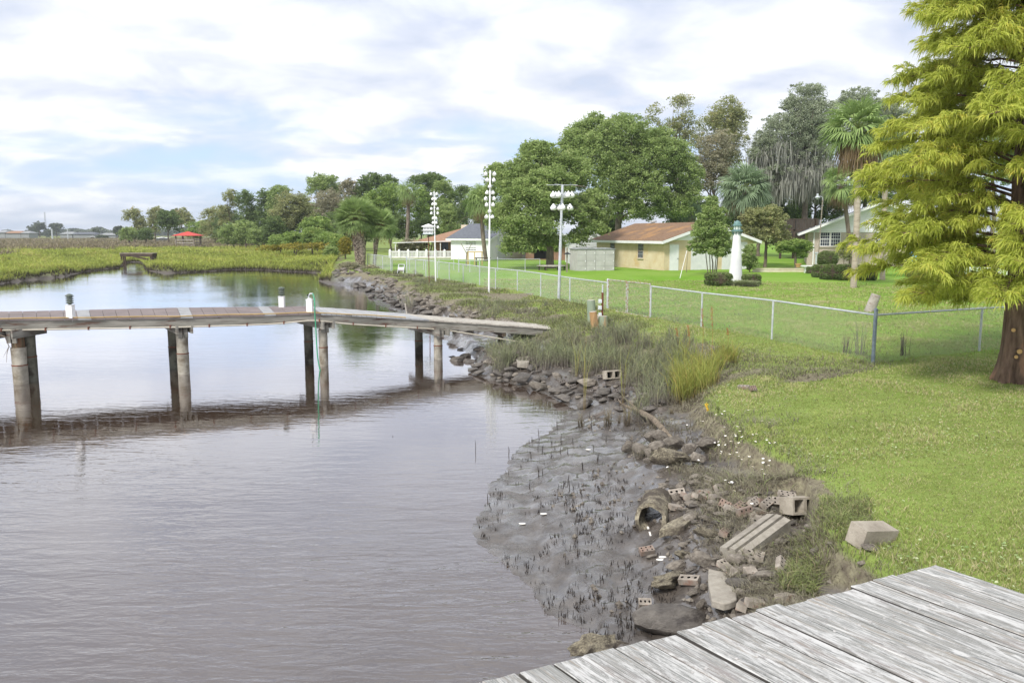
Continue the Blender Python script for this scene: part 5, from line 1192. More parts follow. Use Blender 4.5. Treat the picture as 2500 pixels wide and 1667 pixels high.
def tree(name, label, cat, lobes, n, leaf, mat, trunk, rg_seed, clump=0.9, per=55, tr=0.25, shell=0.5, bark='bark', group=None, limbs=10, aspect=0.62, fork=0.45, trunk_top=None, flat=0.45, thin=1.0, extra_stems=()):
    rg = np.random.default_rng(rg_seed); x, y, z = trunk
    root = thing(name, (x, y, z), label, cat, group)
    C, ti, cc = crown_points(lobes, n, rg, clump, per, shell)
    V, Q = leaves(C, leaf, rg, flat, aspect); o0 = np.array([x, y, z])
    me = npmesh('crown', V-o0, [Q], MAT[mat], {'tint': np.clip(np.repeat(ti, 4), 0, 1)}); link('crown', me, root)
    lob = np.array(lobes, float); cx = np.average(lob[:, 0], weights=lob[:, 3]); cy = np.average(lob[:, 1], weights=lob[:, 3])
    zlo = (lob[:, 2]-lob[:, 5]).min(); zhi = (lob[:, 2]+lob[:, 5]).max(); H = zhi-z
    ft = Vector((x+(cx-x)*.35, y+(cy-y)*.35, z+H*fork)); tp = Vector((cx, cy, z+H*.82))
    m = MB(); pts = rad3((x, y, z-.3), ft, 5, 0, rg, .03); m.tube(pts, [tr*(1.35 if i == 0 else 1.05-.07*i) for i in range(6)], 10)
    m.tube(rad3(ft, tp, 4, 0, rg, .05), [tr*.62, tr*.5, tr*.36, tr*.22, tr*.08], 7)
    sel = cc[rg.choice(len(cc), min(limbs, len(cc)), replace=False)]
    for c in sel:
        t = rg.uniform(0.0, .75); s = ft+(tp-ft)*t if c[2] > ft.z else ft+(Vector((x, y, z))-ft)*rg.uniform(0, .25)
        m.tube(rad3(s, c, 5, .07, rg, .05), [tr*.36*thin, tr*.30*thin, tr*.22*thin, tr*.15*thin, tr*.09*thin, tr*.03], 6)
    for ex in extra_stems: m.tube(rad3((x+ex, y, z-.2), (x+ex*2.2, y, ft.z+.4), 3, 0, rg, .02), [tr*.8, tr*.7, tr*.6, tr*.4], 7)
    m.build('trunk', MAT[bark], root, smooth=True)
    return root, C
def LB(specs, Y, dr=1.0, dy=0.0):
    """photo ellipses (sx, sy, rx, ry[, depth offset]) -> lobes at depth Y"""
    out = []
    for s in specs:
        off = s[4] if len(s) > 4 else 0.0; YY = Y+off; x, y, z = At(s[0], s[1], YY); k = YY/1962.0
        out.append((x, y, z, s[2]*k, s[2]*k*dr, s[3]*k))
    return out
def big_trees():
    LT = lambda sx, Y, z=.8: (At(sx, 650, Y)[0], Y, z)
    tree('camphor_tree', 'broad leafy green tree with low sweeping branches and a bench round its trunk', 'tree',
         LB([(1262,462,50,60,-1),(1225,540,33,40,-3),(1316,400,55,44,0),(1374,430,66,58,1),(1290,500,60,55,-3),(1380,520,58,40,-1),(1443,515,44,46,0),(1268,555,42,30,-4),(1215,440,26,34,0),(1320,560,38,26,-4),(1440,560,36,20,-1),(1258,590,24,36,-4),(1275,600,26,24,-4),(1240,608,14,20,-4),(1305,590,20,16,-3),(1212,425,18,20,0),(1190,480,14,20,0),(1312,365,34,18,0),(1340,470,60,60,-2),(1350,590,30,14,-2),(1410,585,30,14,-1)], 66),
         150000, .155, 'leaf_mid', LT(1347, 64, .78), 1, clump=.62, per=75, tr=.34, limbs=34, shell=.55, fork=.30, aspect=.7)
    tree('oak_tree', 'largest rounded green tree rising behind the beige block garage', 'tree',
         LB([(1520,335,62,46,0),(1420,330,34,26,2),(1470,385,70,56,0),(1584,400,70,66,0),(1640,385,42,40,1),(1666,440,46,50,1),(1560,470,66,48,-1),(1635,510,44,34,0),(1408,350,30,30,1),(1500,450,55,60,-1),(1450,300,24,18,1),(1600,350,44,30,0),(1390,380,30,40,1),(1535,520,60,28,-1),(1680,480,26,24,0)], 82),
         160000, .18, 'leaf_mid', LT(1500, 82, .8), 2, clump=.80, per=75, tr=.42, limbs=30, shell=.55, fork=.35, aspect=.7)
    tree('sparse_tree', 'tall thin leaved tree with open top above the round oak crown', 'tree',
         LB([(1599,268,18,16),(1588,300,22,16),(1668,258,22,26),(1674,305,30,30),(1640,320,34,26),(1690,350,36,36),(1650,250,14,14)], 104), 9000, .20, 'leaf_olive', LT(1650, 104, .8), 3, clump=.7, per=28, tr=.25, limbs=26, shell=.2, fork=.4)
    tree('sparse_tree', 'thin leaved tall tree just left of the moss draped oak', 'tree',
         LB([(1775,272,42,30),(1765,318,44,40),(1790,350,36,40),(1740,300,30,26),(1800,300,24,40),(1775,400,34,40)], 100), 19000, .20, 'leaf_olive', LT(1770, 100, .8), 4, clump=.7, per=34, tr=.28, limbs=28, shell=.2, fork=.4)
    tree('brown_tree', 'brownish half bare tree between the oak crown and the fan palm', 'tree',
         LB([(1752,360,46,36),(1740,410,44,40),(1765,440,46,36),(1715,380,26,30),(1715,450,30,40)], 96), 16000, .20, 'leaf_brown', LT(1742, 96, .8), 5, clump=.7, per=40, tr=.25, limbs=22, shell=.3, fork=.35)
    r, C = tree('moss_oak', 'grey green live oak draped with hanging spanish moss', 'tree',
         LB([(1958,240,34,30),(1992,228,20,18),(1930,262,22,20),(1916,329,60,46),(1960,300,58,50),(2005,290,42,44),(1884,371,50,32),(1969,371,56,43),(1990,340,40,40),(1868,345,24,20),(1905,420,50,24),(1985,420,50,30),(1850,380,16,24),(1940,440,50,30),(2030,330,26,40)], 92),
         90000, .17, 'leaf_grey', LT(1965, 92, .8), 6, clump=.62, per=52, tr=.40, limbs=40, shell=.35, fork=.42)
    rg = np.random.default_rng(60); zh, zl = At(1900, 330, 92)[2], At(1900, 440, 92)[2]; low = C[rg.random(len(C)) < np.clip((zh-C[:, 2])/(zh-zl), 0, 1)**1.5]; 
    n = 13000; an = low[rg.integers(0, len(low), 95)]; P = an[rg.integers(0, 95, n)]+rg.normal(0, 1, (n, 3))*np.array([.42, .42, .22]); P[:1500] = low[rg.integers(0, len(low), 1500)]; V = []; 
    ln = rg.uniform(.5, 3.0, n)*rg.uniform(.4, 1, n); w_ = rg.uniform(.02, .07, n); a = rg.uniform(0, 6.28, n)
    sd_ = np.stack([np.cos(a), np.sin(a), np.zeros(n)], 1)*w_[:, None]; dn_ = np.array([0, 0, -1.0])
    Vs = np.empty((n, 6, 3)); j = rg.normal(0, .12, (n, 3))
    Vs[:, 0] = P-sd_*.6; Vs[:, 1] = P+sd_*.6; Vs[:, 2] = P+dn_*(ln*.5)[:, None]+sd_+j; Vs[:, 3] = P+dn_*(ln*.5)[:, None]-sd_+j; Vs[:, 4] = P+dn_*ln[:, None]+j*1.4+sd_*.15; Vs[:, 5] = P+dn_*ln[:, None]+j*1.4-sd_*.15
    b = np.arange(n)*6; Q = np.concatenate([np.stack([b, b+1, b+2, b+3], 1), np.stack([b+3, b+2, b+4, b+5], 1)])
    link('hanging_moss', npmesh('hanging_moss', Vs.reshape(-1, 3)-np.array(ORI[r.name]), [Q], MAT['moss_strand'], {'tint': np.clip(np.repeat(rg.normal(.45, .22, n), 6), 0, 1)}), r)
    tree('oak_tree', 'grey leaved treetop showing behind the tall palm crown', 'tree', LB([(2096,250,46,30),(2060,262,24,20),(2140,270,34,30),(2110,300,50,40),(2180,300,40,50)], 100), 15000, .24, 'leaf_grey', LT(2110, 100, .8), 7, clump=.7, per=36, tr=.3, limbs=22, shell=.2)
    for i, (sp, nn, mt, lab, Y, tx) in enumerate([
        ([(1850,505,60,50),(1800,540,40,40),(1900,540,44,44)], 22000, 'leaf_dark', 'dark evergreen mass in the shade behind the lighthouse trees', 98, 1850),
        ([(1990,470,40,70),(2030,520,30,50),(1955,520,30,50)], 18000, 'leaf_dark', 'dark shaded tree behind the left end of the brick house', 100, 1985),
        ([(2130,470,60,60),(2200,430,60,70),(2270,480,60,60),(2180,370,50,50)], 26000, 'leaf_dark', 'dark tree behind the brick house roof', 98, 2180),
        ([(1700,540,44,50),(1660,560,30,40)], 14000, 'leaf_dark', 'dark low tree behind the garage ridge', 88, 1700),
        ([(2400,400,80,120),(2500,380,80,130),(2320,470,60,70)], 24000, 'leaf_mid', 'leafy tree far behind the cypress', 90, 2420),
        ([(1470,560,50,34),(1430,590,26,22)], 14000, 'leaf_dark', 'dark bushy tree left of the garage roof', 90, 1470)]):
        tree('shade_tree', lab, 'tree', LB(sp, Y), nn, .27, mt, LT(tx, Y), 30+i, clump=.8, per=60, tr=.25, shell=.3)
    # light green small trees and shrubs round the lawn
    tree('pear_tree', 'small conical tree with several slim stems beside the lighthouse', 'tree', LB([(1737,500,15,24),(1738,530,32,30),(1737,565,46,32),(1738,598,50,30),(1736,615,38,16)], 54, ), 30000, .125, 'leaf_mid', (At(1740, 650, 54)[0], 54, .75), 41, clump=.28, per=70, tr=.05, shell=.45, fork=.3, limbs=16, extra_stems=(-.12, .1, .2, -.25))
    tree('crape_tree', 'loose pale green tree with a reddish trunk behind the lighthouse', 'tree', LB([(1850,530,38,22),(1890,548,36,26),(1830,560,30,22),(1870,575,40,22),(1905,590,28,24),(1880,520,26,16)], 66), 20000, .16, 'leaf_olive', LT(1868, 66, .76), 42, clump=.42, per=50, tr=.14, shell=.3, limbs=16)
    tree('garden_shrub', 'leafy shrub against the right corner of the garage', 'shrub', LB([(1830,618,16,18),(1824,640,14,18),(1838,645,12,18)], 57), 6000, .12, 'leaf_mid', LT(1830, 57, .76), 43, clump=.25, per=40, tr=.05, limbs=8)
    tree('vine_arbor', 'vine covered arbor with a crooked stem left of the brick house', 'arbor', LB([(1920,600,20,10),(1945,596,22,10),(1966,604,14,14),(1905,610,12,10),(1958,620,10,14),(1935,612,14,6)], 64), 12000, .13, 'leaf_light', LT(1944, 64, .76), 44, clump=.28, per=45, tr=.12, limbs=10)
    tree('oleander_bush', 'sparse young bush in front of the brick wall', 'shrub', LB([(2062,610,14,12),(2048,622,12,10),(2068,628,12,12)], 66), 1600, .13, 'leaf_olive', LT(2060, 66, .76), 45, clump=.3, per=16, tr=.03, limbs=10)
    tree('banana_plant', 'small broad leaved plant under the big tree', 'plant', LB([(1330,606,12,6),(1352,608,10,6)], 74), 900, .3, 'leaf_light', LT(1340, 74, .76), 46, clump=.3, per=18, tr=.05, limbs=4)
big_trees()
# ------------------------------------------------------------------ wood line beyond the marsh
def treeline():
    T = [ # specs, Y, n, mat, label, trunk sx, kind
     ([(325,530,21,18),(340,548,14,14)], 215, 2600, 'leaf_olive', 'sparse pale tree at the left end of the wood line', 328),
     ([(315,570,20,13)], 205, 2200, 'leaf_mid', 'round green bush below the sparse pale tree', 315),
     ([(357,571,17,12)], 205, 1800, 'leaf_dark', 'round dark bush right of the sparse pale tree', 357),
     ([(382,524,17,18),(376,545,15,16)], 225, 2600, 'leaf_olive', 'pale tree behind the dark rounded tree', 380),
     ([(412,548,27,30),(408,530,20,14)], 200, 5200, 'leaf_dark', 'dark rounded tree with a rusty top left of the gazebo', 412),
     ([(448,540,20,26),(436,525,14,14)], 215, 3000, 'leaf_olive', 'yellowish tree behind the gazebo', 446),
     ([(500,558,44,18),(470,570,20,12)], 200, 4200, 'leaf_light', 'pale green low tree right of the gazebo', 490),
     ([(530,530,34,24),(520,560,34,22)], 190, 4600, 'leaf_olive', 'grey olive tree at the bend of the wood line', 528),
     ([(560,480,16,18),(572,500,15,20),(550,520,18,20)], 172, 2600, 'leaf_olive', 'tall sparse tree with a bare white trunk', 566),
     ([(600,500,22,32),(612,540,26,34)], 168, 6000, 'leaf_dark', 'dark tall tree right of the bare trunked one', 604),
     ([(648,490,18,26),(652,530,24,34)], 166, 5600, 'leaf_dark', 'slim dark tree with a leaning bare limb', 650),
     ([(680,470,22,18),(672,500,20,24)], 160, 4200, 'leaf_mid', 'crisp green treetop above the olive tree', 676),
     ([(712,505,40,34),(690,540,36,36),(735,535,36,36),(740,500,20,20)], 148, 12000, 'leaf_olive', 'broad olive tree with an orange tinted top', 708),
     ([(776,460,28,32),(800,450,28,22),(818,480,20,24)], 142, 7000, 'leaf_mid', 'tallest green tree of the wood line', 778),
     ([(800,505,34,44),(830,520,28,40)], 138, 7600, 'leaf_brown', 'grey brown half bare tree behind the palmettos', 802),
     ([(850,462,19,22),(862,485,20,22)], 140, 3600, 'leaf_brown', 'brownish treetop behind the palmettos', 852),
     ([(912,452,34,24),(890,470,24,20),(948,446,22,16)], 140, 7200, 'leaf_dark', 'dark spreading treetop above the palmettos', 912),
     ([(957,485,46,34),(930,510,40,36),(985,510,40,40),(910,490,24,24)], 122, 15000, 'leaf_light', 'broad light green tree behind the palmettos', 955),
     ([(1028,487,17,32),(1034,530,22,30)], 124, 4600, 'leaf_light', 'yellow green tree behind the leftmost gourd pole', 1028),
     ([(1041,445,42,18),(1060,438,24,14)], 140, 6200, 'leaf_dark', 'dark flat topped treetop behind the gourd poles', 1042),
     ([(1081,463,24,21),(1087,500,22,20)], 134, 5200, 'leaf_mid', 'rounded green treetop between the gourd poles', 1083),
     ([(1130,470,22,16),(1150,514,27,40),(1120,540,30,34)], 126, 9000, 'leaf_dark', 'dark tree behind the tall fan palm', 1140),
     ([(1090,520,20,18),(1095,545,24,20)], 112, 4200, 'leaf_mid', 'bluish green bush behind the white garage', 1090),
     # understorey
     ([(560,570,26,22),(585,580,24,16)], 150, 4200, 'leaf_mid', 'bright green thicket at the foot of the wood line', 570),
     ([(600,562,26,22)], 146, 3600, 'leaf_mid', 'rounded green shrub below the dark tall tree', 600),
     ([(632,575,28,18)], 144, 3600, 'leaf_mid', 'low spreading green shrub below the slim dark tree', 632),
     ([(665,560,24,30)], 142, 4200, 'leaf_dark', 'dark evergreen shrub below the olive tree', 665),
     ([(774,556,38,20),(774,545,30,14)], 112, 8000, 'leaf_light', 'smooth dome shaped light green bush left of the palmettos', 774),
     ([(762,580,24,22)], 104, 5200, 'leaf_light', 'yellow green round bush in front of the domed bush', 762),
     ([(797,588,28,18)], 102, 5200, 'leaf_light', 'pale yellow green bush left of the palmetto trunk', 795),
     ([(684,588,26,12)], 112, 3200, 'leaf_light', 'low pale bush at the left end of the shrub row', 684),
     ([(718,584,26,16)], 108, 4400, 'leaf_light', 'pale grey green bush in the middle of the shrub row', 718),
     ([(826,592,20,18)], 92, 4600, 'leaf_light', 'loose green bush beside the palmetto fruit stalks', 824),
     ([(808,614,14,11)], 84, 2600, 'leaf_mid', 'small dark green bush at the end of the mown lawn', 808),
     ([(843,600,12,20)], 88, 2400, 'leaf_gold', 'golden fading shrub right behind the palmetto trunk', 842),
     ([(720,602,60,5),(790,600,40,6),(660,606,30,4)], 100, 3600, 'leaf_gold', 'strip of yellow goldenrod flowers before the shrub row', 720),
     ([(1010,600,34,14),(985,608,22,12)], 97, 4600, 'leaf_brown', 'bare purplish brown shrub behind the white balustrade', 1008),
     ([(852,652,24,9)], 63, 3400, 'leaf_brown', 'low purplish brown bush at the waterline left of the palmettos', 852),
     ([(905,655,30,5),(880,657,20,5)], 64, 2600, 'leaf_brown', 'low reddish brown bush round the palmetto feet', 900),
     # filler behind
     ([(560,545,40,30),(600,560,40,24)], 180, 7000, 'leaf_dark', 'dark thicket tree behind the bare trunked tree', 575),
     ([(640,545,40,34),(680,550,40,30)], 176, 7000, 'leaf_dark', 'dark thicket tree behind the slim tree with the bare limb', 655),
     ([(745,530,40,40),(790,540,40,40)], 160, 8000, 'leaf_mid', 'green tree filling in behind the half bare tree', 765),
     ([(880,520,40,40),(920,520,40,40)], 142, 8000, 'leaf_mid', 'green tree filling in behind the light green tree', 890),
     ([(1040,500,30,40),(1070,520,36,34),(1110,500,26,34)], 138, 9000, 'leaf_dark', 'dark green tree filling in behind the tiered birdhouse', 1060),
     ([(700,565,60,30),(760,560,50,34)], 152, 9000, 'leaf_dark', 'dark tree filling the gap behind the shrub row', 720),
     ([(840,555,44,40),(880,565,40,36)], 128, 9000, 'leaf_dark', 'dark tree directly behind the palmetto crowns', 860),
     ([(940,555,40,34),(985,555,34,30)], 118, 9000, 'leaf_dark', 'dark understorey tree behind the balustrade', 950),
     ([(1040,560,34,26),(1080,570,30,22)], 116, 7000, 'leaf_dark', 'dark tree behind the brown roofed house', 1050),
     ([(1130,570,40,24),(1180,560,34,34),(1180,510,30,40)], 110, 9000, 'leaf_dark', 'dark tree between the fan palm and the great tree', 1150),
     ([(1240,590,60,22),(1310,590,50,24)], 100, 8000, 'leaf_dark', 'dark shaded tree seen under the great tree', 1270),
    ]
    for i, (sp, Y, n, mt, lab, tx) in enumerate(T):
        bush = 'bush' in lab or 'shrub' in lab or 'thicket' in lab or 'goldenrod' in lab
        if bush: sp = sp+[(q[0], q[1]+q[3]*.75, q[2]*.95, q[3]*.6) for q in sp]
        else: sp = sp+[(sp[-1][0], min(sp[-1][1]+sp[-1][3]*1.05, 575), sp[-1][2]*.85, sp[-1][3]*.75)]
        tree('bush' if bush else 'woodland_tree', lab, 'bush' if bush else 'tree', LB(sp, Y), int(n*1.7), Y*.0018, mt, (At(tx, 600, Y)[0], Y, .6), 100+i, clump=Y*.0052, per=34, tr=Y*.0011, shell=.25,
             group=('bushes before the wood line' if bush else 'trees of the wood line'), limbs=5 if bush else 16, fork=.35, thin=.8)
    far = [([(90,565,22,14),(72,572,14,8)], 640, 'rounded dark green tree by the radio mast', 88), ([(97,556,14,13)], 600, 'dark tree standing left of the radio mast', 97), ([(138,555,14,9),(134,563,10,8)], 640, 'flat topped pine right of the radio mast', 138), ([(60,574,6,5)], 600, 'small dark round bush beside the brown roof', 60),
           ([(233,566,7,7)], 500, 'small yellowish tree among the far roofs', 233), ([(172,575,8,5)], 480, 'small dark bush beside the thinner marker pole', 172), ([(215,577,7,4)], 460, 'low dark bush near the small white building', 215), ([(120,572,8,8)], 600, 'dark bush behind the marker pole', 120), ([(289,565,10,12)], 400, 'dark tree at the far bend of the wood line', 289), ([(250,579,12,3)], 420, 'low olive scrub right of the small white building', 250)]
    for i, (sp, Y, lab, tx) in enumerate(far):
        tree('distant_tree', lab, 'tree', LB(sp, Y), 2200 if sp[0][2] > 9 else 700, Y*.0016, 'leaf_far', (At(tx, 576, Y)[0], Y, .6), 200+i, clump=Y*.003, per=30, tr=Y*.0007, shell=.2, group='trees far across the marsh', limbs=3)
    rg = np.random.default_rng(71); n = 26000; sx = rg.uniform(-500, 640, n); Yv = rg.uniform(900, 1000, n)
    top = 563-5*np.sin(sx/60.0)*np.sin(sx/23.0+1)-2.5*np.sin(sx/9.0)+np.where(sx < 80, 3, 0)+np.where(sx > 150, -2, 0)
    sy = top+(577-top)*rg.uniform(0, 1, n)
    C = np.array([At(a, b, c) for a, b, c in zip(sx, sy, Yv)]); V, Q = leaves(C, 3.2, rg, .5, .8)
    props(link('far_woodland', npmesh('far_woodland', V, [Q], MAT['leaf_far'], {'tint': np.clip(np.repeat(rg.normal(.4, .25, n), 4), 0, 1)})), 'continuous bluish woodland along the far horizon', kind='stuff')
treeline()
# ------------------------------------------------------------------ palms
def fan(V, F, T, HF, base, dirv, rad, rg, nb=26, droop=0.35, tint=.5, spread=1.9, wfac=1.0):
    """one fan leaf: blades radiating from `base` around direction dirv"""
    d = Vector(dirv).normalized(); up = Vector((0, 0, 1)); s = d.cross(up); s = s.normalized() if s.length > .05 else Vector((1, 0, 0)); nrm = s.cross(d).normalized()
    tw = rg.normal(0, .35); s2 = s*math.cos(tw)+nrm*math.sin(tw); nrm = nrm*math.cos(tw)-s*math.sin(tw); s = s2
    for i in range(nb):
        a = (i/(nb-1)-.5)*2*spread+rg.normal(0, .03); L_ = rad*(1-.22*abs(a)/spread)*rg.uniform(.85, 1.08)
        e = d*math.cos(a)+s*math.sin(a)
        b0 = Vector(base)+nrm*.02*math.cos(a*2)
        w_ = rad*.026*wfac; sd = e.cross(nrm).normalized()*w_
        p1 = b0+e*L_*.5+nrm*L_*.05; p2 = b0+e*L_*.8-up*L_*droop*.28; p3 = b0+e*L_*.97-up*L_*droop*rg.uniform(.6, 1.15)
        k = len(V); V += [b0-sd*.3, b0+sd*.3, p1+sd, p1-sd, p2+sd*.7, p2-sd*.7, p3]
        F[0] += [(k, k+1, k+2, k+3), (k+3, k+2, k+4, k+5)]; F[1] += [(k+5, k+4, k+6)]
        T += [tint+rg.normal(0, .10)]*7; HF += [0, 0, .5, .5, .8, .8, 1]
def palm(name, label, sx, sy_c, Y, r_px, base_sx, base_z, tr, seed, nf=34, mat='palm_leaf', dead=8, boots=False, fruit=False, group=None, lean_pts=None, barkm='palm_bark', nb=26, lowmin=-.55, droop=.5, skirt=0.0, pet_=.52, rad_=.62, dense=1.0, ring=1.0):
    rg = np.random.default_rng(seed); k = Y/1962.0; c = Vector(At(sx, sy_c, Y)); b = Vector((At(base_sx, 600, Y)[0], Y, base_z)); R_ = r_px*k
    root = thing(name, tuple(b), label, 'palm', group)
    top = c-Vector((0, 0, R_*.10)); n = 10; pts = []
    for i in range(n+1):
        t = i/n; p = b.lerp(top, t); p.x += math.sin(math.pi*t)*tr*.6*(1 if seed % 2 else -1); pts.append(p)
    pts[0].z -= .3
    m = MB(); m.tube(pts, [tr*(1.12 if i == 0 else (1.0 if not boots else 1.0+.25*i/n)) for i in range(n+1)], 14); 
    tk = m.build('trunk', MAT[barkm], root, smooth=True)
    if boots:
        bm = MB(); rows = int((top-b).length/.16)
        for j in range(rows):
            t = (j+.5)/rows; p = b.lerp(top, t); rr2 = tr*(1.0+.25*t)
            for q in range(9):
                a = 2*math.pi*(q+.5*(j % 2))/9; e = Vector((math.cos(a), math.sin(a), 0)); s = Vector((-e.y, e.x, 0))
                o = p+e*rr2*.93; w_ = .085*tr/.3
                bm.add([o-s*w_-Vector((0, 0, .13)), o+s*w_-Vector((0, 0, .13)), o+e*.11+s*w_*.5+Vector((0, 0, .12)), o+e*.11-s*w_*.5+Vector((0, 0, .12)), o+Vector((0, 0, .10))+s*w_*.5, o+Vector((0, 0, .10))-s*w_*.5], [(0, 1, 2, 3), (3, 2, 4, 5), (1, 4, 2), (0, 3, 5)])
        bm.build('leaf_boots', MAT['boot_bark'], tk)
    def fronds(nm, num, zlo, zhi, mt, drp, tmean, pet, rad):
        V, F, T, HF = [], [[], []], [], []; st_ = MB()
        for i in range(num):
            a = i*2.39996+rg.uniform(-.2, .2); zt = zlo+(zhi-zlo)*((i+.5)/num); ch = math.sqrt(max(0, 1-min(zt*zt, .98)))
            d = Vector((math.cos(a)*ch, math.sin(a)*ch, zt)); pe = R_*pet*rg.uniform(.85, 1.1)
            q = c+Vector((0, 0, R_*.02)); tip = q+d*pe; tip.z -= (1-zt)*pe*.10
            st_.tube([q, q+d*pe*.5+Vector((0, 0, pe*.06)), tip], [.022*R_/1.8+.004, .016*R_/1.8+.003, .008*R_/1.8+.002], 4, cap=False)
            dd = Vector((d.x, d.y, d.z-.25*(1-max(zt, -.2)))); fan(V, F, T, HF, tip, dd, R_*rad*rg.uniform(.9, 1.1), rg, nb, drp, tmean+.12*zt, wfac=dense*1.25)
        o0 = ORI[root.name]; Vn = np.array([tuple(v-o0) for v in V]); 
        me = npmesh(nm, Vn, [np.array(F[0]), np.array(F[1])], MAT[mt], {'tint': np.clip(T, 0, 1), 'hf': HF}); o = link(nm, me, root); st_.build('leaf_stalks', MAT['leaf_olive_solid'] if mt != 'palm_dead' else MAT['boot_bark'], o, smooth=True)
    fronds('crown', nf, lowmin, .98, mat, droop, .45, pet_, rad_)
    if dead: fronds('dead_fronds', dead, -.97, -.55, 'palm_dead', 1.0, .5, .42, .55)
    if fruit:
        V = []; Tt = []
        C = []
        for i in range(12):
            a = rg.uniform(0, 6.28); L_ = R_*rg.uniform(.5, .95)
            for j in range(240):
                t = rg.random(); C.append(c+Vector((math.cos(a)*R_*.42*math.sin(t*1.6), math.sin(a)*R_*.42*math.sin(t*1.6), -L_*1.15*t*t))+Vector(rg.normal(0, .07, 3)))
        Vv, Q = leaves(np.array([tuple(q) for q in C])-np.array(ORI[root.name]), .07, rg, 1.0, .5, .5); link('fruit_stalks', npmesh('fruit_stalks', Vv, [Q], MAT['palm_fruit'], {'tint': np.clip(np.repeat(rg.normal(.5, .25, len(C)), 4), 0, 1)}), root)
    return root
pmat('leaf_olive_solid', (0.20, 0.24, 0.07), 0.6)
pmat("leaf_olive_solid", (0.20, 0.24, 0.07), 0.6)
palm('palmetto', 'bushy cabbage palm with a thick cross hatched trunk, left of the pair', 869, 532, 66, 58, 880, .72, .33, 1, nf=120, boots=True, fruit=True, dead=0, lowmin=-.6, droop=.14, barkm='boot_bark', nb=22, dense=.95, pet_=.60, rad_=.46)
palm('palmetto', 'smaller slim trunked cabbage palm, right of the pair', 928, 548, 67, 46, 912, .72, .15, 2, nf=90, fruit=True, dead=0, lowmin=-.7, droop=.16, barkm='boot_bark', nb=22, dense=.95, pet_=.60, rad_=.46)
palm('cabbage_palm', 'tall straight palm with brown hanging dead fronds in front of the brick house', 2094, 318, 41, 88, 2089, .8, .155, 3, nf=40, dead=22, lowmin=-.55, droop=.28)
palm('cabbage_palm', 'rounded fan palm with a hidden trunk behind the pear tree', 1818, 462, 68, 70, 1812, .75, .17, 4, nf=54, mat='palm_leaf_blue', dead=5, lowmin=-.75, droop=.30)
palm('cabbage_palm', 'ragged palm crown hanging just left of the tall palm trunk', 2056, 448, 66, 54, 2082, .75, .17, 5, nf=30, dead=14, lowmin=-.8, droop=.4, barkm='bark')
palm('cabbage_palm', 'blue green palm crown half hidden by the cypress', 2168, 378, 48, 66, 2160, .8, .15, 6, nf=34, mat='palm_leaf_blue', dead=4, lowmin=-.5)
palm('cabbage_palm', 'small dark palm crown above the garage roof vent', 1690, 522, 84, 34, 1690, .75, .14, 7, nf=26, mat='palm_leaf_blue', dead=3, lowmin=-.8, nb=18)
palm('fan_palm', 'tall fan palm with a smooth grey trunk in front of the white garage', 1176, 488, 80, 46, 1187, .75, .21, 8, nf=44, dead=12, lowmin=-.85, droop=.55, nb=20, barkm='bark')
palm('fan_palm', 'distant fan palm with a shaggy brown skirt behind the balustrade', 996, 468, 112, 32, 990, .75, .25, 9, nf=36, dead=14, lowmin=-.85, droop=.55, nb=16, barkm='bark')
# ------------------------------------------------------------------ clipped hedges
def hedge(label, sx0, sx1, sy0, sy1, Y, rnd, seed, dep=None, group='clipped hedge bushes', n=5200, mat='hedge_leaf', leaf=.055):
    rg = np.random.default_rng(seed); a = At(sx0, sy1, Y); b = At(sx1, sy0, Y); x0, x1, z0, z1 = a[0], b[0], a[2], b[2]; cx, cz = (x0+x1)/2, (z0+z1)/2; hx, hz = (x1-x0)/2, (z1-z0)/2; hy = dep or hx*.8
    e = rnd
    u = unit(rg, n); s = np.sign(u)*np.abs(u)**e; s = s/np.max(np.abs(s), axis=1)[:, None]*0+s/((np.abs(s)**(2/e)).sum(1)**(e/2))[:, None]
    s *= (1+.03*np.sin(s[:, [1, 2, 0]]*7+seed)); s *= rg.uniform(.86, 1.03, n)[:, None]
    C = np.array([cx, Y+hy*.0, cz])+s*np.array([hx, hy, hz])
    root = thing('hedge_bush' if group.startswith('clipped') else 'grass_clump', (cx, Y, z0), label, 'hedge' if group.startswith('clipped') else 'ornamental grass', group)
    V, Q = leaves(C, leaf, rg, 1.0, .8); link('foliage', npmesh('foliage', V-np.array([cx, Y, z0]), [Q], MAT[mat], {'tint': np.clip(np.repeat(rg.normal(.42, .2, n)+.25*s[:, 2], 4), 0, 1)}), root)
    m = MB(); N1, N2 = 10, 14; vs = []
    for i in range(N1+1):
        ph = -math.pi/2+math.pi*i/N1
        for j in range(N2):
            th = 2*math.pi*j/N2; v = [math.cos(ph)*math.cos(th), math.cos(ph)*math.sin(th), math.sin(ph)]; v = [math.copysign(abs(q)**e, q) for q in v]; nn_ = (sum(abs(q)**(2/e) for q in v))**(e/2); v = [q/nn_*.9 for q in v]
            vs.append((cx+v[0]*hx, Y+v[1]*hy, cz+v[2]*hz))
    m.add(vs, [(i*N2+j, i*N2+(j+1) % N2, (i+1)*N2+(j+1) % N2, (i+1)*N2+j) for i in range(N1) for j in range(N2)]); m.build('twig_core', MAT['dark_wood'], root)
noisy('hedge_core', (0.03, 0.04, 0.018), (0.05, 0.06, 0.03), 10, .9)
hedge('clipped hedge left of the small lighthouse', 1721, 1786, 665, 699, 42.5, .5, 1, n=9000)
hedge('clipped hedge right of the small lighthouse', 1812, 1857, 669, 699, 43.0, .5, 2, n=6500)
hedge('large round bush under the brick house window', 1994, 2046, 612, 652, 58, .85, 3, n=8000)
hedge('leftmost small box bush of the hedge row', 1968, 1986, 651, 672, 55.5, .45, 4, n=2600)
hedge('flat topped box bush second from the left in the hedge row', 1983, 2024, 646, 680, 51, .5, 5, n=5200)
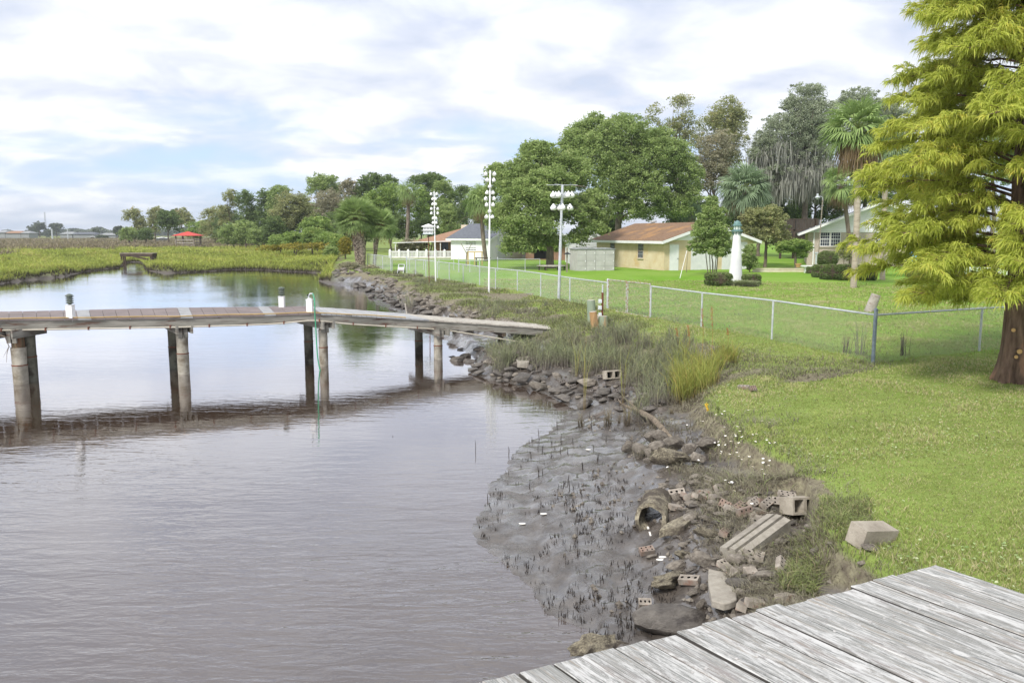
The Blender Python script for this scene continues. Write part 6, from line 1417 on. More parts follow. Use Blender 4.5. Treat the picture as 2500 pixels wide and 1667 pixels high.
hedge('narrow upright box bush in the hedge row', 2001, 2011, 656, 683, 48.8, .5, 6, n=1800)
hedge('rounded box bush in the middle of the hedge row', 2009, 2046, 645, 684, 48, .5, 7, n=6500)
hedge('widest box bush left of the tall palm trunk', 2040, 2088, 645, 685, 47.6, .5, 8, n=7500)
hedge('box bush right of the tall palm trunk', 2092, 2140, 646, 685, 47.5, .5, 9, n=7500)
hedge('low dark box bush behind the cypress branches', 2215, 2275, 643, 680, 47.5, .5, 10, n=6000)
hedge('last dark box bush farther right behind the cypress', 2285, 2350, 650, 690, 46.5, .5, 11, n=6000)
rg = np.random.default_rng(90); cx, cy, cz = At(1815, 699, 42.0); n = 3600; P_ = np.column_stack([cx+rg.normal(0, .24, n), cy+rg.normal(0, .2, n), np.full(n, .80)])
o = grass_obj('ornamental_grass', P_, rg.uniform(.2, .48, n), np.full(n, .03), rg.uniform(.2, .9, n), rg.normal(.55, .2, n), MAT['cord_blade'], rg, .9); o['label'] = 'yellow green grass tuft at the foot of the lighthouse'; o['category'] = 'grass clump'; del o['kind']
for (sx, sy, w_, lab) in ((1745, 690, 0, None),):
    pass
# ------------------------------------------------------------------ the foreground bald cypress
def cypress():
    rg = np.random.default_rng(77); b = ground(2466, 932); x, y, z = b; 
    root = thing('cypress_tree', tuple(b), 'tall feathery yellow green cypress with a flared trunk at the right edge', 'tree')
    H = 10.6
    def ax(t): return Vector((x+.01*t+.04*math.sin(t*1.1), y+.05*t, z+t))
    # flared trunk
    n = 28; vs = []; hs = [-.25, -.05, .08, .2, .35, .55, .8, 1.05, 1.3, 1.8, 2.6, 3.6, 5, 6.6, 8.2, 9.6, 10.6]; 
    for h in hs:
        base = .205*(1-h/11.2) if h > .9 else .185
        fl = .15*math.exp(-max(h, 0)*2.6)
        for j in range(n):
            th = 2*math.pi*j/n; rib = (.5+.5*math.cos(th*5+.6+.4*math.sin(h*3)))**1.4
            r_ = base*(1+.035*math.sin(th*9+h*4)+.02*math.sin(th*14-h*6))+fl*(.35+.9*rib); c = ax(max(h, 0)); vs.append((c.x+r_*math.cos(th), c.y+r_*math.sin(th), z+h))
    m = MB().add(vs, [(i*n+j, i*n+(j+1) % n, (i+1)*n+(j+1) % n, (i+1)*n+j) for i in range(len(hs)-1) for j in range(n)]); m.build('trunk', MAT['cypress_bark'], root, smooth=True)
    noisy('cut_wood', (.55, .33, .13), (.65, .42, .2), 20, .8)
    for (h, a, s) in ((.98, -2.25, .035), (.60, -1.75, .045), (.50, -1.93, .032), (1.45, -2.0, .02)):
        c = ax(h); r_ = .20 if h > .8 else .235; p = c+Vector((math.cos(a)*r_, math.sin(a)*r_, 0)); e = Vector((math.cos(a), math.sin(a), 0))
        k = MB().tube([p-e*.06, p+e*.022], [s*1.35, s*1.25], 12).build('branch_stub', MAT['cypress_bark'], root, smooth=True); MB().tube([p+e*.018, p+e*.03], s, 12).build('cut_face', MAT['cut_wood'], k)
    # branches
    SP = []; SD = []
    bm = MB(); twigs = MB()
    prof = [(1.35, 1.4), (1.75, 2.55), (2.3, 2.6), (3.2, 2.55), (4.0, 2.5), (4.7, 2.25), (5.8, 2.1), (6.9, 1.85), (8.0, 1.5), (9.2, 1.0), (10.5, .3)]
    def R_(h): return float(np.interp(h, [p[0] for p in prof], [p[1] for p in prof]))
    hb = 1.45; i = 0
    while hb < 10.4:
        a = i*2.39996+rg.uniform(-.3, .3); L_ = R_(hb)*rg.uniform(.78, 1.10); s = ax(hb)
        if hb < 1.75: L_ *= .9
        up = .18 if hb > 3 else (.10 if hb > 2 else .02); pts = []; K = 8
        bend = rg.uniform(-.25, .25)
        for k in range(K+1):
            t = k/K; aa = a+bend*t; pts.append(s+Vector((math.cos(aa)*L_*t, math.sin(aa)*L_*t, L_*(up*math.sin(t*2.2)-.10*t*t)+rg.normal(0, .015))))
        bm.tube(pts, [max(.006, .042*(1-hb/13)*(1-.85*k/K)) for k in range(K+1)], 6)
        nt_ = int(8+L_*13)
        for q in range(nt_):
            t = rg.uniform(.16, 1.0)**.8; f = t*K; k0 = min(K-1, int(f)); p = pts[k0].lerp(pts[k0+1], f-k0); aa = a+bend*t
            side = rg.choice([-1, 1])*rg.uniform(.4, 1.2); da = aa+side; tl = rg.uniform(.25, .75)*(1.15-.5*t)*min(1, L_/1.5+.2)
            e = Vector((math.cos(da), math.sin(da), rg.uniform(-.15, .55))).normalized(); tp = [p+e*tl*w_+Vector((0, 0, -.14*tl*w_*w_)) for w_ in (0, .35, .7, 1)]
            twigs.tube(tp, [.006, .005, .0035, .002], 4, cap=False)
            ns = max(3, int(tl*17))
            for w_ in rg.uniform(.12, 1.0, ns):
                f2 = w_*3; j0 = min(2, int(f2)); SP.append(tp[j0].lerp(tp[j0+1], f2-j0)); SD.append(e)
        for w_ in np.linspace(.72, 1, 6): f = w_*K; k0 = min(K-1, int(f)); SP.append(pts[k0].lerp(pts[k0+1], f-k0)); SD.append((pts[-1]-pts[-2]).normalized())
        hb += rg.uniform(.034, .058) if hb > 1.7 else .10; i += 1
    bm.build('branches', MAT['cypress_bark'], root, smooth=True); twigs.build('twigs', MAT['cypress_bark'], root)
    P0 = np.array([tuple(p) for p in SP]); D0 = np.array([tuple(d) for d in SD]); m_ = 9
    n = len(P0)*m_; P1 = np.repeat(P0, m_, 0)+rg.normal(0, .015, (n, 3)); D1 = np.repeat(D0, m_, 0)
    tb = np.repeat(rg.normal(.50, .17, len(P0))+.10*np.sin(P0[:, 0]*2.3+P0[:, 2]*1.9), m_)
    d = D1*1.0+rg.normal(0, .55, (n, 3)); d[:, 2] = d[:, 2]*.6+rg.uniform(-.25, .35, n); d /= np.linalg.norm(d, axis=1)[:, None]
    Ln = rg.uniform(.10, .25, n); dn = np.array([0, 0, -1.0])
    side = np.cross(d, unit(rg, n)); side /= np.linalg.norm(side, axis=1)[:, None]+1e-9; w_ = rg.uniform(.0055, .0105, n)
    a0 = P1; a1 = P1+d*(Ln*.36)[:, None]+dn*(Ln*.05)[:, None]; a2 = P1+d*(Ln*.66)[:, None]+dn*(Ln*.24)[:, None]; a3 = P1+d*(Ln*.84)[:, None]+dn*(Ln*.58)[:, None]
    V = np.empty((n, 7, 3)); sw = side*w_[:, None]
    V[:, 0] = a0-sw*.3; V[:, 1] = a0+sw*.3; V[:, 2] = a1+sw; V[:, 3] = a1-sw; V[:, 4] = a2+sw*.9; V[:, 5] = a2-sw*.9; V[:, 6] = a3
    k = np.arange(n)*7; Q = np.concatenate([np.stack([k, k+1, k+2, k+3], 1), np.stack([k+3, k+2, k+4, k+5], 1)]); T = np.stack([k+5, k+4, k+6], 1)
    ti = np.repeat(np.clip(tb+rg.normal(0, .10, n), 0, 1), 7)
    print('cypress strands', n)
    link('crown', npmesh('crown', V.reshape(-1, 3)-np.array(ORI[root.name]), [Q, T], MAT['cypress_leaf'], {'tint': ti}), root)
cypress()
# ------------------------------------------------------------------ rubble, bricks, blocks on the mud bank
noisy('rubble_stone', (0.13, 0.112, 0.093), (0.28, 0.25, 0.21), 4.0, 0.85, c3=(0.075, 0.062, 0.052), s3=2.6, t3=(0.50, 0.64), bump=0.7, bscale=22, rnd=0.45, bdist=0.02)
noisy('wet_stone', (0.075, 0.065, 0.056), (0.165, 0.148, 0.128), 4.0, 0.5, c3=(0.05, 0.042, 0.037), s3=2.6, t3=(0.48, 0.62), bump=0.7, bscale=22, rnd=0.4, bdist=0.02, spec=.45)
noisy('oyster_stone', (0.13, 0.11, 0.085), (0.42, 0.375, 0.27), 26, 0.9, c3=(0.09, 0.075, 0.06), s3=3, t3=(0.46, 0.6), bump=1.0, bscale=34, bdist=0.03)
noisy('muddy_brick', (0.20, 0.172, 0.145), (0.36, 0.32, 0.27), 9.0, 0.85, c3=(0.26, 0.13, 0.09), s3=3.5, t3=(0.54, 0.66), bump=0.4, rnd=0.4)
noisy('wet_brick', (0.115, 0.10, 0.09), (0.20, 0.175, 0.155), 5.0, 0.6, bump=0.4, rnd=0.35)
noisy('red_wet_brick', (0.20, 0.135, 0.105), (0.29, 0.235, 0.195), 11.0, 0.8, c3=(.2, .17, .145), s3=7, t3=(.45, .6), bump=0.4)
noisy('cinder', (0.30, 0.265, 0.215), (0.44, 0.395, 0.325), 9, 0.9, c3=(.22, .19, .15), s3=2.4, t3=(.52, .66), bump=0.8, bscale=60)
noisy('slab_concrete', (0.27, 0.245, 0.205), (0.36, 0.33, 0.28), 14, 0.85, c3=(.22, .195, .165), s3=2, t3=(.5, .65), bump=0.6, bscale=60)
noisy('driftwood', (0.08, 0.065, 0.05), (0.27, 0.22, 0.16), 12, 0.9, stretch=(1.5, 1.5, 1.5), bump=0.8, bscale=30)
noisy('stalk_black', (0.025, 0.02, 0.017), (0.055, 0.045, 0.04), 20, 0.7)
pmat('shell_white', (0.75, 0.72, 0.66), 0.5)
pmat('petal_white', (0.85, 0.85, 0.86), 0.6); pmat('petal_yellow', (0.75, 0.5, 0.05), 0.6)
def rockmesh(seed, mat, cuts=7, rough=.10, sub=3):
    import bmesh
    rg = np.random.default_rng(seed); bm = bmesh.new(); bmesh.ops.create_icosphere(bm, subdivisions=sub, radius=1.0)
    V = np.array([v.co[:] for v in bm.verts]); 
    for _ in range(cuts):
        nn = unit(rg, 1)[0]; d = rg.uniform(.45, .82); t = V@nn; k = t > d; V[k] -= np.outer((t[k]-d)*.92, nn)
    V *= (1+rough*fnoise(V[:, :2]*1.1+V[:, 2:3]*.7+seed, 10, 25)[:, None]*.5)
    V /= np.abs(V).max(0)
    for v, c in zip(bm.verts, V): v.co = c*.5
    me = bpy.data.meshes.new('rock'); bm.to_mesh(me); bm.free(); me.materials.append(MAT[mat])
    me.polygons.foreach_set('use_smooth', [True]*len(me.polygons)); me.set_sharp_from_angle(angle=R(28)); me.update(); return me
ROCK = [rockmesh(s, 'rubble_stone') for s in range(8)]; WROCK = [rockmesh(s+20, 'wet_stone') for s in range(8)]; OROCK = [rockmesh(s+40, 'oyster_stone', 5, .3) for s in range(3)]
def brickmesh(name, L_, W_, H, holes, mat, r, square=False, inner='dark_hole', through=.8):
    """holes: (nx, ny) wells in the top face"""
    nx, ny = holes; v = []; f = []; mi = []
    def av(p): v.append(p); return len(v)-1
    xs = np.linspace(-L_/2, L_/2, nx+1); ys = np.linspace(-W_/2, W_/2, ny+1)
    grid = [[av((x, y, H/2)) for y in ys] for x in xs]
    for i in range(nx):
        for j in range(ny):
            cx, cy = (xs[i]+xs[i+1])/2, (ys[j]+ys[j+1])/2; c = [grid[i][j], grid[i+1][j], grid[i+1][j+1], grid[i][j+1]]
            if square:
                hx, hy = (xs[1]-xs[0])/2*r, (ys[1]-ys[0])/2*r
                rim = [(-hx, -hy), (hx, -hy), (hx, hy), (-hx, hy)]
                a = [av((cx+p, cy+q, H/2)) for p, q in rim]; b = [av((cx+p, cy+q, H/2-H*through)) for p, q in rim]
                for k in range(4): f.append((c[k], c[(k+1) % 4], a[(k+1) % 4], a[k])); mi.append(0); f.append((a[k], a[(k+1) % 4], b[(k+1) % 4], b[k])); mi.append(0)
                f.append(tuple(b)); mi.append(1)
            else:
                a = []; b = []
                for k in range(8):
                    t = math.pi*(k/4.0)-math.pi*.875; a.append(av((cx+r*math.cos(t), cy+r*math.sin(t), H/2))); b.append(av((cx+r*math.cos(t), cy+r*math.sin(t), H/2-H*through)))
                for k in range(4):      # corner k between octagon verts 2k and 2k+1... octagon order starts near corner 0
                    f.append((c[k], a[(2*k) % 8], a[(2*k-1) % 8])); mi.append(0)
                    f.append((c[k], c[(k+1) % 4], a[(2*k+1) % 8], a[(2*k) % 8])); mi.append(0)
                for k in range(8): f.append((a[k], a[(k+1) % 8], b[(k+1) % 8], b[k])); mi.append(1)
                f.append(tuple(b)); mi.append(1)
    lo = [av((x, y, -H/2)) for x, y in ((-L_/2, -W_/2), (L_/2, -W_/2), (L_/2, W_/2), (-L_/2, W_/2))]
    b0 = [grid[i][0] for i in range(nx+1)]; b1 = [grid[nx][j] for j in range(ny+1)]; b2 = [grid[i][ny] for i in range(nx, -1, -1)]; b3 = [grid[0][j] for j in range(ny, -1, -1)]
    for side, (p, q) in zip((b0, b1, b2, b3), ((0, 1), (1, 2), (2, 3), (3, 0))): f.append(tuple([lo[p], lo[q]]+side[::-1])); mi.append(0)
    f.append((lo[3], lo[2], lo[1], lo[0])); mi.append(0)
    me = bpy.data.meshes.new(name); me.from_pydata(v, [], f); me.materials.append(MAT[mat]); me.materials.append(MAT[inner]); me.polygons.foreach_set('material_index', mi); me.update(); return me
BR = {'dry': brickmesh('brick', .20, .092, .058, (3, 1), 'muddy_brick', .017), 'dry2': brickmesh('brick', .20, .092, .058, (3, 2), 'muddy_brick', .012), 'wet': brickmesh('brick', .20, .092, .058, (3, 1), 'wet_brick', .018), 'red': brickmesh('brick', .20, .092, .058, (3, 2), 'red_wet_brick', .012),
      'solid': brickmesh('brick', .20, .092, .058, (1, 1), 'muddy_brick', .004), 'wsolid': brickmesh('brick', .20, .092, .058, (1, 1), 'wet_brick', .004)}
CIN = brickmesh('cinder_block', .40, .19, .19, (2, 1), 'cinder', .74, True, 'dark_hole', .9)
LMK = []    # landmark list for labels
def lm(px, py, t): LMK.append((px, py, t))
lm(1597, 1260, 'the hollow concrete pipe'); lm(1850, 1320, 'the fluted concrete beam'); lm(1765, 1460, 'the pale concrete slab'); lm(1945, 1240, 'the upturned cinder block'); lm(1650, 1120, 'the oyster crusted boulder')
lm(1600, 1050, 'the driftwood branch'); lm(1640, 1560, 'the long boulder by the deck'); lm(1495, 915, 'the flat topped cinder block'); lm(1275, 905, 'the square cut block by the water'); lm(1780, 1240, 'the upright red brick'); lm(2120, 1300, 'the large cinder block in the grass'); lm(1370, 985, 'the shell crusted rock by the water'); lm(1600, 960, 'the bare reed tufts'); lm(1680, 1420, 'the pale shell topped rock')
USED = {}
def autolabel(px, py, base, sizew, group):
    d = sorted(LMK, key=lambda q: (q[0]-px)**2+(q[1]-py)**2)[0]; dx, dy = px-d[0], py-d[1]
    rel = ('left of' if dx < 0 else 'right of') if abs(dx) > abs(dy)*1.3 else ('behind' if dy < 0 else 'in front of')
    dist = math.hypot(dx, dy); pre = 'just ' if dist < 70 else ('' if dist < 130 else 'well ')
    s = '%s %s %s%s %s' % (sizew, base, pre, rel, d[2]); return s
def put(me, px, py, w, h, kind, cat, sizes=None, z0=None, rz=None, tilt=.25, sink=.14, name=None, label=None, group=None, rg=random, flat=.9):
    p = ground(px, py+h*.30); k = p.y/ray(px, py)[1]*1.0/1962.0*1.0
    W_ = w*p.y/1962.0/ray(px, py)[1]; Hh = max(h*p.y/1962.0/ray(px, py)[1]*flat, W_*.55)
    o = bpy.data.objects.new(name or 'rock', me); col.objects.link(o)
    if sizes is None: o.scale = (W_*1.35, W_*rg.uniform(.65, .95), Hh); zc = Hh*(.5-sink)
    else: o.scale = (rg.choice([1, 1, 1, .8, .6]), 1, 1); zc = sizes
    o.location = (p.x, p.y, p.z+zc); o.rotation_euler = (rg.uniform(-tilt, tilt), rg.uniform(-tilt, tilt), rg.uniform(-.5, .5) if rz is None else rz)
    sw = 'small' if W_ < .16 else ('middling' if W_ < .32 else 'large')
    base = {'rock': 'muddy chunk', 'wrock': 'wet dark rock', 'orock': 'oyster crusted rock', 'brick': 'muddy brick'}.get(kind, kind)
    props(o, label or autolabel(px, py, base, sw, None), cat, group or ('bricks in the rubble' if 'brick' in kind else 'rubble rocks on the mud bank')); return o
def rubble():
    rg = random.Random(9)
    A = lambda x, y: (1500+x/4.704, 1000+y/4.704); B = lambda x, y: (1500+x/4.704, 1250+y/4.704); M = lambda x, y: (1150+x/4.704, 820+y/4.704); C8 = lambda x, y: (1900+x/4.704, 1200+y/4.704)
    def R_(conv, lst, meshes, kind, tilt=.3):
        for i, q in enumerate(lst):
            px, py = conv(q[0], q[1]); put(meshes[i % len(meshes)] if not isinstance(meshes, str) else None, px, py, q[2]/4.704, q[3]/4.704, kind, 'rock', rg=rg, tilt=tilt, name='rubble_rock')
    for i, q in enumerate([(420,350,150,130),(530,350,170,120),(150,460,140,110),(290,500,180,110),(390,520,110,100),(490,480,190,130),(700,430,250,150),(870,490,150,110),(1050,450,210,160),(950,590,140,110),(370,600,80,60)]):
        px, py = A(q[0], q[1]); put(ROCK[(i*3) % 8], px, py, q[2]/4.704, q[3]/4.704, 'rock', 'rock', rg=rg, tilt=.35, name='rubble_rock', flat=1.35, sink=.02)
    R_(A, [
           (400,940,110,80),(1230,990,150,50),(1260,1040,80,60),(1150,1080,150,80),(860,1080,140,80),(930,1090,80,70),(1040,1110,100,100),(1110,1150,90,90),(1220,1210,180,120),(870,1180,90,80),(900,1240,220,90),(1060,1250,130,90),(1300,1300,110,80),
           (930,790,150,40),(920,850,140,40),(1070,860,80,40),(1510,1350,100,60),(1600,1380,90,60),(1430,1450,150,140),(1560,1440,120,80),(690,1000,90,110),(1390,1180,90,90),(1530,1040,120,60),(1840,1220,100,70),(1750,1300,80,50),(550,1290,60,50),(820,1140,70,50),(1480,940,90,50),(1420,900,80,60),(1640,970,90,50),(760,870,120,40),(560,870,110,60),(660,900,90,50)], ROCK, 'rock')
    R_(B, [(1170,520,90,110),(1390,550,190,150),(1470,650,180,100),(1330,680,110,90),(1550,710,110,80),(1715,735,220,160),(1860,360,190,100),(700,635,200,70),(890,935,120,120),(1020,865,80,110),(1010,1060,130,180),(1445,915,110,110),(1640,850,70,40),(1740,820,70,40),(1870,1020,100,80),(1560,640,110,50),(420,515,110,50),(790,370,90,60),(1270,470,120,80),(950,870,60,90),(2050,860,90,40),(1620,1000,120,50),(1980,790,110,60),(1750,640,90,50),(2300,780,110,60),(1200,1140,90,60),(500,1270,60,30)], ROCK, 'rock')
    R_(B, [(1430,815,240,130),(890,660,120,50),(640,400,80,50),(930,1170,120,90),(1490,1030,130,60),(700,280,70,40)], WROCK, 'wrock')
    R_(C8, [(1050,660,180,90),(360,410,120,50),(1000,880,150,90),(200,480,100,60),(420,690,130,120),(600,600,90,50)], ROCK, 'rock')
    for q, lab in (((640, 560, 380, 290), 'big angular boulder with crusted oysters beside the driftwood branch'), ((1080, 1440, 290, 150), 'low oval oyster crusted rock between the pipe and the fluted beam')):
        px, py = A(q[0], q[1]); put(OROCK[0], px, py, q[2]/4.704, q[3]/4.704, 'orock', 'rock', rg=rg, tilt=.3, label=lab, name='oyster_boulder', sink=.12, flat=.95)
    for q, lab in (((780, 480, 150, 140), 'small round oyster crusted rock left of the upright lump'), ((1000, 540, 230, 220), 'upright lumpy grey rock below the oval oyster rock'), ((610, 790, 400, 200), 'pale topped wedge shaped rock with dark shells at its foot')):
        px, py = B(q[0], q[1]); put(OROCK[1] if q[0] != 1000 else ROCK[3], px, py, q[2]/4.704, q[3]/4.704, 'orock', 'rock', rg=rg, tilt=.12, label=lab, name='oyster_boulder', flat=.9)
    px, py = B(640, 1290); put(WROCK[2], px, py, 152, 44, 'wrock', 'rock', rg=rg, tilt=.06, label='long smooth brown boulder lying along the edge of the deck', name='boulder', rz=.25, sink=.2, flat=.8)
    put(OROCK[2], 1462, 1578, 122, 80, 'orock', 'rock', rg=rg, tilt=.08, label='dark shell crusted boulder half hidden by the deck at the waterline', name='boulder', flat=.9)
    # bricks near
    def bk(conv, lst):
        for (x, y, t, rz, tx, ty, *r) in lst:
            px, py = conv(x, y); put(BR[t], px, py, 40, 14, 'brick', 'brick', sizes=.018+(r[0] if r else 0), rz=R(rz), rg=rg, tilt=0, name='brick', label=None).rotation_euler = (R(tx+rg.uniform(-14, 14)), R(ty+rg.uniform(-14, 14)), R(rz+rg.uniform(-25, 25)))
    bk(A, [(550,965,'red',-15,15,8),(715,950,'dry',20,20,0),(800,1000,'red',60,20,15,.02),(880,1000,'solid',35,12,0),(980,1000,'solid',30,0,10),(1065,995,'dry',-55,20,20),(1100,950,'solid',-40,0,20),(1200,930,'dry',40,40,0,.03),(1280,1130,'red',-50,42,8,.04),(1390,1140,'dry2',35,15,0),(720,1120,'solid',22,0,0),(1490,1230,'red',10,75,0,.06),(1600,1100,'dry2',60,40,12,.04),(1750,1110,'dry2',25,35,0,.04),(1915,1110,'dry2',-35,50,10,.06),(1980,1010,'dry2',5,30,0,.03),(1700,1050,'red',20,0,10),(1660,1300,'dry',30,25,-10,.02),(1080,810,'dry',-10,15,0),(1270,1410,'red',60,15,0),(1650,1160,'solid',20,0,15),(1440,1110,'red',30,0,0),(1360,1150,'solid',10,20,20),(1180,1010,'solid',5,0,0),(1000,940,'solid',-30,0,0),(1560,1190,'solid',80,15,0)])
    bk(B, [(370,460,'red',-8,12,0,.02),(1260,615,'dry',35,10,-6,.02),(1485,530,'dry',80,6,0,.01),(1560,530,'dry',80,6,0,.01),(1660,520,'dry',85,6,0,.01),(1330,690,'solid',-50,20,0,.01),(1560,700,'solid',25,10,0,.01),(350,1060,'dry',0,8,0,.01),(1910,690,'dry2',60,55,0,.07),(1640,1050,'solid',15,0,0),(1950,980,'solid',30,0,0),(1480,1070,'solid',65,10,0),(860,810,'dry',-10,8,0,.03),(1720,90,'dry',20,20,10),(1600,130,'solid',60,0,20)])
    # mid cove
    R_(M, [(400,310,210,120),(490,220,150,70),(620,220,140,60),(740,190,80,60),(600,290,190,60),(590,350,170,80),(280,290,140,60),(980,460,110,90),(1150,410,70,50),(770,600,200,70),(1890,770,130,100),(1930,850,110,50),(1500,600,60,50),(850,230,100,60),(560,130,160,60),(1320,540,190,40),(1750,560,100,50)], ROCK, 'rock')
    R_(M, [(80,345,130,60),(460,395,130,100),(330,420,140,100),(680,380,70,110),(590,450,170,130),(450,470,130,90),(260,500,90,50),(30,390,100,60),(100,430,120,50),(590,545,130,40),(1000,630,190,90),(1060,720,190,110),(890,440,120,60),(770,480,100,80),(1540,650,180,90),(1990,700,70,70),(2060,850,150,60),(2150,760,140,90),(1700,840,120,60),(1660,700,140,60),(1900,560,90,60),(1200,520,150,50),(330,520,80,40),(1100,640,100,50),(1250,690,90,40),(1450,700,90,40),(1780,650,110,60),(2000,610,90,50),(-20,300,120,60),(-60,240,130,60),(-150,300,180,60),(-220,260,120,60)], WROCK, 'wrock')
    px, py = M(1320, 780); put(WROCK[5], px, py, 38, 32, 'wrock', 'rock', rg=rg, tilt=.5, label='tilted flat grey rock at the tip of the small cove', name='rubble_rock')
    bk(M, [(1050,520,'wet',15,40,0,.03),(1165,595,'wet',12,60,0,.05),(1360,645,'wet',8,35,0,.03),(1370,422,'wsolid',5,0,0,.01),(1280,465,'wet',30,20,0,.02),(1500,472,'wet',5,30,0,.03),(1850,465,'wet',15,45,0,.03),(1930,495,'wet',-20,20,0),(1440,585,'wsolid',-20,10,0),(1560,560,'wsolid',40,0,15,.02),(1700,535,'wsolid',15,0,0),(1700,745,'wet',20,60,0,.05),(1990,700,'wet',5,55,0,.05),(1960,650,'wsolid',-12,10,0),(1470,910,'wsolid',20,0,-12,.03),(1350,700,'wsolid',25,0,8),(1880,600,'wet',15,20,0),(1800,600,'wsolid',20,0,0),(1750,640,'wsolid',-60,0,20),(2050,470,'wsolid',30,0,0),(2150,740,'wet',20,25,0),(2200,830,'wsolid',18,0,0),(1640,690,'wet',10,30,0),(1680,620,'wet',30,20,0),(1930,690,'wsolid',5,0,0),(1500,400,'wet',80,30,0,.02)])
    # red brick in the gully
    put(BR['red'], 1838, 952, 40, 14, 'brick', 'brick', sizes=.06, rz=R(25), rg=rg, name='brick', label='orange red brick lying in the grassy gully behind the lawn edge').rotation_euler = (R(55), 0, R(20)); put(BR['dry'], 1815, 946, 40, 14, 'brick', 'brick', sizes=.04, rz=R(-35), rg=rg, name='brick', label='grey brick beside the orange red brick in the gully')
    # landmark pieces
    def cin(px, py, rot, lab, up=.08, sc_=1.0):
        p = ground(px, py); o = bpy.data.objects.new('cinder_block', CIN); col.objects.link(o); o.location = (p.x, p.y, p.z+up); o.rotation_euler = tuple(R(a) for a in rot); o.scale = (sc_,)*3; props(o, lab, 'cinder block', 'cinder blocks on the bank')
    cin(2128, 1322, (-80, 8, 24), 'large pale cinder block lying on its face in the muddy grass', .06)
    bpy.context.view_layer.update()
    cin(1948, 1258, (78, 8, 30), 'mud coated cinder block standing open side out above the bricks', .12)
    cin(1494, 925, (82, 0, 22), 'flat topped cinder block on the mud below the cordgrass', .10, .95)
    # fluted beam
    a = ground(1815, 1335); b_ = ground(1893, 1292); 
    p0 = ground(1800, 1352); p1 = ground(1898, 1300); d = (p1-p0); d.z = 0.10; d.normalize(); s = Vector((d.y, -d.x, 0)).normalized(); u = s.cross(d); u = u if u.z > 0 else -u
    prof = [(-.13, 0), (-.13, .13), (-.05, .15), (-.045, .11), (-.025, .11), (-.02, .155), (.04, .155), (.045, .11), (.065, .11), (.07, .15), (.14, .13), (.14, 0)]
    L_ = (p1-p0).length*1.15; st_ = p0-d*.10-Vector((0, 0, .05)); m = MB()
    m.prism([st_+s*x_+u*z_ for x_, z_ in prof], d*L_); props(m.build('concrete_beam', MAT['slab_concrete'], None, org=p0), 'fluted concrete beam lying diagonally across the bricks', 'concrete beam')
    # pipe
    f0 = ground(1586, 1288); bk_ = ground(1606, 1226); d = (bk_-f0); d.z = 0; d.normalize(); c0 = f0+Vector((0, 0, .085)); r0 = .185; n = 22; rgn = np.random.default_rng(5); vs = []; ks = 9; L_ = .62
    jag = [.0]*n; 
    for j in range(n): jag[j] = .09*max(0, math.cos(2*math.pi*j/n-math.pi/2))+rgn.uniform(-.02, .02)
    s = Vector((d.y, -d.x, 0))
    for part in (0, 1):
        for k in range(ks):
            for j in range(n):
                t = 2*math.pi*j/n; r_ = r0*(1+.05*math.sin(k*1.3+j)+rgn.uniform(-.025, .025))-(.045 if part else 0); ln = L_*k/(ks-1)+(jag[j] if k == 0 else 0)
                vs.append(c0+d*ln+s*r_*math.cos(t)+Vector((0, 0, r_*math.sin(t)+.03*k/(ks-1))))
    fs = []
    for k in range(ks-1):
        for j in range(n):
            q = k*n+j; q2 = k*n+(j+1) % n; fs.append((q, q2, q2+n, q+n)); o_ = ks*n; fs.append((o_+q2, o_+q, o_+q+n, o_+q2+n))
    for j in range(n): fs.append(((j+1) % n, j, ks*n+j, ks*n+(j+1) % n)); e = (ks-1)*n; fs.append((e+j, e+(j+1) % n, ks*n+e+(j+1) % n, ks*n+e+j))
    m = MB().add(vs, fs); o = m.build('concrete_pipe', MAT['oyster_stone'], None, smooth=True, org=f0); props(o, 'broken hollow concrete pipe crusted with oysters on the mud', 'pipe')
    props(MB().beam(c0+Vector((-.02, .02, -.08)), c0+Vector((0, -.12, -.12))+d*-.05, .02, .012).build('wood_splinter', MAT['shell_white'], None, org=c0), 'pale wood splinter poking out of the hollow pipe', 'splinter')
    # flat oyster slab
    def slab(poly, th, lab, mat, tiltz=.10, cat='slab'):
        P_ = [ground(*A(x, y)) if isinstance(x, (int, float)) else x for x, y in poly]; return P_
    def slabobj(pts, th, lab, mat, name='concrete_slab', lift=.05, slope=None):
        P_ = [ground(a, b) for a, b in pts]; c = sum(P_, Vector())/len(P_); base = []
        for i, p in enumerate(P_):
            z_ = c.z+lift+(slope*(p-c).dot(Vector((1, 0, 0))) if slope else 0); base.append(Vector((p.x, p.y, z_)))
        m = MB(); m.prism(base, (0, 0, -th)); me = m.mesh(name, MAT[mat], c); import bmesh
        bm = bmesh.new(); bm.from_mesh(me); bmesh.ops.recalc_face_normals(bm, faces=bm.faces[:]); bmesh.ops.bevel(bm, geom=[e for e in bm.edges], offset=.008, segments=1, affect='EDGES'); bm.to_mesh(me); bm.free()
        o = link(name, me, None, c); props(o, lab, 'concrete slab'); return o
    slabobj([B(x, y) for x, y in ((1075,800),(1160,765),(1230,725),(1300,720),(1312,800),(1345,840),(1375,880),(1370,930),(1400,990),(1405,1070),(1380,1130),(1320,1180),(1250,1235),(1110,1240),(1090,1100),(1070,950))], .07, 'large flat pale concrete slab beside the edge of the deck', 'slab_concrete', lift=.09, slope=.06)
    slabobj([A(x, y) for x, y in ((510,1530),(560,1440),(690,1340),(780,1290),(870,1265),(885,1290),(800,1400),(700,1450),(600,1500))], .10, 'oyster crusted flat slab leaning beside the hollow pipe', 'oyster_stone', lift=.10, slope=.25)
    slabobj([M(x, y) for x, y in ((515,350),(600,335),(665,320),(665,385),(640,395),(530,395))], .16, 'square cut pale block on the rocks beside the water', 'slab_concrete', lift=.17, name='stone_block')
